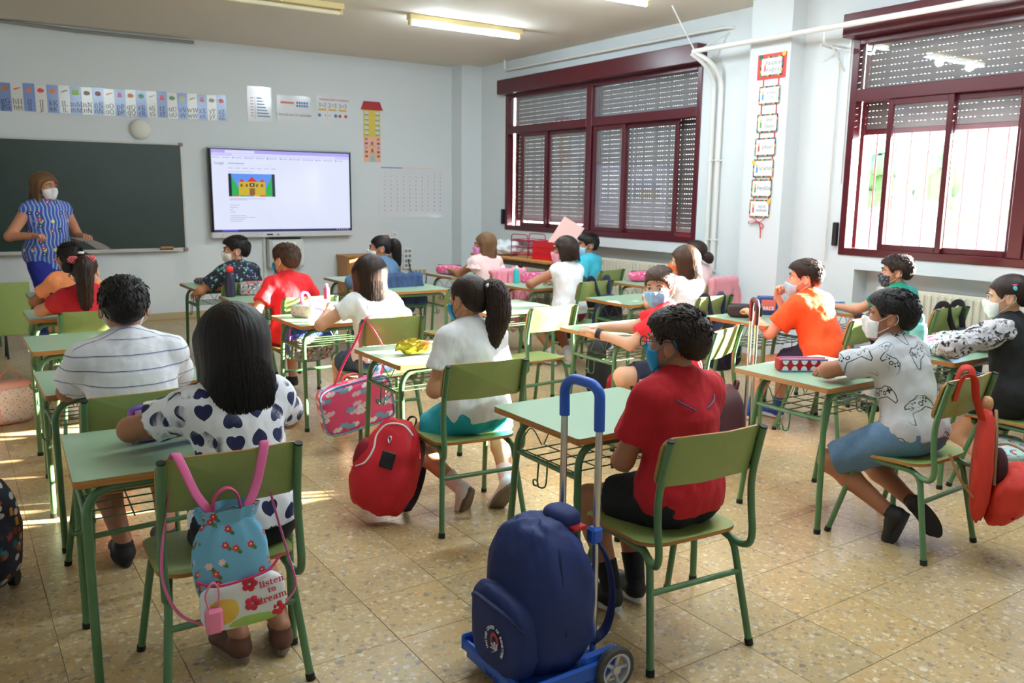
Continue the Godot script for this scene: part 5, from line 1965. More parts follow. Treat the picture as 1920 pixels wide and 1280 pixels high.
	B.call({"key": "rose", "label": "girl in a frilled pale pink top with long fair-brown hair", "at": Vector2(4.08, -6.46), "lean": 10.0, "s": 0.98, "skin": SK_TAN, "hair_col": rgb(90, 64, 42),
		"hair": "long", "hair_mat": mat("hair_fair"), "length": 0.19, "spread": 0.078, "volume": 0.009, "strands": 80, "yaw_head": 54.0,
		"top": mat("pale_pink"), "sleeve": 0.22, "loose": 0.018, "bottom": mat("pale_pink"), "leg": 0.8, "wl": Vector3(-0.16, 0.68, -0.42), "pl": Vector3(-0.7, -1, 0.2), "wr": Vector3(0.0, 0.68, -0.42), "shoe": mat("shoe_white"), "mask": mat("mask_lilac")})
	# by the windows
	B.call({"label": "boy in a green shirt with a dark patterned mask, arm on desk", "at": Vector2(5.16, -3.07), "lean": 13.0, "s": 0.97, "skin": SK_MID, "hair_col": rgb(34, 23, 18), "hair": "short", "hair_mat": mat("hair_dark"), "volume": 0.011, "spiky": 1.5, "yaw_head": 34.0,
		"wl": Vector3(-0.19, 0.665, -0.42), "pl": Vector3(-1, -0.7, 0.1), "top": mat("green_cloth"), "sleeve": 0.62, "bottom_name": "grey_jeans", "bottom": mat("grey_cloth"), "leg": 1.8, "al": Vector3(-0.16, 0.085, -0.3), "shoe": mat("shoe_black"), "mask": mat("tiny_dark")})
	B.call({"label": "child with a dark hair bun sitting behind the brown-haired girl", "at": Vector2(5.2, -4.95), "lean": 8.0, "s": 0.96, "skin": SK_MID, "hair_col": rgb(34, 23, 18),
		"hair": "tail", "hair_mat": mat("hair_dark"), "tail": [Vector3(0.0, -0.02, 0.1), Vector3(0.0, -0.03, 0.125), Vector3(0.0, -0.055, 0.14)], "tail_r": 0.036, "yaw_head": 20.0, "top": mat("pale_pink"), "sleeve": 0.6, "bottom": mat("navy_cloth"), "leg": 0.8, "shoe": mat("shoe_white"), "mask": mat("mask_white")})
	B.call({"label": "boy in a turquoise shirt and pale blue mask turned towards the board", "at": Vector2(4.92, -6.03), "turn": 22.0, "lean": 5.0, "s": 0.98, "skin": SK_TAN, "hair_col": rgb(20, 16, 15), "hair": "short", "hair_mat": mat("hair_black"), "yaw_head": 46.0,
		"wl": Vector3(-0.16, 0.64, -0.18), "pl": Vector3(-0.6, -1, 0.6), "wr": Vector3(-0.06, 0.62, -0.2), "pr": Vector3(1, -0.5, 0.4), "top": mat("turq_cloth"), "sleeve": 0.66, "loose": 0.018, "collar": mat("turq_cloth"), "collar_r": 0.011, "bottom": mat("navy_cloth"), "leg": 0.8, "shoe": mat("shoe_black"), "mask": mat("mask_blue")})
	# teacher
	B.call({"label": "teacher with shoulder-length hair in a blue patterned sleeveless blouse, holding papers", "group": "", "at": Vector2(0.74, -8.3), "turn": -160.0, "hip": Vector3(0, 0.82, 0), "lean": 1.0, "s": 1.2, "wide": 1.14, "kpl": Vector3(0, 0, -1), "kpr": Vector3(0, 0, -1), "hem_": 0, "cell": 0.0125, "skin": Color(0.76, 0.52, 0.4), "hair_col": rgb(90, 60, 40),
		"hair": "bob", "hair_mat": mat("hair_fair"), "bob_low": -0.12, "volume": 0.01, "strands": 160, "hem": 0.12, "yaw_head": 18.0, "head_s": 1.0,
		"wl": Vector3(-0.22, 0.98, -0.2), "pl": Vector3(-0.6, -1, 0.5), "wr": Vector3(0.2, 1.0, -0.2), "pr": Vector3(0.9, -0.8, 0.6), "hr": "fist",
		"top_name": "blouse", "top": mat("blouse"), "sleeve": 0.0, "loose": 0.016, "bottom_name": "trousers", "bottom": mat("blue_trousers"), "leg": 1.93, "al": Vector3(-0.09, 0.095, 0.0), "ar": Vector3(0.09, 0.095, 0.0), "shoe": mat("shoe_black"), "mask": mat("mask_white"), "beak": true})

# ---------------------------------------------------------------- on the board wall
func label_part(s: String, size: float, m: Material, parent: Node3D, at: Vector3, font := "Droid Sans", bold := false, bas := Basis.IDENTITY) -> MeshInstance3D:
	return part("lettering", text_mesh(s, size, 0.0006, font, bold), m, parent, Transform3D(bas, at))

func flat_col(r: int, g: int, b: int, rough := 0.5) -> StandardMaterial3D:
	return mat("paint_%d_%d_%d" % [r, g, b], rgb(r, g, b), rough)

func circle(r: float, n := 20, sx := 1.0) -> PackedVector2Array:
	var p := PackedVector2Array()
	for k in n:
		p.append(Vector2(cos(TAU * k / n) * r * sx, sin(TAU * k / n) * r))
	return p

func rect(x0: float, x1: float, y0: float, y1: float) -> PackedVector2Array:
	return PackedVector2Array([Vector2(x0, y0), Vector2(x1, y0), Vector2(x1, y1), Vector2(x0, y1)])

func sheet(t: Node3D, called: String, m: Material, poly: PackedVector2Array, z0: float, z1: float) -> MeshInstance3D:
	return part(called, G.new().slab(poly, z0, z1), m, t)

func build_wall_things() -> void:
	# alphabet strip
	var zw := ZB + 0.001
	var ab := thing("alphabet_banner", "laminated alphabet strip of alternating blue and white letter cards above the chalkboard", "banner", Vector3(0, 0, zw))
	var letters := "ghijklmnñopqrstuvwxyz"
	var ups := "GHIJKLMNÑOPQRSTUVWXYZ"
	rng.seed = 5
	var hues := [rgb(206, 120, 60), rgb(200, 70, 80), rgb(220, 120, 60), rgb(214, 40, 60), rgb(214, 120, 40), rgb(120, 124, 130), rgb(150, 190, 70), rgb(130, 100, 80), rgb(130, 60, 50), rgb(190, 140, 60), rgb(210, 90, 130), rgb(210, 120, 40), rgb(70, 140, 90), rgb(150, 150, 150), rgb(214, 60, 44), rgb(70, 140, 50), rgb(200, 200, 110), rgb(90, 130, 70), rgb(190, 110, 60), rgb(140, 130, 110), rgb(206, 70, 60)]
	for i in 21:
		var x := 0.545 + i * 0.101
		var blue := i % 2 == 0
		var lm := mat("card_blue" if blue else "card_white", rgb(126, 150, 204) if blue else rgb(226, 224, 218), 0.16)
		var wob := (i % 3 - 1) * 0.004
		var card := part("card", G.new().slab(rect(x, x + 0.0995, 2.112 + wob + i * 0.001, 2.375 + wob + i * 0.001), 0.0, 0.0022), lm, ab)
		for r in 2:
			label_part(letters[i] + ups[i], 0.062, mat("ink"), card, Vector3(x + 0.05, 2.148 + r * 0.056 + i * 0.001, 0.0028), "Droid Sans" if r == 0 else "Droid Serif")
		var hue := mat("pic%d" % i, hues[i], 0.3)
		var pic: PackedVector2Array
		match i % 4:
			0: pic = circle(0.024, 14, 1.2)
			1: pic = PackedVector2Array([Vector2(-0.03, -0.012), Vector2(0.03, 0.012), Vector2(0.034, 0.022), Vector2(-0.02, 0.006)])
			2: pic = PackedVector2Array([Vector2(-0.024, -0.022), Vector2(0.024, -0.022), Vector2(0.012, 0.024), Vector2(-0.012, 0.024)])
			_: pic = PackedVector2Array([Vector2(-0.03, -0.01), Vector2(-0.01, -0.022), Vector2(0.024, -0.016), Vector2(0.032, 0.008), Vector2(0.0, 0.024), Vector2(-0.026, 0.014)])
		if i == 6:
			pic = rect(-0.032, 0.032, -0.024, 0.026)
		var pg := G.new()
		pg.xf.origin = Vector3(x + 0.05, 2.318 + i * 0.001, 0)
		part("picture", pg.slab(pic, 0.0022, 0.003), hue, card)

	# wall globe lamp
	var dm := thing("wall_globe", "round white glass wall globe between the alphabet strip and chalkboard", "wall lamp", Vector3(1.78, 2.0, ZB))
	var gg := G.new()
	gg.xf = Transform3D(Basis(Vector3.RIGHT, PI / 2), Vector3.ZERO)
	gg.lathe([Vector2(0.085, 0.0), Vector2(0.088, 0.018), Vector2(0.0, 0.018)], 28)
	part("mount", gg, mat("grey_metal"), dm)
	var g2 := G.new()
	g2.xf = gg.xf
	var pr := []
	for k in 11:
		var a := PI / 2 * k / 10
		pr.append(Vector2(cos(a) * 0.105, 0.018 + sin(a) * 0.075))
	g2.lathe([Vector2(0.095, 0.012), pr[0]] + pr.slice(1), 28)
	part("globe", g2, mat("opal", rgb(236, 234, 226), 0.15), dm)

	# chalkboard
	var cb := thing("chalkboard", "large dark green chalkboard with a pale frame and chalk tray", "chalkboard", Vector3(0, 0, ZB))
	var cbm := mat("chalkboard", rgb(38, 58, 50), 0.42)
	tri_tex(cbm, tex(speckle(512, rgb(255, 255, 255), [rgb(232, 238, 236), rgb(246, 248, 247)], 500, 2.0, 26.0, 14)), 1.6)
	cbm.albedo_color = rgb(36, 56, 49)
	part("slate", G.new().bx(-1.3, 2.155, 0.775, 1.85, 0.012, 0.03, 0.002), cbm, cb)
	var fr := mat("board_frame", rgb(206, 204, 198), 0.4)
	part("frame_top", G.new().bx(-1.3, 2.175, 1.85, 1.868, 0.0, 0.036, 0.003), fr, cb)
	part("frame_bottom", G.new().bx(-1.3, 2.175, 0.757, 0.775, 0.0, 0.036, 0.003), fr, cb)
	part("frame_side", G.new().bx(2.155, 2.175, 0.775, 1.85, 0.0, 0.036, 0.003), fr, cb)
	part("chalk_tray", G.new().bx(-1.3, 2.12, 0.742, 0.757, 0.0, 0.085, 0.004), fr, cb)
	for y in [0.757, 1.858]:
		part("corner", G.new().bx(2.14, 2.185, y - 0.018, y + 0.018, 0.0, 0.042, 0.005), flat_col(150, 120, 130), cb)
	var er := thing("board_eraser", "small wooden chalkboard eraser on the chalk tray", "eraser", Vector3(1.96, 0.757, ZB + 0.05))
	part("block", G.new().bx(-0.065, 0.065, 0.012, 0.034, -0.022, 0.022, 0.004), mat("wood_panel"), er)
	part("felt", G.new().bx(-0.063, 0.063, 0.0, 0.012, -0.021, 0.021, 0.002), mat("black_rubber"), er)

	build_screen()

	# grey equipment cabinet under the screen
	var eb := thing("equipment_box", "pale grey wall cabinet hanging under the big screen", "cabinet", Vector3(3.24, 0.0, ZB))
	part("body", G.new().bx(-0.2, 0.2, 0.53, 0.845, 0.0, 0.13, 0.006), flat_col(202, 206, 204, 0.4), eb)
	part("door", G.new().bx(-0.17, 0.19, 0.545, 0.83, 0.13, 0.14, 0.004), flat_col(212, 216, 214, 0.35), eb)
	part("vent_strip", G.new().bx(-0.17, 0.17, 0.846, 0.862, 0.02, 0.13, 0.003), mat("black_gloss"), eb)
	part("label_strip", G.new().bx(-0.1, 0.11, 0.79, 0.815, 0.14, 0.1415), mat("paper"), eb)
	part("print", G.new().bx(-0.09, -0.01, 0.797, 0.808, 0.1415, 0.142), mat("ink"), eb)
	part("cable_duct", G.new().bx(-0.235, -0.205, 0.08, 0.87, 0.0, 0.03, 0.004), mat("white_plastic"), eb)

	# three laminated sheets
	var lam := mat("laminate_sheet")
	var p1 := thing("wall_chart", "laminated sheet with a staircase of blue number rows above the screen", "poster", Vector3(3.03, 2.33, ZB + 0.002))
	sheet(p1, "sheet", lam, rect(-0.135, 0.135, -0.19, 0.19), 0, 0.002)
	for k in 7:
		part("row", G.new().bx(-0.03, 0.03 + k * 0.014, 0.06 - k * 0.032, 0.073 - k * 0.032, 0.002, 0.0026), flat_col(96, 140, 176), p1)
		part("number", G.new().bx(-0.1, -0.065, 0.06 - k * 0.032, 0.07 - k * 0.032, 0.002, 0.0026), flat_col(190, 150, 160), p1)
	part("rule", G.new().bx(-0.05, -0.046, -0.15, 0.08, 0.002, 0.0026), flat_col(206, 110, 110), p1)
	var p2 := thing("wall_chart", "laminated sheet showing one ten and ten blue unit squares", "poster", Vector3(3.42, 2.31, ZB + 0.002))
	sheet(p2, "sheet", lam, rect(-0.197, 0.197, -0.142, 0.142), 0, 0.002)
	part("ten_bar", G.new().bx(-0.15, 0.005, 0.05, 0.072, 0.002, 0.0026), flat_col(222, 110, 104), p2)
	for k in 10:
		part("unit", G.new().bx(0.03 + (k % 5) * 0.029, 0.052 + (k % 5) * 0.029, 0.055 - (k / 5) * 0.034, 0.078 - (k / 5) * 0.034, 0.002, 0.0026), flat_col(84, 126, 196), p2)
	label_part("1 decena son 10 unidades", 0.034, mat("ink"), p2, Vector3(0.0, -0.07, 0.0026), "Droid Serif")
	var p3 := thing("wall_chart", "laminated sheet comparing numbers with yellow bars and arrows", "poster", Vector3(3.885, 2.335, ZB + 0.002))
	sheet(p3, "sheet", lam, rect(-0.195, 0.195, -0.142, 0.142), 0, 0.002)
	label_part("COMPARACIÓN DE NÚMEROS", 0.026, flat_col(190, 70, 80), p3, Vector3(0.02, 0.1, 0.0026), "Droid Sans", true)
	for k in 3:
		var x := -0.125 + k * 0.125
		label_part(["3>2", "2<3", "3=3"][k], 0.062, flat_col(90, 80, 90), p3, Vector3(x, 0.035, 0.0026))
		part("bar", G.new().bx(x - 0.048, x + 0.048, -0.025, -0.001, 0.002, 0.0026), flat_col(226, 180, 84), p3)
		for e in [-1.0, 1.0]:
			var big: bool = k == 2 or (k == 0 and e < 0) or (k == 1 and e > 0)
			var ag := G.new()
			ag.xf.origin = Vector3(x + e * 0.036, -0.078, 0)
			part("arrow", ag.slab(circle(0.02 if big else 0.007, 10), 0.002, 0.0026), flat_col(60, 120, 186) if k < 2 else flat_col(206, 76, 50), p3)
		if k > 0:
			part("rule", G.new().bx(x - 0.064, x - 0.062, -0.12, 0.07, 0.002, 0.0025), flat_col(170, 170, 176), p3)
	# tall house chart
	var hc := thing("house_chart", "tall paper house chart with a red roof and yellow and pink floors", "poster", Vector3(4.38, 0, ZB + 0.002))
	sheet(hc, "roof", flat_col(172, 42, 54), PackedVector2Array([Vector2(-0.145, 2.352), Vector2(0.145, 2.352), Vector2(0.105, 2.452), Vector2(-0.105, 2.452)]), 0.002, 0.004)
	sheet(hc, "upper_floors", flat_col(226, 198, 84), rect(-0.112, 0.108, 2.04, 2.352), 0, 0.002)
	sheet(hc, "lower_floors", flat_col(240, 184, 160), rect(-0.112, 0.108, 1.745, 2.04), 0, 0.002)
	for k in 5:
		for e in [-1.0, 1.0]:
			part("window", G.new().bx(e * 0.07 - 0.024, e * 0.07 + 0.024, 2.3 - k * 0.058, 2.333 - k * 0.058, 0.002, 0.003), flat_col(200, 222, 226), hc)
			part("sill", G.new().bx(e * 0.07 - 0.026, e * 0.07 + 0.026, 2.293 - k * 0.058, 2.3 - k * 0.058, 0.002, 0.0034), [flat_col(90, 100, 80), flat_col(190, 70, 60)][int(k == 3 and e < 0)], hc)
			part("window", G.new().bx(e * 0.078 - 0.018, e * 0.078 + 0.018, 2.0 - k * 0.05, 2.026 - k * 0.05, 0.002, 0.003), [flat_col(214, 120, 70), flat_col(90, 100, 150), flat_col(226, 140, 150), flat_col(90, 110, 90), flat_col(190, 80, 60)][k], hc)
	for k in 2:
		part("balcony", G.new().bx(-0.04, 0.036, 1.925 - k * 0.085, 1.945 - k * 0.085, 0.002, 0.003), flat_col(220, 190, 90), hc)
		part("figure", G.new().bx(-0.016, 0.012, 1.945 - k * 0.085, 1.985 - k * 0.085, 0.002, 0.003), flat_col(160, 90, 140), hc)
	sheet(hc, "door", flat_col(150, 196, 190), PackedVector2Array([Vector2(-0.034, 1.747), Vector2(0.03, 1.747), Vector2(0.03, 1.8), Vector2(0.014, 1.825), Vector2(-0.018, 1.825), Vector2(-0.034, 1.8)]), 0.002, 0.003)
	# hundred square
	var hs := thing("number_grid", "large laminated white sheet with a ten by ten grid of numbers", "poster", Vector3(4.92, 1.392, ZB + 0.002))
	sheet(hs, "sheet", lam, rect(-0.455, 0.455, -0.318, 0.318), 0, 0.002)
	for k in 11:
		part("line", G.new().bx(-0.43, 0.43, 0.262 - k * 0.051, 0.2632 - k * 0.051, 0.002, 0.0024), flat_col(196, 196, 204), hs)
		part("line", G.new().bx(-0.43 + k * 0.086, -0.4288 + k * 0.086, -0.248, 0.262, 0.002, 0.0024), flat_col(196, 196, 204), hs)
	var ink := flat_col(110, 110, 122)
	for r in 10:
		for c in 10:
			var q := text_mesh(str(r * 10 + c), 0.022, 0.0004)
			part("number", q, ink, hs, Transform3D(Basis.IDENTITY, Vector3(-0.387 + c * 0.086, 0.237 - r * 0.051, 0.0024)))
	part("title", G.new().bx(-0.43, -0.14, 0.286, 0.298, 0.002, 0.0024), flat_col(120, 140, 190), hs)
	part("tape", G.new().bx(-0.13, 0.3, 0.283, 0.302, 0.002, 0.0026), flat_col(236, 220, 214, 0.15), hs)

	# ceiling rail, sockets
	solo("ceiling_conduit", G.new().tube([Vector3(-1.3, 2.93, ZB + 0.03), Vector3(0.6, 2.925, ZB + 0.03), Vector3(1.24, 2.905, ZB + 0.035), Vector3(2.35, 2.91, ZB + 0.04)], 0.016, 8), flat_col(150, 152, 146, 0.4), "grey conduit running where the board wall meets the ceiling", "conduit")
	var so := thing("wall_socket", "white double socket plate on the wall above the wooden cabinet", "socket", Vector3(4.66, 0.84, ZB))
	part("plate", G.new().bx(-0.04, 0.04, -0.065, 0.065, 0.0, 0.012, 0.004), mat("white_plastic"), so)
	for y in [-0.03, 0.03]:
		part("outlet", G.new().bx(-0.022, 0.022, y - 0.02, y + 0.02, 0.012, 0.015, 0.002), flat_col(206, 206, 204), so)
	var st := thing("socket_strip", "tall white block of eight sockets beside the wooden cabinet", "socket", Vector3(4.83, 0.57, ZB))
	part("plate", G.new().bx(-0.06, 0.06, -0.13, 0.13, 0.0, 0.03, 0.005), mat("white_plastic"), st)
	for k in 8:
		part("outlet", G.new().bx(-0.045 + (k % 2) * 0.05, -0.008 + (k % 2) * 0.05, 0.075 - (k / 2) * 0.06, 0.11 - (k / 2) * 0.06, 0.03, 0.034, 0.002), flat_col(150, 150, 146), st)
	var st2 := thing("power_strip", "cream power strip with a hanging black cable near the wall corner", "power strip", Vector3(4.97, 0.405, ZB))
	part("body", G.new().bx(-0.12, 0.13, -0.03, 0.03, 0.0, 0.03, 0.005), flat_col(222, 214, 194), st2)
	for k in 4:
		part("outlet", G.new().bx(-0.1 + k * 0.055, -0.062 + k * 0.055, -0.018, 0.018, 0.03, 0.033, 0.002), flat_col(170, 164, 150), st2)
	part("cable", G.new().tube(curve([Vector3(-0.14, 0.16, 0.04), Vector3(-0.12, 0.02, 0.06), Vector3(-0.06, -0.12, 0.05), Vector3(0.02, -0.2, 0.04), Vector3(0.1, -0.16, 0.04), Vector3(0.12, -0.03, 0.035)], 6), 0.006, 8), mat("black_rubber"), st2)

	# wooden cabinet and spray bottle
	var wc := thing("wooden_cabinet", "low wooden cabinet against the board wall below the sockets", "cabinet", Vector3(4.24, 0, ZB + 0.19))
	part("body", G.new().bx(-0.35, 0.34, 0.0, 0.63, -0.17, 0.14, 0.004), mat("wood_panel"), wc)
	part("worktop", G.new().bx(-0.36, 0.35, 0.63, 0.65, -0.175, 0.165, 0.003), mat("wood_panel"), wc)
	for e in [-1.0, 1.0]:
		var d := part("door", G.new().bx(e * 0.17 - 0.165, e * 0.17 + 0.165, 0.05, 0.615, 0.14, 0.158, 0.004), mat("wood_panel"), wc)
		part("knob", G.new().box(Vector3(e * 0.03, 0.4, 0.165), Vector3(0.02, 0.02, 0.016), 0.006), mat("steel"), d)
	var sb := thing("spray_bottle", "clear spray bottle with blue liquid and an orange trigger on the cabinet", "bottle", Vector3(4.43, 0.65, ZB + 0.28))
	part("bottle", G.new().lathe([Vector2(0.0, 0.0), Vector2(0.038, 0.0), Vector2(0.04, 0.02), Vector2(0.04, 0.11), Vector2(0.026, 0.15), Vector2(0.015, 0.18), Vector2(0.015, 0.195)], 20), flat_col(198, 212, 228, 0.1), sb)
	part("liquid_band", G.new().lathe([Vector2(0.0405, 0.012), Vector2(0.0408, 0.085), Vector2(0.0405, 0.09)], 20), flat_col(40, 84, 200, 0.15), sb)
	part("trigger", G.new().bx(-0.045, 0.02, 0.2, 0.235, -0.013, 0.013, 0.005).bx(-0.035, -0.024, 0.165, 0.2, -0.008, 0.008, 0.003), flat_col(226, 96, 40), sb)

	build_magic_words()
	build_back_table()
	build_teacher_side()

func build_screen() -> void:
	var tv := thing("smart_screen", "large wall-mounted interactive screen showing a bright web page", "screen", Vector3(3.245, 1.36, ZB))
	part("wall_mount", G.new().bx(-0.5, 0.5, -0.3, 0.3, 0.0, 0.04, 0.004), mat("black_rubber"), tv)
	part("casing", G.new().bx(-0.815, 0.815, -0.43, 0.482, 0.03, 0.095, 0.008), mat("black_gloss"), tv)
	part("top_trim", G.new().bx(-0.818, 0.818, 0.475, 0.488, 0.03, 0.1, 0.003), mat("grey_metal"), tv)
	var bar := part("control_bar", G.new().bx(-0.818, 0.818, -0.487, -0.425, 0.03, 0.104, 0.006), flat_col(214, 216, 220, 0.3), tv)
	for k in 7:
		part("button", G.new().box(Vector3(-0.62 + k * 0.022 - (0.08 if k == 0 else 0.0), -0.458, 0.105), Vector3(0.009, 0.009, 0.003), 0.002), mat("ink"), bar)
	part("port", G.new().bx(-0.22, -0.15, -0.465, -0.45, 0.104, 0.106), mat("black_gloss"), bar)
	part("port", G.new().bx(-0.1, -0.08, -0.466, -0.452, 0.104, 0.106), flat_col(40, 70, 160), bar)
	# the page
	var W := 640
	var H := 352
	var im := canvas(W, H, rgb(226, 232, 255))
	im.fill_rect(Rect2i(0, 0, W, 14), rgb(176, 170, 246))
	im.fill_rect(Rect2i(60, 3, 130, 11), rgb(222, 224, 255))
	im.fill_rect(Rect2i(0, 14, W, 14), rgb(206, 204, 252))
	im.fill_rect(Rect2i(90, 17, 480, 8), rgb(226, 226, 255))
	rng.seed = 4
	var x := 14
	while x < 620:
		var w := 18 + rng.randi() % 32
		im.fill_rect(Rect2i(x, 33, w, 3), rgb(176, 182, 222))
		im.fill_rect(Rect2i(x - 6, 32, 4, 5), [rgb(120, 130, 180), rgb(70, 80, 110), rgb(220, 140, 170)][rng.randi() % 3])
		x += w + 18
	im.fill_rect(Rect2i(72, 56, 70, 4), rgb(160, 166, 200))
	im.fill_rect(Rect2i(68, 66, 210, 1), rgb(204, 210, 240))
	for k in 7:
		im.fill_rect(Rect2i(70 + k * 32, 77, 22, 3), rgb(176, 184, 220))
	im.fill_rect(Rect2i(72, 92, 110, 2), rgb(190, 196, 226))
	# video still: yellow school with red roofs between green hills
	var vx := 70
	var vy := 102
	im.fill_rect(Rect2i(vx, vy, 208, 98), rgb(30, 34, 60))
	im.fill_rect(Rect2i(vx + 13, vy, 182, 98), rgb(96, 150, 244))
	for c in 182:
		var hl := int(34.0 + absf(c - 91.0) * -0.85 + 76.0)
		if absf(c - 91.0) > 52.0:
			var top := int(clampf(98.0 - (absf(c - 91.0) - 44.0) * 1.9, 12.0, 98.0))
			im.fill_rect(Rect2i(vx + 13 + c, vy + top, 1, 98 - top), rgb(44, 176, 84))
	im.fill_rect(Rect2i(vx + 44, vy + 34, 120, 64), rgb(206, 178, 50))
	for q in [[104, 22, 46], [58, 12, 26], [150, 12, 26]]:
		for r in q[1]:
			var ww: int = int(float(q[2]) * (r + 1) / q[1])
			im.fill_rect(Rect2i(vx + q[0] - ww / 2, vy + 34 - q[1] + r, ww, 1), rgb(214, 50, 56))
	for k in 5:
		im.fill_rect(Rect2i(vx + 52 + k * 23, vy + 44, 10, 12), rgb(120, 86, 50))
	im.fill_rect(Rect2i(vx + 92, vy + 62, 24, 36), rgb(140, 92, 50))
	im.fill_rect(Rect2i(vx + 93, vy + 40, 22, 15), rgb(52, 52, 56))
	for k in 8:
		im.fill_rect(Rect2i(vx + 101 + k, vy + 44 + k / 2, 1, 8 - k), rgb(255, 255, 255))
	for k in 6:
		im.fill_rect(Rect2i(vx + 18 + k * 30, vy + 92, 26, 6), [rgb(226, 60, 80), rgb(60, 180, 90), rgb(90, 140, 240), rgb(230, 190, 60)][k % 4])
	for q in [[208, 160], [213, 76], [236, 42], [246, 34], [256, 14], [266, 26], [282, 70], [290, 110], [298, 64], [306, 52]]:
		im.fill_rect(Rect2i(72, q[0], q[1], 3), rgb(186, 192, 226))
	im.fill_rect(Rect2i(0, H - 8, W, 8), rgb(44, 50, 104))
	im.fill_rect(Rect2i(34, H - 8, 70, 8), rgb(96, 92, 206))
	for k in 6:
		im.fill_rect(Rect2i(W - 70 + k * 11, H - 6, 5, 4), rgb(206, 210, 240))
	var sm := mat("screen_glow", Color.BLACK, 0.12)
	sm.emission_enabled = true
	sm.emission_texture = tex(im)
	sm.emission = Color.BLACK
	sm.emission_energy_multiplier = 0.86
	part("screen", G.new().slab(rect(-0.79, 0.79, -0.418, 0.466), 0.0952, 0.0962), sm, tv)
	var lg := mat("screen_ink", rgb(90, 98, 150), 0.5)
	label_part("Google", 0.034, lg, tv, Vector3(-0.71, 0.318, 0.0964))
	var al := AreaLight3D.new()
	al.name = "screen_light"
	al.area_size = Vector2(1.58, 0.88)
	al.area_normalize_energy = true
	al.light_energy = 0.12
	al.light_color = Color(0.84, 0.88, 1.0)
	al.shadow_enabled = true
	al.position = Vector3(0, 0.02, 0.11)
	al.rotation.y = PI
	tv.add_child(al)

func build_magic_words() -> void:
	# hanging cards on the pillar, facing the room (-x)
	var t := thing("word_cards", "vertical string of seven bordered word cards with red ribbon on the pillar", "wall hanging", Vector3(5.594, 0, -4.69), -PI / 2)
	# local x runs along +z of the room mirrored by the turn; z is out of the wall
	var words := ["Palabras\nmágicas", "BUENOS\nDÍAS", "Por\nfavor", "¡Hola!", "Gracias", "Perdón", "HASTA\nMAÑANA"]
	var ys := [2.412, 2.19, 1.972, 1.785, 1.617, 1.456, 1.292]
	var xs := [0.02, 0.015, 0.012, 0.006, 0.0, -0.006, -0.014]
	var edge := [flat_col(50, 150, 150), flat_col(214, 60, 80), flat_col(60, 130, 70), flat_col(230, 170, 70), flat_col(40, 40, 60)]
	sheet(t, "red_backing", flat_col(226, 62, 52), rect(-0.122, 0.158, 2.315, 2.51), 0.0, 0.003)
	for i in 7:
		var w := 0.098 if i > 0 else 0.105
		var h := 0.066 if i > 0 else 0.07
		var c := Vector2(xs[i], ys[i])
		var card := sheet(t, "card", mat("paper"), rect(c.x - w, c.x + w, c.y - h, c.y + h), 0.003, 0.006)
		for k in 10:
			var a := c.x - w + k * w * 0.2
			for e in [-1.0, 1.0]:
				part("border", G.new().bx(a, a + w * 0.2, c.y + e * h - 0.006, c.y + e * h + 0.006, 0.006, 0.008), edge[(k + i) % 5], card)
		for k in 6:
			var b := c.y - h + k * h / 3.0
			for e in [-1.0, 1.0]:
				part("border", G.new().bx(c.x + e * w - 0.005, c.x + e * w + 0.005, b, b + h / 3.0, 0.006, 0.008), edge[(k + i + 2) % 5], card)
		label_part(words[i], 0.042 if i != 1 and i != 6 else 0.026, flat_col(110, 110, 116), card, Vector3(c.x + 0.022, c.y, 0.0062))
		part("figure", G.new().bx(c.x - 0.072, c.x - 0.056, c.y - 0.035, c.y + 0.01, 0.006, 0.0075), [flat_col(214, 90, 90), flat_col(90, 150, 200), flat_col(120, 170, 80)][i % 3], card)
		var hg := G.new()
		hg.xf.origin = Vector3(c.x - 0.064, c.y + 0.024, 0)
		part("figure_head", hg.slab(circle(0.012, 12), 0.006, 0.0076), flat_col(236, 200, 150), card)
		if i < 6:
			var y1: float = ys[i] - (0.095 if i == 0 else h)
			var y0: float = ys[i + 1] + 0.066
			for e in [-1.0, 1.0]:
				part("ribbon", G.new().bx(c.x + e * 0.075 - 0.005, c.x + e * 0.075 + 0.005, y0, y1, 0.001, 0.0025), flat_col(206, 40, 60), t)
	for q in [[-0.09, 2.49, 60, 110, 70], [0.14, 2.495, 236, 190, 60], [-0.1, 1.665, 230, 200, 70], [0.08, 1.35, 236, 190, 50]]:
		var fg := G.new()
		fg.xf.origin = Vector3(q[0], q[1], 0)
		part("paper_flower", fg.slab(circle(0.02, 8), 0.008, 0.011), flat_col(q[2], q[3], q[4]), t)
	var rb := flat_col(206, 30, 46, 0.5)
	part("bow", G.new().tube(curve([Vector3(-0.085, 1.225, 0.004), Vector3(-0.03, 1.19, 0.008), Vector3(-0.02, 1.185, 0.01), Vector3(-0.1, 1.165, 0.012), Vector3(-0.11, 1.185, 0.012), Vector3(-0.02, 1.187, 0.012), Vector3(0.04, 1.16, 0.012), Vector3(0.03, 1.13, 0.012), Vector3(0.005, 1.15, 0.012), Vector3(-0.01, 1.185, 0.012)], 5), 0.006, 6, 0.35), rb, t)
	part("bow_tail", G.new().tube(curve([Vector3(-0.01, 1.185, 0.008), Vector3(0.01, 1.12, 0.008), Vector3(0.012, 1.05, 0.006)], 5), 0.006, 6, 0.35), rb, t)
	part("bow_loop", G.new().tube(curve([Vector3(0.05, 1.225, 0.004), Vector3(0.01, 1.19, 0.008), Vector3(-0.012, 1.186, 0.01)], 4), 0.005, 6, 0.35), rb, t)

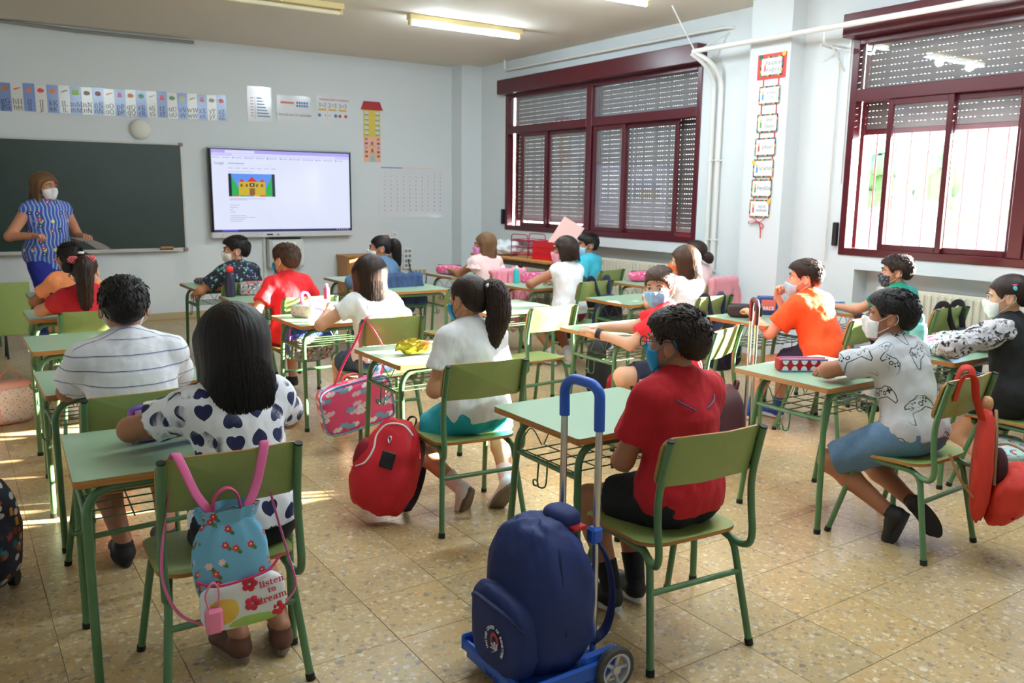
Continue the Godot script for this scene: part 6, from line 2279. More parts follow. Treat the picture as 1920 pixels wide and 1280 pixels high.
func build_back_table() -> void:
	var t := thing("side_table", "long brown-topped table along the window wall under the shutters", "table", Vector3(5.17, 0, -7.3))
	part("top", G.new().bx(-0.34, 0.34, 0.715, 0.74, -0.75, 0.7, 0.004), mat("wood_panel"), t)
	part("top_rail", G.new().bx(-0.3, 0.3, 0.66, 0.715, -0.7, 0.65, 0.003), mat("table_dark", rgb(92, 70, 52), 0.5), t)
	part("shelf", G.new().bx(-0.3, 0.3, 0.42, 0.44, -0.7, 0.65, 0.003), mat("wood_panel"), t)
	for sx in [-1.0, 1.0]:
		for sz in [-0.7, 0.65]:
			part("leg", G.new().bx(sx * 0.3 - 0.02, sx * 0.3 + 0.02, 0, 0.715, sz - 0.02, sz + 0.02, 0.003), mat("table_dark"), t)
	var red := flat_col(206, 24, 34, 0.3)
	for k in 3:
		var tr := thing("letter_tray", ["bottom red plastic letter tray of the stack on the side table", "middle red plastic letter tray of the stack on the side table", "top red plastic letter tray of the stack on the side table"][k], "tray", Vector3(5.06, 0.74 + k * 0.062, -6.84), 0.2 - k * 0.06, "red letter trays")
		part("base", G.new().bx(-0.12, 0.12, 0.0, 0.005, -0.16, 0.16, 0.001), red, tr)
		for e in [-1.0, 1.0]:
			part("side", G.new().bx(e * 0.12 - 0.003, e * 0.12 + 0.003, 0.0, 0.06, -0.16, 0.16, 0.001), red, tr)
		part("back", G.new().bx(-0.12, 0.12, 0.0, 0.06, -0.163, -0.157, 0.001), red, tr)
		part("lip", G.new().bx(-0.12, 0.12, 0.0, 0.022, 0.157, 0.163, 0.001), red, tr)
	var wo := thing("wire_organizer", "pink wire shelf organiser with three levels beside the red trays", "organizer", Vector3(5.02, 0.74, -7.2), 0.1)
	var pk := flat_col(170, 40, 76, 0.3)
	for k in 3:
		for q in 4:
			part("wire", G.new().tube([Vector3(-0.12, 0.03 + k * 0.07, -0.12 + q * 0.08), Vector3(0.12, 0.03 + k * 0.07, -0.12 + q * 0.08)], 0.003, 5), pk, wo)
		part("rim", G.new().tube([Vector3(-0.12, 0.045 + k * 0.07, -0.13), Vector3(0.12, 0.045 + k * 0.07, -0.13), Vector3(0.12, 0.045 + k * 0.07, 0.13), Vector3(-0.12, 0.045 + k * 0.07, 0.13), Vector3(-0.12, 0.045 + k * 0.07, -0.13)], 0.004, 6), pk, wo)
	for e in [-1.0, 1.0]:
		part("side_frame", G.new().tube(fillet([Vector3(e * 0.12, 0.0, -0.13), Vector3(e * 0.12, 0.24, -0.13), Vector3(e * 0.12, 0.24, 0.13), Vector3(e * 0.12, 0.0, 0.13)], 0.04), 0.005, 8), pk, wo)
	var pf := solo("paper_folder", G.new().box(Vector3.ZERO, Vector3(0.24, 0.32, 0.006), 0.002), flat_col(236, 190, 180), "pale pink paper folder leaning above the red trays", "folder")
	pf.transform = Transform3D(Basis(Vector3.UP, -0.9) * Basis(Vector3.BACK, -0.5) * Basis(Vector3.RIGHT, -0.35), Vector3(5.2, 0.98, -6.8))
	var pb := G.new()
	var nb := noise(14.0, 71)
	pb.patch(36, 18, func(u: float, w: float) -> Vector3:
		var a := TAU * u
		var b := PI * (w - 0.5)
		var p := Vector3(cos(a) * cos(b) * 0.15, maxf(sin(b), -0.75) * 0.085 + 0.064, sin(a) * cos(b) * 0.2)
		return p * (1.0 + nb.get_noise_3d(p.x, p.y, p.z) * 0.35), false, true)
	var bag := solo("plastic_bag", pb, flat_col(226, 228, 232, 0.25), "crumpled white plastic bag on the side table in the corner", "bag")
	bag.position = Vector3(5.02, 0.742, -7.62)

func build_teacher_side() -> void:
	var t := thing("teacher_table", "table with a green top and wooden edge behind the teacher", "table", Vector3(-0.25, 0, -8.9))
	part("top", G.new().bx(-0.7, 0.62, 0.732, 0.734, -0.3, 0.3), mat("laminate_green"), t)
	part("edge_band", G.new().bx(-0.7, 0.62, 0.71, 0.732, -0.3, 0.3, 0.002), mat("wood_edge"), t)
	for sx in [-0.66, 0.58]:
		for sz in [-0.26, 0.26]:
			part("leg", G.new().tube([Vector3(sx, 0, sz), Vector3(sx, 0.71, sz)], 0.015, 10), mat("frame_green"), t)
	part("rail", G.new().bx(-0.66, 0.58, 0.62, 0.66, -0.27, -0.24, 0.003), mat("frame_green"), t)
	var p := thing("display_board", "olive green standing panel on thin dark legs beside the teacher", "board", Vector3(0.17, 0, -7.98), 0.06)
	part("panel", G.new().bx(-0.6, 0.38, 0.19, 0.625, -0.012, 0.012, 0.004), mat("laminate_olive"), p)
	for sx in [-0.5, 0.18]:
		part("leg", G.new().tube([Vector3(sx, 0, 0.04), Vector3(sx, 0.2, 0.0)], 0.009, 8), mat("black_rubber"), p)
		part("leg", G.new().tube([Vector3(sx, 0, -0.1), Vector3(sx, 0.2, 0.0)], 0.009, 8), mat("black_rubber"), p)
	var sh := solo("paper_sheet", G.new().patch(10, 6, func(u: float, w: float) -> Vector3: return Vector3((u - 0.5) * 0.3, sin(u * 2.4) * 0.03, (w - 0.5) * 0.21)).patch(10, 6, func(u: float, w: float) -> Vector3: return Vector3((u - 0.5) * 0.3, sin(u * 2.4) * 0.03 - 0.001, (w - 0.5) * 0.21), true), mat("paper"), "white sheets of paper held by the teacher", "paper")
	sh.transform = Transform3D(Basis(Vector3.UP, 0.5) * Basis(Vector3.BACK, -0.45), Vector3(1.02, 0.92, -8.02))

# ---------------------------------------------------------------- bags, cases, bottles, coats
func soft(ctr: Vector3, rad: Vector3, e: float, shape: Callable, nu := 30, nv := 18) -> G:
	var g := G.new()
	var k := 2.0 / e
	g.patch(nu, nv, func(u: float, w: float) -> Vector3:
		var a := TAU * u
		var b := PI * (w - 0.5)
		var cb := pow(absf(cos(b)), k)
		var p := Vector3(signf(cos(a)) * pow(absf(cos(a)), k) * cb, signf(sin(b)) * pow(absf(sin(b)), k), signf(sin(a)) * pow(absf(sin(a)), k) * cb)
		return ctr + shape.call(p) * rad, false, true)
	return g

func strap(pts: Array, w: float, th := 0.12) -> G:
	return G.new().tube(curve(pts, 5), w, 8, th)

# a backpack facing -z with its back at z = 0, base at y = 0
func backpack(t: Node3D, w: float, h: float, d: float, m: Material, m2: Material, trim: Material) -> void:
	var nb := noise(6.0, int(w * 1000.0))
	var tp := func(p: Vector3) -> Vector3:
		var k := clampf((p.y + 0.1) / 1.1, 0.0, 1.0)
		var q := Vector3(p.x * (1.0 - 0.26 * k * k), p.y, p.z * (1.0 - 0.42 * k * k))
		return q * (1.0 + nb.get_noise_3d(p.x * 0.2, p.y * 0.2, p.z * 0.2) * 0.05)
	part("main_bag", soft(Vector3(0, h / 2, -d / 2), Vector3(w / 2, h / 2, d / 2), 4.0, tp), m, t)
	var pk := part("front_pocket", soft(Vector3(0, h * 0.27, -d * 0.98), Vector3(w * 0.4, h * 0.24, d * 0.22), 4.0, tp), m2, t)
	part("zip", strap([Vector3(-w * 0.37, h * 0.4, -d * 1.08), Vector3(-w * 0.2, h * 0.5, -d * 1.06), Vector3(w * 0.2, h * 0.5, -d * 1.06), Vector3(w * 0.37, h * 0.4, -d * 1.08)], 0.005, 0.6), trim, pk)
	part("zip", strap([Vector3(-w * 0.47, h * 0.35, -d * 0.78), Vector3(-w * 0.42, h * 0.75, -d * 0.72), Vector3(-w * 0.2, h * 0.95, -d * 0.62), Vector3(w * 0.2, h * 0.95, -d * 0.62), Vector3(w * 0.42, h * 0.75, -d * 0.72), Vector3(w * 0.47, h * 0.35, -d * 0.78)], 0.005, 0.6), trim, t)
	part("top_loop", strap([Vector3(-0.03, h * 0.97, -d * 0.3), Vector3(-0.02, h * 1.06, -d * 0.25), Vector3(0.02, h * 1.06, -d * 0.25), Vector3(0.03, h * 0.97, -d * 0.3)], 0.01, 0.3), m, t)

func pencil_case(label: String, at: Vector3, turn: float, size: Vector3, m: Material, e := 5.0, zip: Material = null) -> Node3D:
	var t := thing("pencil_case", label, "pencil case", at, turn, "pencil cases on the desks")
	part("body", soft(Vector3(0, size.y / 2, 0), size / 2, e, func(p: Vector3) -> Vector3: return p, 26, 14), m, t)
	part("zip", G.new().tube([Vector3(-size.x * 0.44, size.y * 0.995, 0), Vector3(0, size.y * 1.005, 0.002), Vector3(size.x * 0.44, size.y * 0.995, 0)], 0.0035, 6), zip if zip else flat_col(60, 60, 66), t)
	part("zip_pull", G.new().box(Vector3(size.x * 0.46, size.y * 0.9, 0.004), Vector3(0.006, 0.02, 0.004), 0.001), mat("steel"), t)
	return t

func bottle(label: String, at: Vector3, h: float, r: float, m: Material, cap: Material, knob := false) -> void:
	var t := thing("bottle", label, "bottle", at)
	part("body", G.new().lathe([Vector2(0.0, 0.0), Vector2(r * 0.92, 0.0), Vector2(r, h * 0.04), Vector2(r, h * 0.62), Vector2(r * 0.86, h * 0.74), Vector2(r * 0.5, h * 0.8), Vector2(r * 0.5, h * 0.84)], 20), m, t)
	if knob:
		part("cap", G.new().puff(Vector3(0, h * 0.9, 0), Vector3(r * 0.8, h * 0.11, r * 0.8), 2.6, 18, 10), cap, t)
	else:
		part("cap", G.new().lathe([Vector2(r * 0.55, h * 0.82), Vector2(r * 0.55, h * 0.93), Vector2(r * 0.35, h), Vector2(0.0, h)], 16), cap, t)

# a coat hung over a chair back: a thick sheet with folds, longer behind
func drape(called: String, label: String, key: String, m: Material, w: float, low: float, flare := 0.06) -> void:
	var ct: Transform3D = chair_spots[key]
	var t := thing(called, label, "coat", ct.origin, ct.basis.get_euler().y)
	var f := F.new(Vector3(-w - 0.1, low - 0.05, 0.05), Vector3(w + 0.1, 0.8, 0.42), 0.012)
	f.cap(Vector3(-w, 0.715, 0.228), Vector3(w, 0.715, 0.228), 0.026, 0.026, 0.02)
	for k in 7:
		var x := lerpf(-w, w, k / 6.0)
		f.cap(Vector3(x, 0.71, 0.245), Vector3(x * (1.0 + flare * 4.0), lerpf(low, low + 0.08, absf(k - 3) / 3.0), 0.27 + (k % 2) * 0.03), 0.024, 0.03, 0.03)
		f.cap(Vector3(x * 0.95, 0.71, 0.21), Vector3(x * 0.95, 0.56, 0.165), 0.018, 0.018, 0.02)
	f.rough(noise(8.0, int(w * 900.0)), 0.02, Vector3(1.4, 0.5, 1.4), 0.04)
	var g := G.new()
	f.net(g)
	part("coat_body", g, m, t)
	part("hanging_sleeve", G.new().tube(curve([Vector3(-w * 0.7, 0.6, 0.29), Vector3(-w * 0.9, 0.45, 0.31), Vector3(-w * 0.85, maxf(low - 0.05, 0.1), 0.3)], 5), [0.03, 0.034, 0.036, 0.037, 0.037, 0.036, 0.036, 0.035, 0.034, 0.032, 0.03], 12), m, t)

func hung(called: String, label: String, cat: String, key: String, off := Vector3.ZERO) -> Node3D:
	var ct: Transform3D = chair_spots[key]
	return thing(called, label, cat, ct * off, ct.basis.get_euler().y)

func build_props() -> void:
	var nv := mat("navy_bag", rgb(24, 44, 104), 0.7)
	# navy trolley bag beside the boy in red
	var t := thing("trolley_backpack", "navy backpack with a round emblem strapped to a bright blue wheeled trolley", "trolley bag", Vector3(1.46, 0, -1.835), PI / 2)
	var plast := flat_col(34, 92, 196, 0.35)
	var tp := func(p: Vector3) -> Vector3:
		var k := clampf((p.y + 0.2) / 1.2, 0.0, 1.0)
		return Vector3(p.x * (1.0 - 0.2 * k * k), p.y, p.z * (1.0 - 0.34 * k * k))
	var nb := noise(7.0, 3)
	var mb := part("main_bag", soft(Vector3(0, 0.27, -0.125), Vector3(0.155, 0.215, 0.125), 3.6, func(p: Vector3) -> Vector3: return tp.call(p) * (1.0 + nb.get_noise_3d(p.x * 0.25, p.y * 0.25, p.z * 0.25) * 0.07), 40, 26), nv, t)
	part("seam", strap([Vector3(-0.152, 0.2, -0.14), Vector3(-0.146, 0.34, -0.15), Vector3(-0.1, 0.45, -0.14), Vector3(0.0, 0.475, -0.135), Vector3(0.1, 0.45, -0.14), Vector3(0.146, 0.34, -0.15), Vector3(0.152, 0.2, -0.14)], 0.005, 0.7), flat_col(16, 30, 78, 0.7), mb)
	var pocket := part("front_pocket", soft(Vector3(0, 0.185, -0.245), Vector3(0.13, 0.125, 0.05), 3.4, func(p: Vector3) -> Vector3: return p * (1.0 + nb.get_noise_3d(p.x * 0.3 + 9.0, p.y * 0.3, p.z * 0.3) * 0.06), 34, 20), nv, t)
	part("pocket_flap", strap([Vector3(-0.128, 0.235, -0.262), Vector3(-0.08, 0.268, -0.288), Vector3(0.0, 0.274, -0.294), Vector3(0.08, 0.268, -0.288), Vector3(0.128, 0.235, -0.262)], 0.011, 0.5), flat_col(16, 30, 78, 0.7), pocket)
	# emblem: red ring with a white burst and letters round it, on the pocket
	var em := Node3D.new()
	em.name = "emblem"
	pocket.add_child(em, true)
	em.transform = Transform3D(Basis(Vector3.UP, PI), Vector3(-0.035, 0.17, -0.2985))
	var wt := flat_col(232, 232, 236)
	var ring := G.new()
	ring.patch(24, 1, func(u: float, w: float) -> Vector3:
		var a := TAU * u
		return Vector3(cos(a) * lerpf(0.012, 0.021, w), sin(a) * lerpf(0.014, 0.025, w) + 0.008, 0.001), false, true)
	part("red_ring", ring, flat_col(176, 40, 52), em)
	for k in 5:
		part("ray", G.new().tube([Vector3(0.012, -0.014, 0.001), Vector3(0.012 + cos(k * 0.62 + 2.4) * 0.03, -0.014 + sin(k * 0.62 + 2.4) * -0.022, 0.001)], 0.0035, 5, 0.3), wt, em)
	var ring_text := "UNITED COLORS OF BENETTON"
	for k in ring_text.length():
		if ring_text[k] == " ":
			continue
		var a := deg_to_rad(215.0 - k * 10.2)
		label_part(ring_text[k], 0.0135, wt, em, Vector3(cos(a) * 0.042, sin(a) * 0.045 + 0.002, 0.0015), "Droid Sans", true, Basis(Vector3.BACK, a - PI / 2))
	part("top_flap", soft(Vector3(0.0, 0.475, -0.05), Vector3(0.06, 0.035, 0.045), 2.6, func(p: Vector3) -> Vector3: return p, 20, 12), nv, t)
	part("red_tab", G.new().box(Vector3(-0.045, 0.462, -0.04), Vector3(0.07, 0.012, 0.05), 0.004), flat_col(206, 26, 40, 0.6), t)
	part("shoulder_strap", strap([Vector3(-0.07, 0.44, 0.0), Vector3(-0.085, 0.36, 0.05), Vector3(-0.09, 0.24, 0.075), Vector3(-0.085, 0.14, 0.06), Vector3(-0.075, 0.1, 0.01)], 0.024, 0.22), nv, t)
	part("red_web", G.new().box(Vector3(-0.06, 0.2, 0.03), Vector3(0.02, 0.11, 0.008), 0.002), flat_col(150, 18, 34, 0.7), t)
	for e in [-1.0, 1.0]:
		part("handle_tube", G.new().tube([Vector3(e * 0.08, 0.07, 0.015), Vector3(e * 0.08, 0.78, 0.015)], 0.0105, 12), mat("steel"), t)
		part("clip", G.new().box(Vector3(e * 0.08, 0.435, 0.01), Vector3(0.036, 0.05, 0.04), 0.008), plast, t)
		part("wheel_arm", G.new().box(Vector3(e * 0.15, 0.09, -0.02), Vector3(0.02, 0.07, 0.13), 0.01), plast, t)
	var grip := fillet([Vector3(-0.08, 0.74, 0.015), Vector3(-0.08, 0.85, 0.013), Vector3(-0.05, 0.868, 0.012), Vector3(0.04, 0.868, 0.012), Vector3(0.08, 0.84, 0.013), Vector3(0.08, 0.75, 0.015)], 0.03, 6)
	part("grip", G.new().tube(grip, 0.0155, 12), plast, t)
	part("trolley_base", G.new().bx(-0.165, 0.165, 0.02, 0.065, -0.275, 0.03, 0.012), plast, t)
	part("front_lip", G.new().bx(-0.165, 0.165, 0.05, 0.085, -0.285, -0.262, 0.008), plast, t)
	for e in [-1.0, 1.0]:
		part("side_lip", G.new().bx(e * 0.165 - 0.008, e * 0.165 + 0.008, 0.05, 0.1, -0.285, 0.03, 0.006), plast, t)
	label_part("safta", 0.042, flat_col(20, 60, 140), t, Vector3(0.0, 0.045, -0.2765), "Droid Sans", true, Basis(Vector3.UP, PI))
	for e in [-1.0, 1.0]:
		var wh := Node3D.new()
		wh.name = "wheel"
		t.add_child(wh, true)
		wh.transform = Transform3D(Basis(Vector3.BACK, -PI / 2), Vector3(e * 0.178, 0.066, 0.015))
		part("tyre", G.new().lathe([Vector2(0.05, -0.013), Vector2(0.062, -0.013), Vector2(0.066, -0.006), Vector2(0.066, 0.006), Vector2(0.062, 0.013), Vector2(0.05, 0.013), Vector2(0.05, -0.013)], 32), mat("tyre", rgb(66, 66, 68), 0.6), wh)
		part("rim", G.new().lathe([Vector2(0.043, -0.011), Vector2(0.05, -0.012), Vector2(0.05, 0.012), Vector2(0.043, 0.011), Vector2(0.043, -0.011)], 32), flat_col(196, 196, 198, 0.35), wh)
		part("hub", G.new().lathe([Vector2(0.0, -0.013), Vector2(0.013, -0.012), Vector2(0.013, 0.012), Vector2(0.0, 0.013)], 18), flat_col(196, 196, 198, 0.35), wh)
		for k in 5:
			var a := TAU * k / 5 + 0.3
			part("spoke", G.new().tube([Vector3(cos(a) * 0.01, 0, sin(a) * 0.01), Vector3(cos(a) * 0.045, 0, sin(a) * 0.045)], 0.006, 6), flat_col(196, 196, 198, 0.35), wh)

	# red backpack leaning by the girl in turquoise shorts
	var rb := thing("backpack", "bright red backpack with white piping leaning on the floor beside a desk leg", "backpack", Vector3(1.52, 0.005, -3.17), 0.95)
	rb.rotation = Vector3(deg_to_rad(24.0), 2.25, deg_to_rad(10.0))
	rb.position = Vector3(1.47, 0.012, -3.2)
	var rm := mat("red_bag", rgb(204, 20, 38), 0.65)
	var nr := noise(5.0, 9)
	part("main_bag", soft(Vector3(0, 0.21, -0.09), Vector3(0.14, 0.205, 0.09), 3.2, func(p: Vector3) -> Vector3:
		var k := clampf((p.y + 0.1) / 1.1, 0.0, 1.0)
		return Vector3(p.x * (1.0 - 0.42 * k * k), p.y, p.z * (1.0 - 0.5 * k)) * (1.0 + nr.get_noise_3d(p.x * 0.3, p.y * 0.3, p.z * 0.3) * 0.1), 40, 26), rm, rb)
	part("piping", strap([Vector3(-0.085, 0.36, -0.125), Vector3(-0.03, 0.39, -0.13), Vector3(0.04, 0.375, -0.135), Vector3(0.065, 0.32, -0.15), Vector3(0.05, 0.26, -0.168), Vector3(0.06, 0.2, -0.176), Vector3(0.1, 0.17, -0.165), Vector3(0.138, 0.16, -0.14)], 0.0045, 1.0), flat_col(232, 230, 230), rb)
	part("mesh_pocket", soft(Vector3(0.098, 0.225, -0.115), Vector3(0.05, 0.075, 0.05), 2.6, func(p: Vector3) -> Vector3: return p, 22, 14), flat_col(140, 14, 34, 0.8), rb)
	part("badge", G.new().bx(-0.07, -0.005, 0.215, 0.285, -0.176, -0.168, 0.004), flat_col(22, 18, 22), rb, Transform3D(Basis(Vector3.RIGHT, -0.1), Vector3(0, 0, 0.006)))
	label_part("K2", 0.035, rm, rb, Vector3(-0.038, 0.248, -0.176), "Droid Sans", true, Basis(Vector3.UP, PI))
	part("slot", G.new().bx(-0.05, 0.03, 0.335, 0.348, -0.142, -0.128, 0.003), flat_col(24, 20, 24), rb)
	part("clip_ring", G.new().tube(curve([Vector3(-0.01, 0.3, -0.165), Vector3(0.002, 0.315, -0.163), Vector3(0.0, 0.33, -0.158), Vector3(-0.012, 0.318, -0.162), Vector3(-0.01, 0.3, -0.165)], 4), 0.0028, 6), mat("steel"), rb)
	part("back_panel", soft(Vector3(0, 0.2, 0.004), Vector3(0.115, 0.175, 0.018), 4.0, func(p: Vector3) -> Vector3: return p, 20, 10), flat_col(96, 84, 88, 0.8), rb)
	for e in [-1.0, 1.0]:
		part("shoulder_strap", strap([Vector3(e * 0.04, 0.38, 0.0), Vector3(e * 0.06, 0.33, 0.07), Vector3(e * 0.085, 0.22, 0.1), Vector3(e * 0.1, 0.11, 0.07), Vector3(e * 0.11, 0.05, 0.01)], 0.022, 0.2), flat_col(52, 44, 50, 0.8), rb)
	part("top_loop", strap([Vector3(-0.025, 0.395, 0.0), Vector3(-0.015, 0.44, 0.01), Vector3(0.015, 0.44, 0.01), Vector3(0.025, 0.395, 0.0)], 0.01, 0.3), flat_col(24, 20, 24), rb)

	# drawstring bag on the nearest left chair
	var dh := hung("drawstring_bag", "flowery blue drawstring bag with pink straps hanging on a chair back", "bag", "heart", Vector3(-0.03, 0.0, 0.285))
	part("pouch", soft(Vector3(0.0, 0.445, 0.02), Vector3(0.096, 0.15, 0.05), 3.0, func(p: Vector3) -> Vector3:
		var k := clampf(p.y, 0.0, 1.0)
		var pl := 1.0 + 0.1 * sin(atan2(p.x, p.z) * 9.0) * k
		return Vector3((p.x * (1.0 - 0.45 * k * k) + 0.16 * clampf(-p.y, 0.0, 1.0)) * pl, p.y, p.z * (1.0 - 0.25 * k) * pl), 48, 22), mat("flowers"), dh)
	part("gathered_top", G.new().patch(40, 4, func(u: float, w: float) -> Vector3:
		var a := TAU * u
		var r := (0.066 + 0.012 * w) * (1.0 + 0.09 * sin(a * 11.0))
		return Vector3(cos(a) * r - 0.005, 0.565 + w * 0.036, 0.02 + sin(a) * r * 0.5), true, true), mat("flowers"), dh)
	var fp := part("front_pocket", soft(Vector3(0.018, 0.352, 0.055), Vector3(0.108, 0.068, 0.024), 3.4, func(p: Vector3) -> Vector3: return p, 34, 14), flat_col(226, 232, 230, 0.5), dh)
	part("pocket_piping", strap([Vector3(-0.095, 0.43, 0.062), Vector3(-0.05, 0.416, 0.08), Vector3(0.03, 0.422, 0.084), Vector3(0.085, 0.432, 0.075), Vector3(0.12, 0.455, 0.05)], 0.004, 0.8), flat_col(190, 30, 90), dh)
	part("green_ground", soft(Vector3(0.03, 0.31, 0.06), Vector3(0.085, 0.024, 0.019), 2.6, func(p: Vector3) -> Vector3: return p, 22, 10), flat_col(160, 196, 96, 0.5), fp)
	part("golden_swirl", soft(Vector3(-0.03, 0.345, 0.066), Vector3(0.05, 0.047, 0.016), 2.2, func(p: Vector3) -> Vector3: return p, 22, 12), flat_col(226, 186, 76, 0.5), fp)
	for q in [[0.03, 0.402, 0.078], [0.035, 0.35, 0.081], [0.1, 0.318, 0.074]]:
		for k in 5:
			var a := TAU * k / 5
			part("petal", G.new().puff(Vector3(q[0] + cos(a) * 0.012, q[1] + sin(a) * 0.012, q[2]), Vector3(0.009, 0.009, 0.003), 2.0, 8, 6), flat_col(204, 34, 62), fp)
	label_part("listen", 0.023, flat_col(206, 50, 76), fp, Vector3(0.085, 0.397, 0.0795), "Droid Serif", true, Basis(Vector3.BACK, 0.15))
	label_part("to", 0.021, flat_col(206, 50, 76), fp, Vector3(0.085, 0.376, 0.08), "Droid Serif", true, Basis(Vector3.BACK, 0.15))
	label_part("dream", 0.023, flat_col(206, 50, 76), fp, Vector3(0.085, 0.353, 0.08), "Droid Serif", true, Basis(Vector3.BACK, 0.15))
	var pst := flat_col(226, 108, 160, 0.75)
	for e in [-1.0, 1.0]:
		part("strap", strap([Vector3(e * 0.115, 0.69, -0.075), Vector3(e * 0.112, 0.735, -0.045), Vector3(e * 0.105, 0.725, -0.018), Vector3(e * 0.075, 0.64, 0.008), Vector3(e * 0.045, 0.592, 0.03)], 0.012, 0.22), pst, dh)
		part("strap", strap([Vector3(e * 0.115, 0.69, -0.075), Vector3(e * 0.14, 0.55, -0.08), Vector3(e * 0.16, 0.42, -0.03), Vector3(e * 0.15 + 0.015, 0.34, 0.02), Vector3(e * 0.1 + 0.02, 0.3, 0.035)], 0.012, 0.22), pst, dh)
	part("hanging_loop", strap([Vector3(-0.04, 0.585, 0.03), Vector3(-0.035, 0.63, 0.03), Vector3(-0.005, 0.65, 0.03), Vector3(0.02, 0.63, 0.03), Vector3(0.028, 0.585, 0.03)], 0.011, 0.3), flat_col(206, 70, 120, 0.6), dh)
	var sz := hung("sanitizer_holder", "small pink gel bottle holder clipped to the drawstring bag", "bottle holder", "heart", Vector3(-0.092, 0.33, 0.37))
	part("holder", G.new().box(Vector3.ZERO, Vector3(0.042, 0.066, 0.028), 0.008), flat_col(238, 132, 168, 0.4), sz)
	part("loop", strap([Vector3(-0.01, 0.03, 0), Vector3(-0.018, 0.07, 0), Vector3(0.0, 0.1, 0), Vector3(0.014, 0.08, 0), Vector3(0.012, 0.03, 0)], 0.004, 0.6), flat_col(238, 132, 168, 0.4), sz)

	# jungle print backpack at the left edge
	var jb := thing("backpack", "dark jungle print backpack with yellow zips standing on the floor", "backpack", Vector3(0.02, 0.03, -3.36), 2.7)
	backpack(jb, 0.31, 0.42, 0.2, mat("jungle"), mat("jungle"), flat_col(214, 160, 40))
	for e in [-1.0, 1.0]:
		part("wheel", G.new().tube([Vector3(e * 0.1 - 0.012, 0.0, -0.02), Vector3(e * 0.1 + 0.012, 0.0, -0.02)], 0.028, 14), mat("black_rubber"), jb)
	# pink lunch bag
	var lb := thing("lunch_bag", "pale pink lunch bag with a handle and faded drawing on the floor", "lunch bag", Vector3(0.25, 0, -5.74), 0.32)
	part("body", soft(Vector3(0, 0.13, 0), Vector3(0.115, 0.13, 0.05), 6.0, func(p: Vector3) -> Vector3: return p, 30, 18), flat_col(236, 176, 160, 0.6), lb)
	part("front_panel", soft(Vector3(0.01, 0.12, 0.045), Vector3(0.095, 0.1, 0.01), 6.0, func(p: Vector3) -> Vector3: return p, 20, 10), mat("tiny_flowers"), lb)
	part("handle", strap([Vector3(-0.06, 0.255, 0), Vector3(-0.045, 0.3, 0), Vector3(0.0, 0.322, 0), Vector3(0.045, 0.3, 0), Vector3(0.06, 0.255, 0)], 0.009, 0.4), flat_col(214, 136, 120, 0.6), lb)

	# pink cloud lunch case hanging on the sunlit chair
	var pk := hung("lunch_case", "glossy pink lunch case with white cloud print hanging from the sunlit chair", "lunch bag", "straight", Vector3(-0.2, 0.145, 0.23))
	pk.rotation.z = 0.17
	part("body", soft(Vector3(0.0, 0.12, 0), Vector3(0.205, 0.135, 0.045), 6.0, func(p: Vector3) -> Vector3: return p, 36, 18), mat("pink_clouds"), pk)
	part("piping", G.new().patch(40, 6, func(u: float, w: float) -> Vector3:
		var a := TAU * u
		var b := TAU * w
		var c := Vector3(signf(cos(a)) * pow(absf(cos(a)), 0.33) * 0.2, 0.12 + signf(sin(a)) * pow(absf(sin(a)), 0.33) * 0.13, 0.04)
		return c + (Vector3(cos(a), sin(a), 0) * cos(b) + Vector3(0, 0, 1) * sin(b)) * 0.005, false, true), flat_col(110, 150, 180, 0.4), pk)
	part("handle", strap([Vector3(-0.05, 0.25, 0), Vector3(-0.03, 0.285, 0), Vector3(0.03, 0.285, 0), Vector3(0.05, 0.25, 0)], 0.009, 0.4), flat_col(230, 60, 120, 0.3), pk)
	part("shoulder_strap", strap([Vector3(-0.1, 0.25, 0), Vector3(-0.02, 0.36, 0), Vector3(0.06, 0.47, 0.03), Vector3(0.13, 0.56, 0.015), Vector3(0.19, 0.565, -0.03)], 0.014, 0.2), flat_col(226, 40, 100, 0.5), pk)
	part("shoulder_strap", strap([Vector3(0.17, 0.24, 0), Vector3(0.2, 0.36, 0.035), Vector3(0.17, 0.48, 0.035), Vector3(0.14, 0.55, 0.01)], 0.014, 0.2), flat_col(238, 130, 170, 0.5), pk)

	# blue and pink backpack behind the boy in bright red
	var sp := hung("backpack", "blue backpack with pink piping and a colourful print hanging from a chair", "backpack", "hero", Vector3(-0.04, 0.33, 0.25))
	part("main_bag", soft(Vector3(0, 0.16, 0.05), Vector3(0.155, 0.18, 0.075), 3.0, func(p: Vector3) -> Vector3: return Vector3(p.x * (1.0 - 0.2 * clampf(p.y, 0.0, 1.0)), p.y, p.z), 30, 20), flat_col(44, 78, 176, 0.55), sp)
	part("print_panel", soft(Vector3(0.0, 0.08, 0.09), Vector3(0.14, 0.085, 0.05), 3.6, func(p: Vector3) -> Vector3: return p, 26, 14), mat("comic"), sp)
	part("piping", strap([Vector3(-0.145, 0.05, 0.105), Vector3(-0.14, 0.2, 0.1), Vector3(-0.08, 0.31, 0.09), Vector3(0.0, 0.335, 0.085), Vector3(0.08, 0.31, 0.09), Vector3(0.14, 0.2, 0.1)], 0.006, 0.8), flat_col(232, 90, 160, 0.4), sp)
	part("top_loop", strap([Vector3(-0.03, 0.33, 0.04), Vector3(-0.02, 0.41, -0.01), Vector3(0.02, 0.41, -0.01), Vector3(0.03, 0.33, 0.04)], 0.012, 0.3), flat_col(214, 70, 140, 0.5), sp)

	# open red backpack on the chair of the boy with the game-pad shirt
	var ob := hung("backpack", "orange-red backpack hanging wide open on a chair back", "backpack", "game", Vector3(0.03, 0.17, 0.27))
	ob.rotation.y += 0.5
	var om := mat("orange_bag", rgb(206, 52, 36), 0.7)
	var on := noise(5.0, 19)
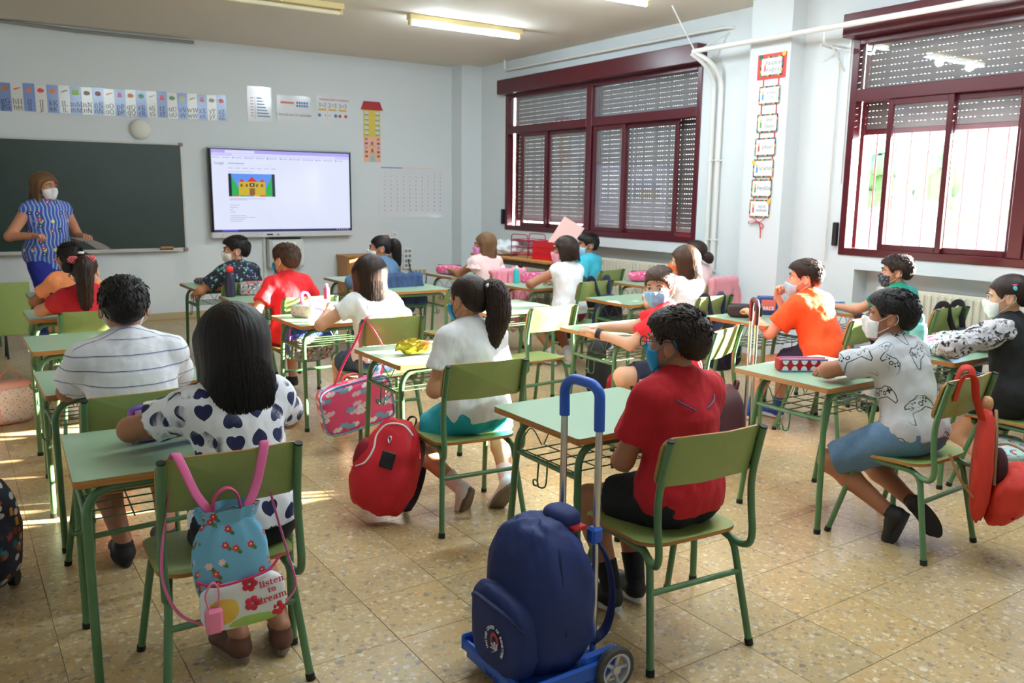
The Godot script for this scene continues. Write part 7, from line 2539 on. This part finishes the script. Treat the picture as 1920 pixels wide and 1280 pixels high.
	part("back_panel", soft(Vector3(-0.01, 0.21, 0.02), Vector3(0.125, 0.215, 0.035), 3.0, func(p: Vector3) -> Vector3: return Vector3(p.x * (1.0 - 0.45 * clampf(p.y, 0.0, 1.0)), p.y, p.z) * (1.0 + on.get_noise_3d(p.x * 0.3, p.y * 0.3, p.z * 0.3) * 0.1), 34, 22), om, ob)
	part("front_bag", soft(Vector3(0.03, 0.1, 0.115), Vector3(0.14, 0.105, 0.075), 2.8, func(p: Vector3) -> Vector3: return Vector3(p.x, p.y + 0.35 * p.z, p.z) * (1.0 + on.get_noise_3d(p.x * 0.3 + 4.0, p.y * 0.3, p.z * 0.3) * 0.12), 36, 22), om, ob)
	part("dark_lining", soft(Vector3(0.02, 0.2, 0.075), Vector3(0.09, 0.075, 0.035), 2.4, func(p: Vector3) -> Vector3: return p, 22, 14), flat_col(56, 12, 16, 0.9), ob)
	part("zip", strap([Vector3(-0.07, 0.17, 0.12), Vector3(0.0, 0.2, 0.165), Vector3(0.1, 0.24, 0.185), Vector3(0.165, 0.26, 0.13), Vector3(0.13, 0.26, 0.07)], 0.006, 0.6), flat_col(150, 110, 70), ob)
	part("zip", strap([Vector3(-0.09, 0.16, 0.06), Vector3(-0.05, 0.33, 0.055), Vector3(0.02, 0.42, 0.05), Vector3(0.07, 0.38, 0.06), Vector3(0.075, 0.26, 0.07)], 0.006, 0.6), flat_col(150, 110, 70), ob)
	part("zip", strap([Vector3(-0.1, 0.04, 0.13), Vector3(0.0, 0.09, 0.195), Vector3(0.12, 0.14, 0.2), Vector3(0.17, 0.19, 0.15)], 0.005, 0.6), flat_col(110, 40, 24), ob)
	for e in [-1.0, 1.0]:
		part("shoulder_strap", strap([Vector3(e * 0.04 - 0.02, 0.4, 0.0), Vector3(e * 0.07 - 0.02, 0.49, -0.03), Vector3(e * 0.085 - 0.02, 0.565, -0.045), Vector3(e * 0.085 - 0.02, 0.56, -0.08), Vector3(e * 0.085 - 0.02, 0.47, -0.1)], 0.019, 0.22), om, ob)
	part("tan_web", strap([Vector3(-0.1, 0.1, 0.0), Vector3(-0.14, 0.17, -0.05), Vector3(-0.13, 0.27, -0.1)], 0.01, 0.25), flat_col(176, 130, 84, 0.8), ob)
	part("tan_bow", G.new().puff(Vector3(0.05, 0.44, 0.02), Vector3(0.03, 0.03, 0.022), 2.4, 14, 10), flat_col(196, 150, 104, 0.8), ob)

	# rainbow tote on the floor
	var rt := thing("tote_bag", "mint bag printed with small rainbows standing on the floor", "bag", Vector3(4.02, 0, -1.86), 0.5)
	part("body", G.new().patch(40, 12, func(u: float, w: float) -> Vector3:
		var a := TAU * u
		var s := 1.0 - 0.1 * w
		return Vector3(signf(cos(a)) * pow(absf(cos(a)), 0.35) * 0.2 * s, w * 0.25, signf(sin(a)) * pow(absf(sin(a)), 0.35) * 0.09 * s), true, true), mat("rainbows"), rt)
	part("flap", soft(Vector3(0, 0.255, 0), Vector3(0.185, 0.028, 0.085), 3.4, func(p: Vector3) -> Vector3: return p, 30, 12), mat("rainbows"), rt)
	part("zip", strap([Vector3(-0.18, 0.238, 0.082), Vector3(0, 0.243, 0.086), Vector3(0.18, 0.238, 0.082)], 0.004, 0.6), flat_col(60, 64, 110), rt)
	part("base", G.new().bx(-0.19, 0.19, 0.0, 0.012, -0.085, 0.085, 0.004), flat_col(90, 110, 110), rt)

	# maroon trolley behind the boy in red
	var mt := thing("trolley_backpack", "dark maroon trolley bag with a tall metal handle between the desks", "trolley bag", Vector3(3.46, 0.0, -2.93), 0.9)
	backpack(mt, 0.28, 0.4, 0.18, mat("maroon_bag", rgb(70, 32, 42), 0.55), mat("maroon_bag"), flat_col(30, 20, 24))
	for e in [-1.0, 1.0]:
		part("handle_tube", G.new().tube([Vector3(e * 0.075, 0.05, 0.02), Vector3(e * 0.075, 0.8, 0.02)], 0.0095, 10), mat("steel"), mt)
		part("wheel", G.new().tube([Vector3(e * 0.11 - 0.012, 0.03, 0.01), Vector3(e * 0.11 + 0.012, 0.03, 0.01)], 0.03, 14), mat("black_rubber"), mt)
	part("grip", G.new().tube(fillet([Vector3(-0.075, 0.74, 0.02), Vector3(-0.075, 0.86, 0.02), Vector3(0.075, 0.86, 0.02), Vector3(0.075, 0.74, 0.02)], 0.05, 6), 0.0125, 10), flat_col(70, 30, 34, 0.4), mt)

	# bags on the other chairs
	var kb := hung("backpack", "navy backpack hanging by its straps from a chair near the window wall", "backpack", "lace", Vector3(0.05, 0.26, 0.26))
	backpack_hung(kb, mat("navy_dark", rgb(28, 34, 66), 0.75), 0.26, 0.38)
	var vb := thing("school_bag", "dark bag with a white lettered patch on the floor behind a desk", "bag", Vector3(3.78, 0.0, -4.52), 0.65)
	part("body", soft(Vector3(0, 0.19, 0), Vector3(0.14, 0.19, 0.08), 4.0, func(p: Vector3) -> Vector3: return Vector3(p.x * (1.0 - 0.2 * clampf(p.y, 0, 1)), p.y, p.z), 28, 16), mat("black_cloth"), vb)
	part("patch", G.new().bx(-0.1, 0.1, 0.24, 0.33, 0.068, 0.08, 0.004), flat_col(214, 206, 208), vb)
	label_part("VANS", 0.07, mat("ink"), vb, Vector3(0.0, 0.285, 0.0805), "Droid Sans", true)
	part("red_pocket", soft(Vector3(0.02, 0.08, 0.07), Vector3(0.11, 0.06, 0.035), 3.0, func(p: Vector3) -> Vector3: return p, 20, 10), flat_col(176, 20, 40, 0.6), vb)
	var bs := hung("backpack", "dark backpack hung by two navy straps from the chair of the brown-haired girl", "backpack", "bob", Vector3(0.0, 0.24, 0.26))
	backpack_hung(bs, mat("navy_dark"), 0.25, 0.34)
	var ow := hung("gym_bag", "black and white drawstring bag hanging on the chair of the boy in orange", "bag", "orange", Vector3(0.02, 0.22, 0.27))
	part("body", soft(Vector3(0, 0.16, 0.03), Vector3(0.11, 0.19, 0.05), 2.8, func(p: Vector3) -> Vector3: return Vector3(p.x * (1.0 - 0.4 * clampf(p.y, 0, 1)), p.y, p.z), 26, 18), flat_col(200, 200, 204, 0.7), ow)
	part("black_side", soft(Vector3(0.07, 0.16, 0.03), Vector3(0.055, 0.18, 0.054), 2.6, func(p: Vector3) -> Vector3: return Vector3(p.x * (1.0 - 0.4 * clampf(p.y, 0, 1)), p.y, p.z), 20, 14), mat("black_cloth"), ow)
	part("black_base", soft(Vector3(0.0, 0.01, 0.03), Vector3(0.1, 0.05, 0.05), 2.6, func(p: Vector3) -> Vector3: return p, 20, 12), mat("black_cloth"), ow)
	for e in [-1.0, 1.0]:
		part("strap", strap([Vector3(e * 0.02, 0.33, 0.02), Vector3(e * 0.05, 0.43, -0.01), Vector3(e * 0.07, 0.515, -0.04), Vector3(e * 0.07, 0.5, -0.09)], 0.013, 0.25), flat_col(40, 46, 70, 0.8), ow)
	var tb := hung("backpack", "black backpack hanging from the chair of the boy in green", "backpack", "teal", Vector3(0.02, 0.26, 0.26))
	backpack_hung(tb, mat("black_cloth"), 0.24, 0.36)
	drape("coat", "pink coat hanging over the chair of the girl in the frilled top", "rose", mat("pink_coat"), 0.17, 0.2)
	drape("coat", "dark blue jacket hanging over the chair of the denim jacket girl", "denim", mat("denim_dark"), 0.15, 0.42)
	drape("coat", "dusty pink jacket hanging over the chair by the window wall", "bun", flat_col(214, 140, 146, 0.85), 0.16, 0.3)

	# things on the desks
	var Y := DESK_H
	var pc := thing("pencil_case", "purple pencil case printed with smiling faces on the nearest left desk", "pencil case", Vector3(0.53, Y, -2.72), 0.2, "pencil cases on the desks")
	part("body", soft(Vector3(0, 0.055, 0), Vector3(0.115, 0.055, 0.032), 7.0, func(p: Vector3) -> Vector3: return Vector3(p.x, p.y, p.z * (1.0 - 0.3 * p.y)), 30, 14), flat_col(92, 64, 170, 0.35), pc)
	var pim := canvas(192, 96, rgb(196, 150, 180))
	rng.seed = 8
	for k in 26:
		disc(pim, rng.randi() % 192, rng.randi() % 96, rng.randf_range(3, 12), [rgb(226, 170, 190), rgb(150, 120, 190), rgb(206, 60, 110), rgb(170, 190, 220)][k % 4])
	for k in 3:
		var cx := 84 + k * 40
		disc(pim, cx, 52, 19, rgb(84, 46, 38), 34)
		disc(pim, cx, 44, 11, rgb(232, 190, 166), 15)
		disc(pim, cx, 52, 4, rgb(190, 60, 70), 2)
		disc(pim, cx - 4, 40, 1.6, rgb(40, 24, 24))
		disc(pim, cx + 4, 40, 1.6, rgb(40, 24, 24))
		disc(pim, cx, 86, 17, rgb(206, 150, 176), 20)
	var pm := mat("faces", Color.WHITE, 0.25)
	pm.albedo_texture = tex(pim)
	part("printed_panel", G.new().slab(rect(-0.106, 0.106, 0.008, 0.098), 0.0345, 0.036), pm, pc, Transform3D(Basis(Vector3.RIGHT, -0.16), Vector3(0, 0, 0.004)))
	part("tassel", G.new().tube(curve([Vector3(-0.112, 0.1, 0.02), Vector3(-0.122, 0.06, 0.03), Vector3(-0.12, 0.004, 0.035)], 4), 0.004, 6), flat_col(190, 40, 110), pc)
	var tc := pencil_case("red pencil case with rows of white teeth and blue edges", Vector3(3.12, Y, -2.34), 0.42, Vector3(0.22, 0.058, 0.08), flat_col(176, 14, 34, 0.6), 8.0, flat_col(60, 140, 210))
	tc.rotation.y = -0.55
	for e in 2:
		for k in 5:
			var q := PackedVector2Array()
			for a in 9:
				q.append(Vector2(-0.085 + k * 0.042 + cos(PI * a / 8) * 0.014, (0.008 + sin(PI * a / 8) * 0.019) if e == 0 else (0.052 - sin(PI * a / 8) * 0.019)))
			part("tooth", G.new().slab(q, 0.0398, 0.0415), flat_col(236, 234, 236), tc)
	for y in [0.004, 0.056]:
		part("blue_edge", G.new().tube([Vector3(-0.104, y, 0.038), Vector3(0.104, y, 0.038)], 0.0038, 6), flat_col(70, 160, 214), tc)
	var bc := pencil_case("black camouflage pencil case with a yellow oval badge", Vector3(4.2, Y, -3.6), -0.75, Vector3(0.22, 0.085, 0.08), mat("dark_camo", rgb(46, 44, 44), 0.7), 4.0)
	part("badge", G.new().slab(circle(0.017, 20, 1.45), 0.0385, 0.041), flat_col(226, 196, 44), bc, Transform3D(Basis.IDENTITY, Vector3(-0.01, 0.042, 0)))
	part("badge_bar", G.new().slab(rect(-0.017, 0.017, -0.006, 0.005), 0.041, 0.042), flat_col(20, 20, 20), bc, Transform3D(Basis.IDENTITY, Vector3(-0.01, 0.042, 0)))
	var bl := pencil_case("upright blue pencil case with a pink and orange panel", Vector3(4.43, Y, -3.62), -0.7, Vector3(0.14, 0.12, 0.06), flat_col(34, 60, 120, 0.5), 6.0)
	part("sunset_panel", G.new().bx(-0.04, 0.05, 0.03, 0.1, 0.029, 0.032, 0.002), flat_col(226, 110, 100), bl)
	label_part("RACE", 0.03, mat("paper"), bl, Vector3(0.005, 0.045, 0.0325), "Droid Sans", true)
	pencil_case("flat blue pencil case on the desk of the boy in green", Vector3(5.07, Y, -3.58), -0.3, Vector3(0.2, 0.045, 0.1), flat_col(40, 84, 140, 0.5), 3.0)
	pencil_case("grey comic print pencil case beside the dark bottle", Vector3(1.87, Y, -6.22), 0.0, Vector3(0.22, 0.1, 0.06), mat("comic"), 7.0, flat_col(190, 30, 40))
	bottle("dark bottle with a round red top beside the comic print case", Vector3(1.69, Y, -6.19), 0.22, 0.034, flat_col(36, 40, 66, 0.4), flat_col(226, 44, 50), true)
	pencil_case("flat dark pencil case with red rim on the desk of the floral shirt boy", Vector3(1.76, Y, -7.14), 0.0, Vector3(0.2, 0.05, 0.12), mat("tiny_dark"), 2.6, flat_col(170, 30, 44))
	pencil_case("small flowery pencil case standing on the sunlit desk", Vector3(1.78, Y, -4.95), -1.1, Vector3(0.17, 0.075, 0.045), mat("tiny_flowers"), 6.0, flat_col(110, 196, 186))
	pencil_case("small flowery pouch beside the elbow of the straight-haired girl", Vector3(2.02, Y, -4.86), 0.1, Vector3(0.11, 0.05, 0.06), mat("tiny_flowers"), 4.0, flat_col(110, 150, 140))
	pencil_case("puffy pink pencil case on the desk of the frilled top girl", Vector3(3.94, Y, -6.95), -0.9, Vector3(0.26, 0.09, 0.1), mat("pink_toys"), 3.2)
	pencil_case("pink princess-style pencil case behind the turquoise bottle", Vector3(4.24, Y, -5.99), -0.2, Vector3(0.24, 0.09, 0.06), mat("pink_toys"), 7.0)
	pencil_case("long pink puffy pencil case on the desk beside the wall", Vector3(5.16, Y, -5.6), -0.2, Vector3(0.3, 0.095, 0.11), mat("pink_toys"), 3.0)
	bottle("turquoise spray bottle with a white nozzle on a desk", Vector3(4.075, Y, -6.02), 0.15, 0.026, flat_col(60, 190, 196, 0.15), mat("white_plastic"))
	pencil_case("clear pink pencil case full of pens on the patterned sleeve girl's desk", Vector3(4.2, Y, -2.36), 0.1, Vector3(0.25, 0.06, 0.09), flat_col(232, 130, 180, 0.2), 4.0, flat_col(226, 40, 120))
	bottle("tall mint bottle standing on the desk with the pink case", Vector3(3.96, Y, -2.3), 0.2, 0.04, flat_col(126, 206, 196, 0.35), flat_col(110, 190, 182))
	var nbk := thing("notebook", "open white notebook on the patterned sleeve girl's desk", "notebook", Vector3(4.08, Y, -2.2), 0.2)
	part("pages", G.new().bx(-0.09, 0.09, 0.002, 0.012, -0.06, 0.06, 0.002), mat("paper"), nbk)
	part("cover", G.new().bx(-0.093, 0.093, 0.0, 0.002, -0.063, 0.063), flat_col(60, 70, 110), nbk)
	var sn := G.new()
	var ns := noise(9.0, 88)
	sn.patch(30, 16, func(u: float, w: float) -> Vector3:
		var a := TAU * u
		var k := sin(PI * w)
		var p := Vector3((w - 0.5) * 0.17, sin(a) * 0.035 * pow(k, 0.5) + 0.035, cos(a) * 0.05 * pow(k, 0.35) + (0.03 if w < 0.1 else 0.0))
		return p + Vector3(1, 1, 1) * ns.get_noise_3d(p.x * 4.0, p.y * 4.0, p.z * 4.0) * 0.022, false, true)
	var sk := thing("snack_bag", "crumpled yellow foil snack bag lying on the sunlit desk", "snack bag", Vector3(1.8, Y + 0.008, -3.52), -0.6)
	part("foil", sn, mat("yellow_foil", rgb(206, 178, 50), 0.25, {"metallic": 0.3}), sk)
	part("torn_end", G.new().puff(Vector3(0.06, 0.04, 0.012), Vector3(0.028, 0.024, 0.03), 2.4, 14, 10), flat_col(232, 130, 40, 0.4), sk)
	bottle("small pink bottle held up by the straight-haired girl", Vector3(1.83, 0.77, -4.68), 0.09, 0.018, flat_col(240, 110, 150, 0.3), mat("white_plastic"))

	people_extras()

func backpack_hung(t: Node3D, m: Material, w: float, h: float) -> void:
	var nb := noise(5.0, int(h * 500.0))
	part("main_bag", soft(Vector3(0, h * 0.45, 0.06), Vector3(w / 2, h / 2, 0.075), 3.4, func(p: Vector3) -> Vector3: return Vector3(p.x * (1.0 - 0.2 * clampf(p.y, 0, 1)), p.y, p.z) * (1.0 + nb.get_noise_3d(p.x * 0.3, p.y * 0.3, p.z * 0.3) * 0.08), 28, 18), m, t)
	part("front_pocket", soft(Vector3(0, h * 0.28, 0.12), Vector3(w * 0.4, h * 0.24, 0.035), 3.4, func(p: Vector3) -> Vector3: return p, 24, 12), m, t)
	for e in [-1.0, 1.0]:
		part("shoulder_strap", strap([Vector3(e * 0.05, h * 0.86, 0.02), Vector3(e * 0.07, h * 0.95 + 0.06, -0.01), Vector3(e * 0.085, 0.48, -0.025), Vector3(e * 0.085, 0.47, -0.075), Vector3(e * 0.085, 0.38, -0.1)], 0.02, 0.22), m, t)

# glasses, cords, hair bows and other worn parts
func people_extras() -> void:
	for sp in crowd:
		if not sp.has("key"):
			continue
		var P: Node3D = sp.node
		var hx: Transform3D = sp.j.hx
		match sp.key:
			"red":
				var gl := Node3D.new()
				gl.name = "glasses"
				P.add_child(gl, true)
				gl.transform = hx
				var gm := flat_col(26, 44, 92, 0.3)
				for s in [-1.0, 1.0]:
					var rim := []
					for k in 17:
						var a := TAU * k / 16
						rim.append(Vector3(s * 0.031 + cos(a) * 0.021, 0.002 + sin(a) * 0.016, -0.101 + absf(cos(a) * 0.021 + s * s * 0.01) * 0.1))
					part("rim", G.new().tube(rim, 0.0018, 6), gm, gl)
					part("temple", G.new().tube(curve([Vector3(s * 0.052, 0.006, -0.096), Vector3(s * 0.074, 0.01, -0.03), Vector3(s * 0.08, 0.012, 0.02), Vector3(s * 0.077, -0.012, 0.036)], 4), 0.0018, 6), gm, gl)
				part("bridge", G.new().tube([Vector3(-0.01, 0.006, -0.1), Vector3(0, 0.009, -0.102), Vector3(0.01, 0.006, -0.1)], 0.0018, 6), gm, gl)
				cord(P, sp, flat_col(60, 90, 130))
			"hero":
				cord(P, sp, flat_col(60, 90, 130))
			"ribbon":
				var bow := Node3D.new()
				bow.name = "hair_bow"
				P.add_child(bow, true)
				bow.transform = hx
				var bim := canvas(64, 64, rgb(190, 24, 40))
				for k in 8:
					disc(bim, (k % 4) * 16 + 8, (k / 4) * 32 + 8 + (k % 2) * 16, 5, rgb(240, 236, 236))
				var bm := print_mat("dots_red", bim, 0.03)
				part("loop", G.new().puff(Vector3(-0.04, 0.075, 0.105), Vector3(0.032, 0.022, 0.015), 2.4, 14, 10), bm, bow)
				part("loop", G.new().puff(Vector3(0.045, 0.08, 0.1), Vector3(0.032, 0.022, 0.015), 2.4, 14, 10), bm, bow)
				part("knot", G.new().puff(Vector3(0.003, 0.078, 0.11), Vector3(0.014, 0.014, 0.012), 2.2, 12, 8), flat_col(236, 232, 232), bow)
				part("black_disc", G.new().puff(Vector3(-0.075, 0.03, 0.085), Vector3(0.03, 0.033, 0.012), 2.2, 16, 10), mat("black_cloth"), bow)
				part("flower", G.new().puff(Vector3(0.0, 0.112, 0.07), Vector3(0.018, 0.008, 0.018), 2.4, 12, 8), flat_col(236, 232, 220), bow)
			"camo":
				# patterned jacket sleeves
				var j: Dictionary = sp.j
				for q in ["L", "R"]:
					var f := F.new((j["sh" + q] as Vector3).min(j["el" + q]).min(j["wr" + q]) - Vector3.ONE * 0.09, (j["sh" + q] as Vector3).max(j["el" + q]).max(j["wr" + q]) + Vector3.ONE * 0.09, 0.009)
					f.cap(j["sh" + q] + Vector3(0, 0.01, 0), j["el" + q], 0.066, 0.052, 0.03)
					f.cap(j["el" + q], (j["el" + q] as Vector3).lerp(j["wr" + q], 0.95), 0.052, 0.04, 0.025)
					f.rough(noise(16.0, 5), 0.018, Vector3.ONE, 0.03)
					var g := G.new()
					f.net(g)
					part("sleeve", g, mat("shards"), P)
				var f2 := F.new(j.neck - Vector3.ONE * 0.14, j.neck + Vector3.ONE * 0.14, 0.008)
				f2.cap(j.neck - j.right * 0.07 - j.up * 0.02, j.neck + j.right * 0.07 - j.up * 0.02, 0.062, 0.062, 0.03)
				f2.cap(j.neck - j.up * 0.01, j.neck + j.up * 0.03, 0.062, 0.056, 0.02, Vector3.ZERO, 1.0, 2)
				var g2 := G.new()
				f2.net(g2)
				part("hood_collar", g2, mat("shards"), P)
				var cl := Node3D.new()
				cl.name = "hair_clip"
				P.add_child(cl, true)
				cl.transform = hx
				part("clip_body", G.new().puff(Vector3(-0.074, 0.045, 0.03), Vector3(0.006, 0.014, 0.012), 2.2, 12, 8), flat_col(90, 190, 196, 0.3), cl)
				for e in [-1.0, 1.0]:
					part("clip_end", G.new().box(Vector3(-0.073, 0.045 + e * 0.018, 0.03), Vector3(0.008, 0.008, 0.022), 0.003), flat_col(232, 80, 130, 0.3), cl)
			"turned":
				var j: Dictionary = sp.j
				var d: Vector3 = (j.wrL - j.elL).normalized()
				part("bracelet", G.new().tube([j.wrL - d * 0.014, j.wrL + d * 0.012], 0.0275, 14), mat("black_rubber"), P)
				part("white_panel", G.new().puff((j.hip as Vector3).lerp(j.chest, 0.45) - j.right * 0.035, Vector3(0.095, 0.11, 0.1), 2.6, 22, 14), mat("polo_white"), P)
				var pk := mat("white_stripe", rgb(228, 222, 220), 0.8)
				var a: Vector3 = (j.hipL as Vector3).lerp(j.knL, 0.45)
				var b: Vector3 = (j.hipL as Vector3).lerp(j.knL, 0.84)
				part("shorts_stripe", G.new().tube([a, b], [0.09, 0.079], 16, 0.5), pk, P, Transform3D(Basis.IDENTITY, Vector3(-0.004, -0.022, 0.012)))
			"pony":
				var bb := Node3D.new()
				bb.name = "hair_beads"
				P.add_child(bb, true)
				bb.transform = hx
				for q in [Vector3(0.0, 0.07, 0.118), Vector3(0.045, 0.085, 0.11)]:
					part("bead", G.new().puff(q, Vector3.ONE * 0.011, 2.0, 12, 8), mat("white_plastic"), bb)
			"rose":
				var j: Dictionary = sp.j
				for q in ["L", "R"]:
					var c: Vector3 = (j["sh" + q] as Vector3) + Vector3(0, -0.01, 0)
					var g := G.new()
					g.patch(30, 3, func(u: float, w: float) -> Vector3:
						var a := TAU * u
						var r := 0.05 + 0.035 * w + 0.008 * sin(a * 8.0) * w
						return c + Vector3(cos(a) * r, 0.03 - w * 0.07 + absf(cos(a)) * 0.01, sin(a) * r), true, true)
					part("frill", g, mat("pale_pink"), P)

func cord(P: Node3D, sp: Dictionary, m: Material) -> void:
	var hx: Transform3D = sp.j.hx
	var j: Dictionary = sp.j
	var nk: Vector3 = j.neck
	for s in [-1.0, 1.0]:
		var a: Vector3 = hx * Vector3(s * 0.06, -0.06, -0.03)
		part("mask_cord", G.new().tube(curve([a, nk + j.right * s * 0.085 + Vector3(0, 0.0, -0.05), nk + j.right * s * 0.1 + Vector3(0, -0.01, 0.03), nk + j.right * s * 0.06 + Vector3(0, -0.045, 0.092), nk + Vector3(0, -0.075, 0.103)], 6), 0.0022, 6), m, P)

func _ready() -> void:
	setup_view()
	make_materials()
	make_prints()
	build_room()
	build_desks()
	make_people_kit()
	build_class()
	seat_people()
	build_wall_things()
	build_props()
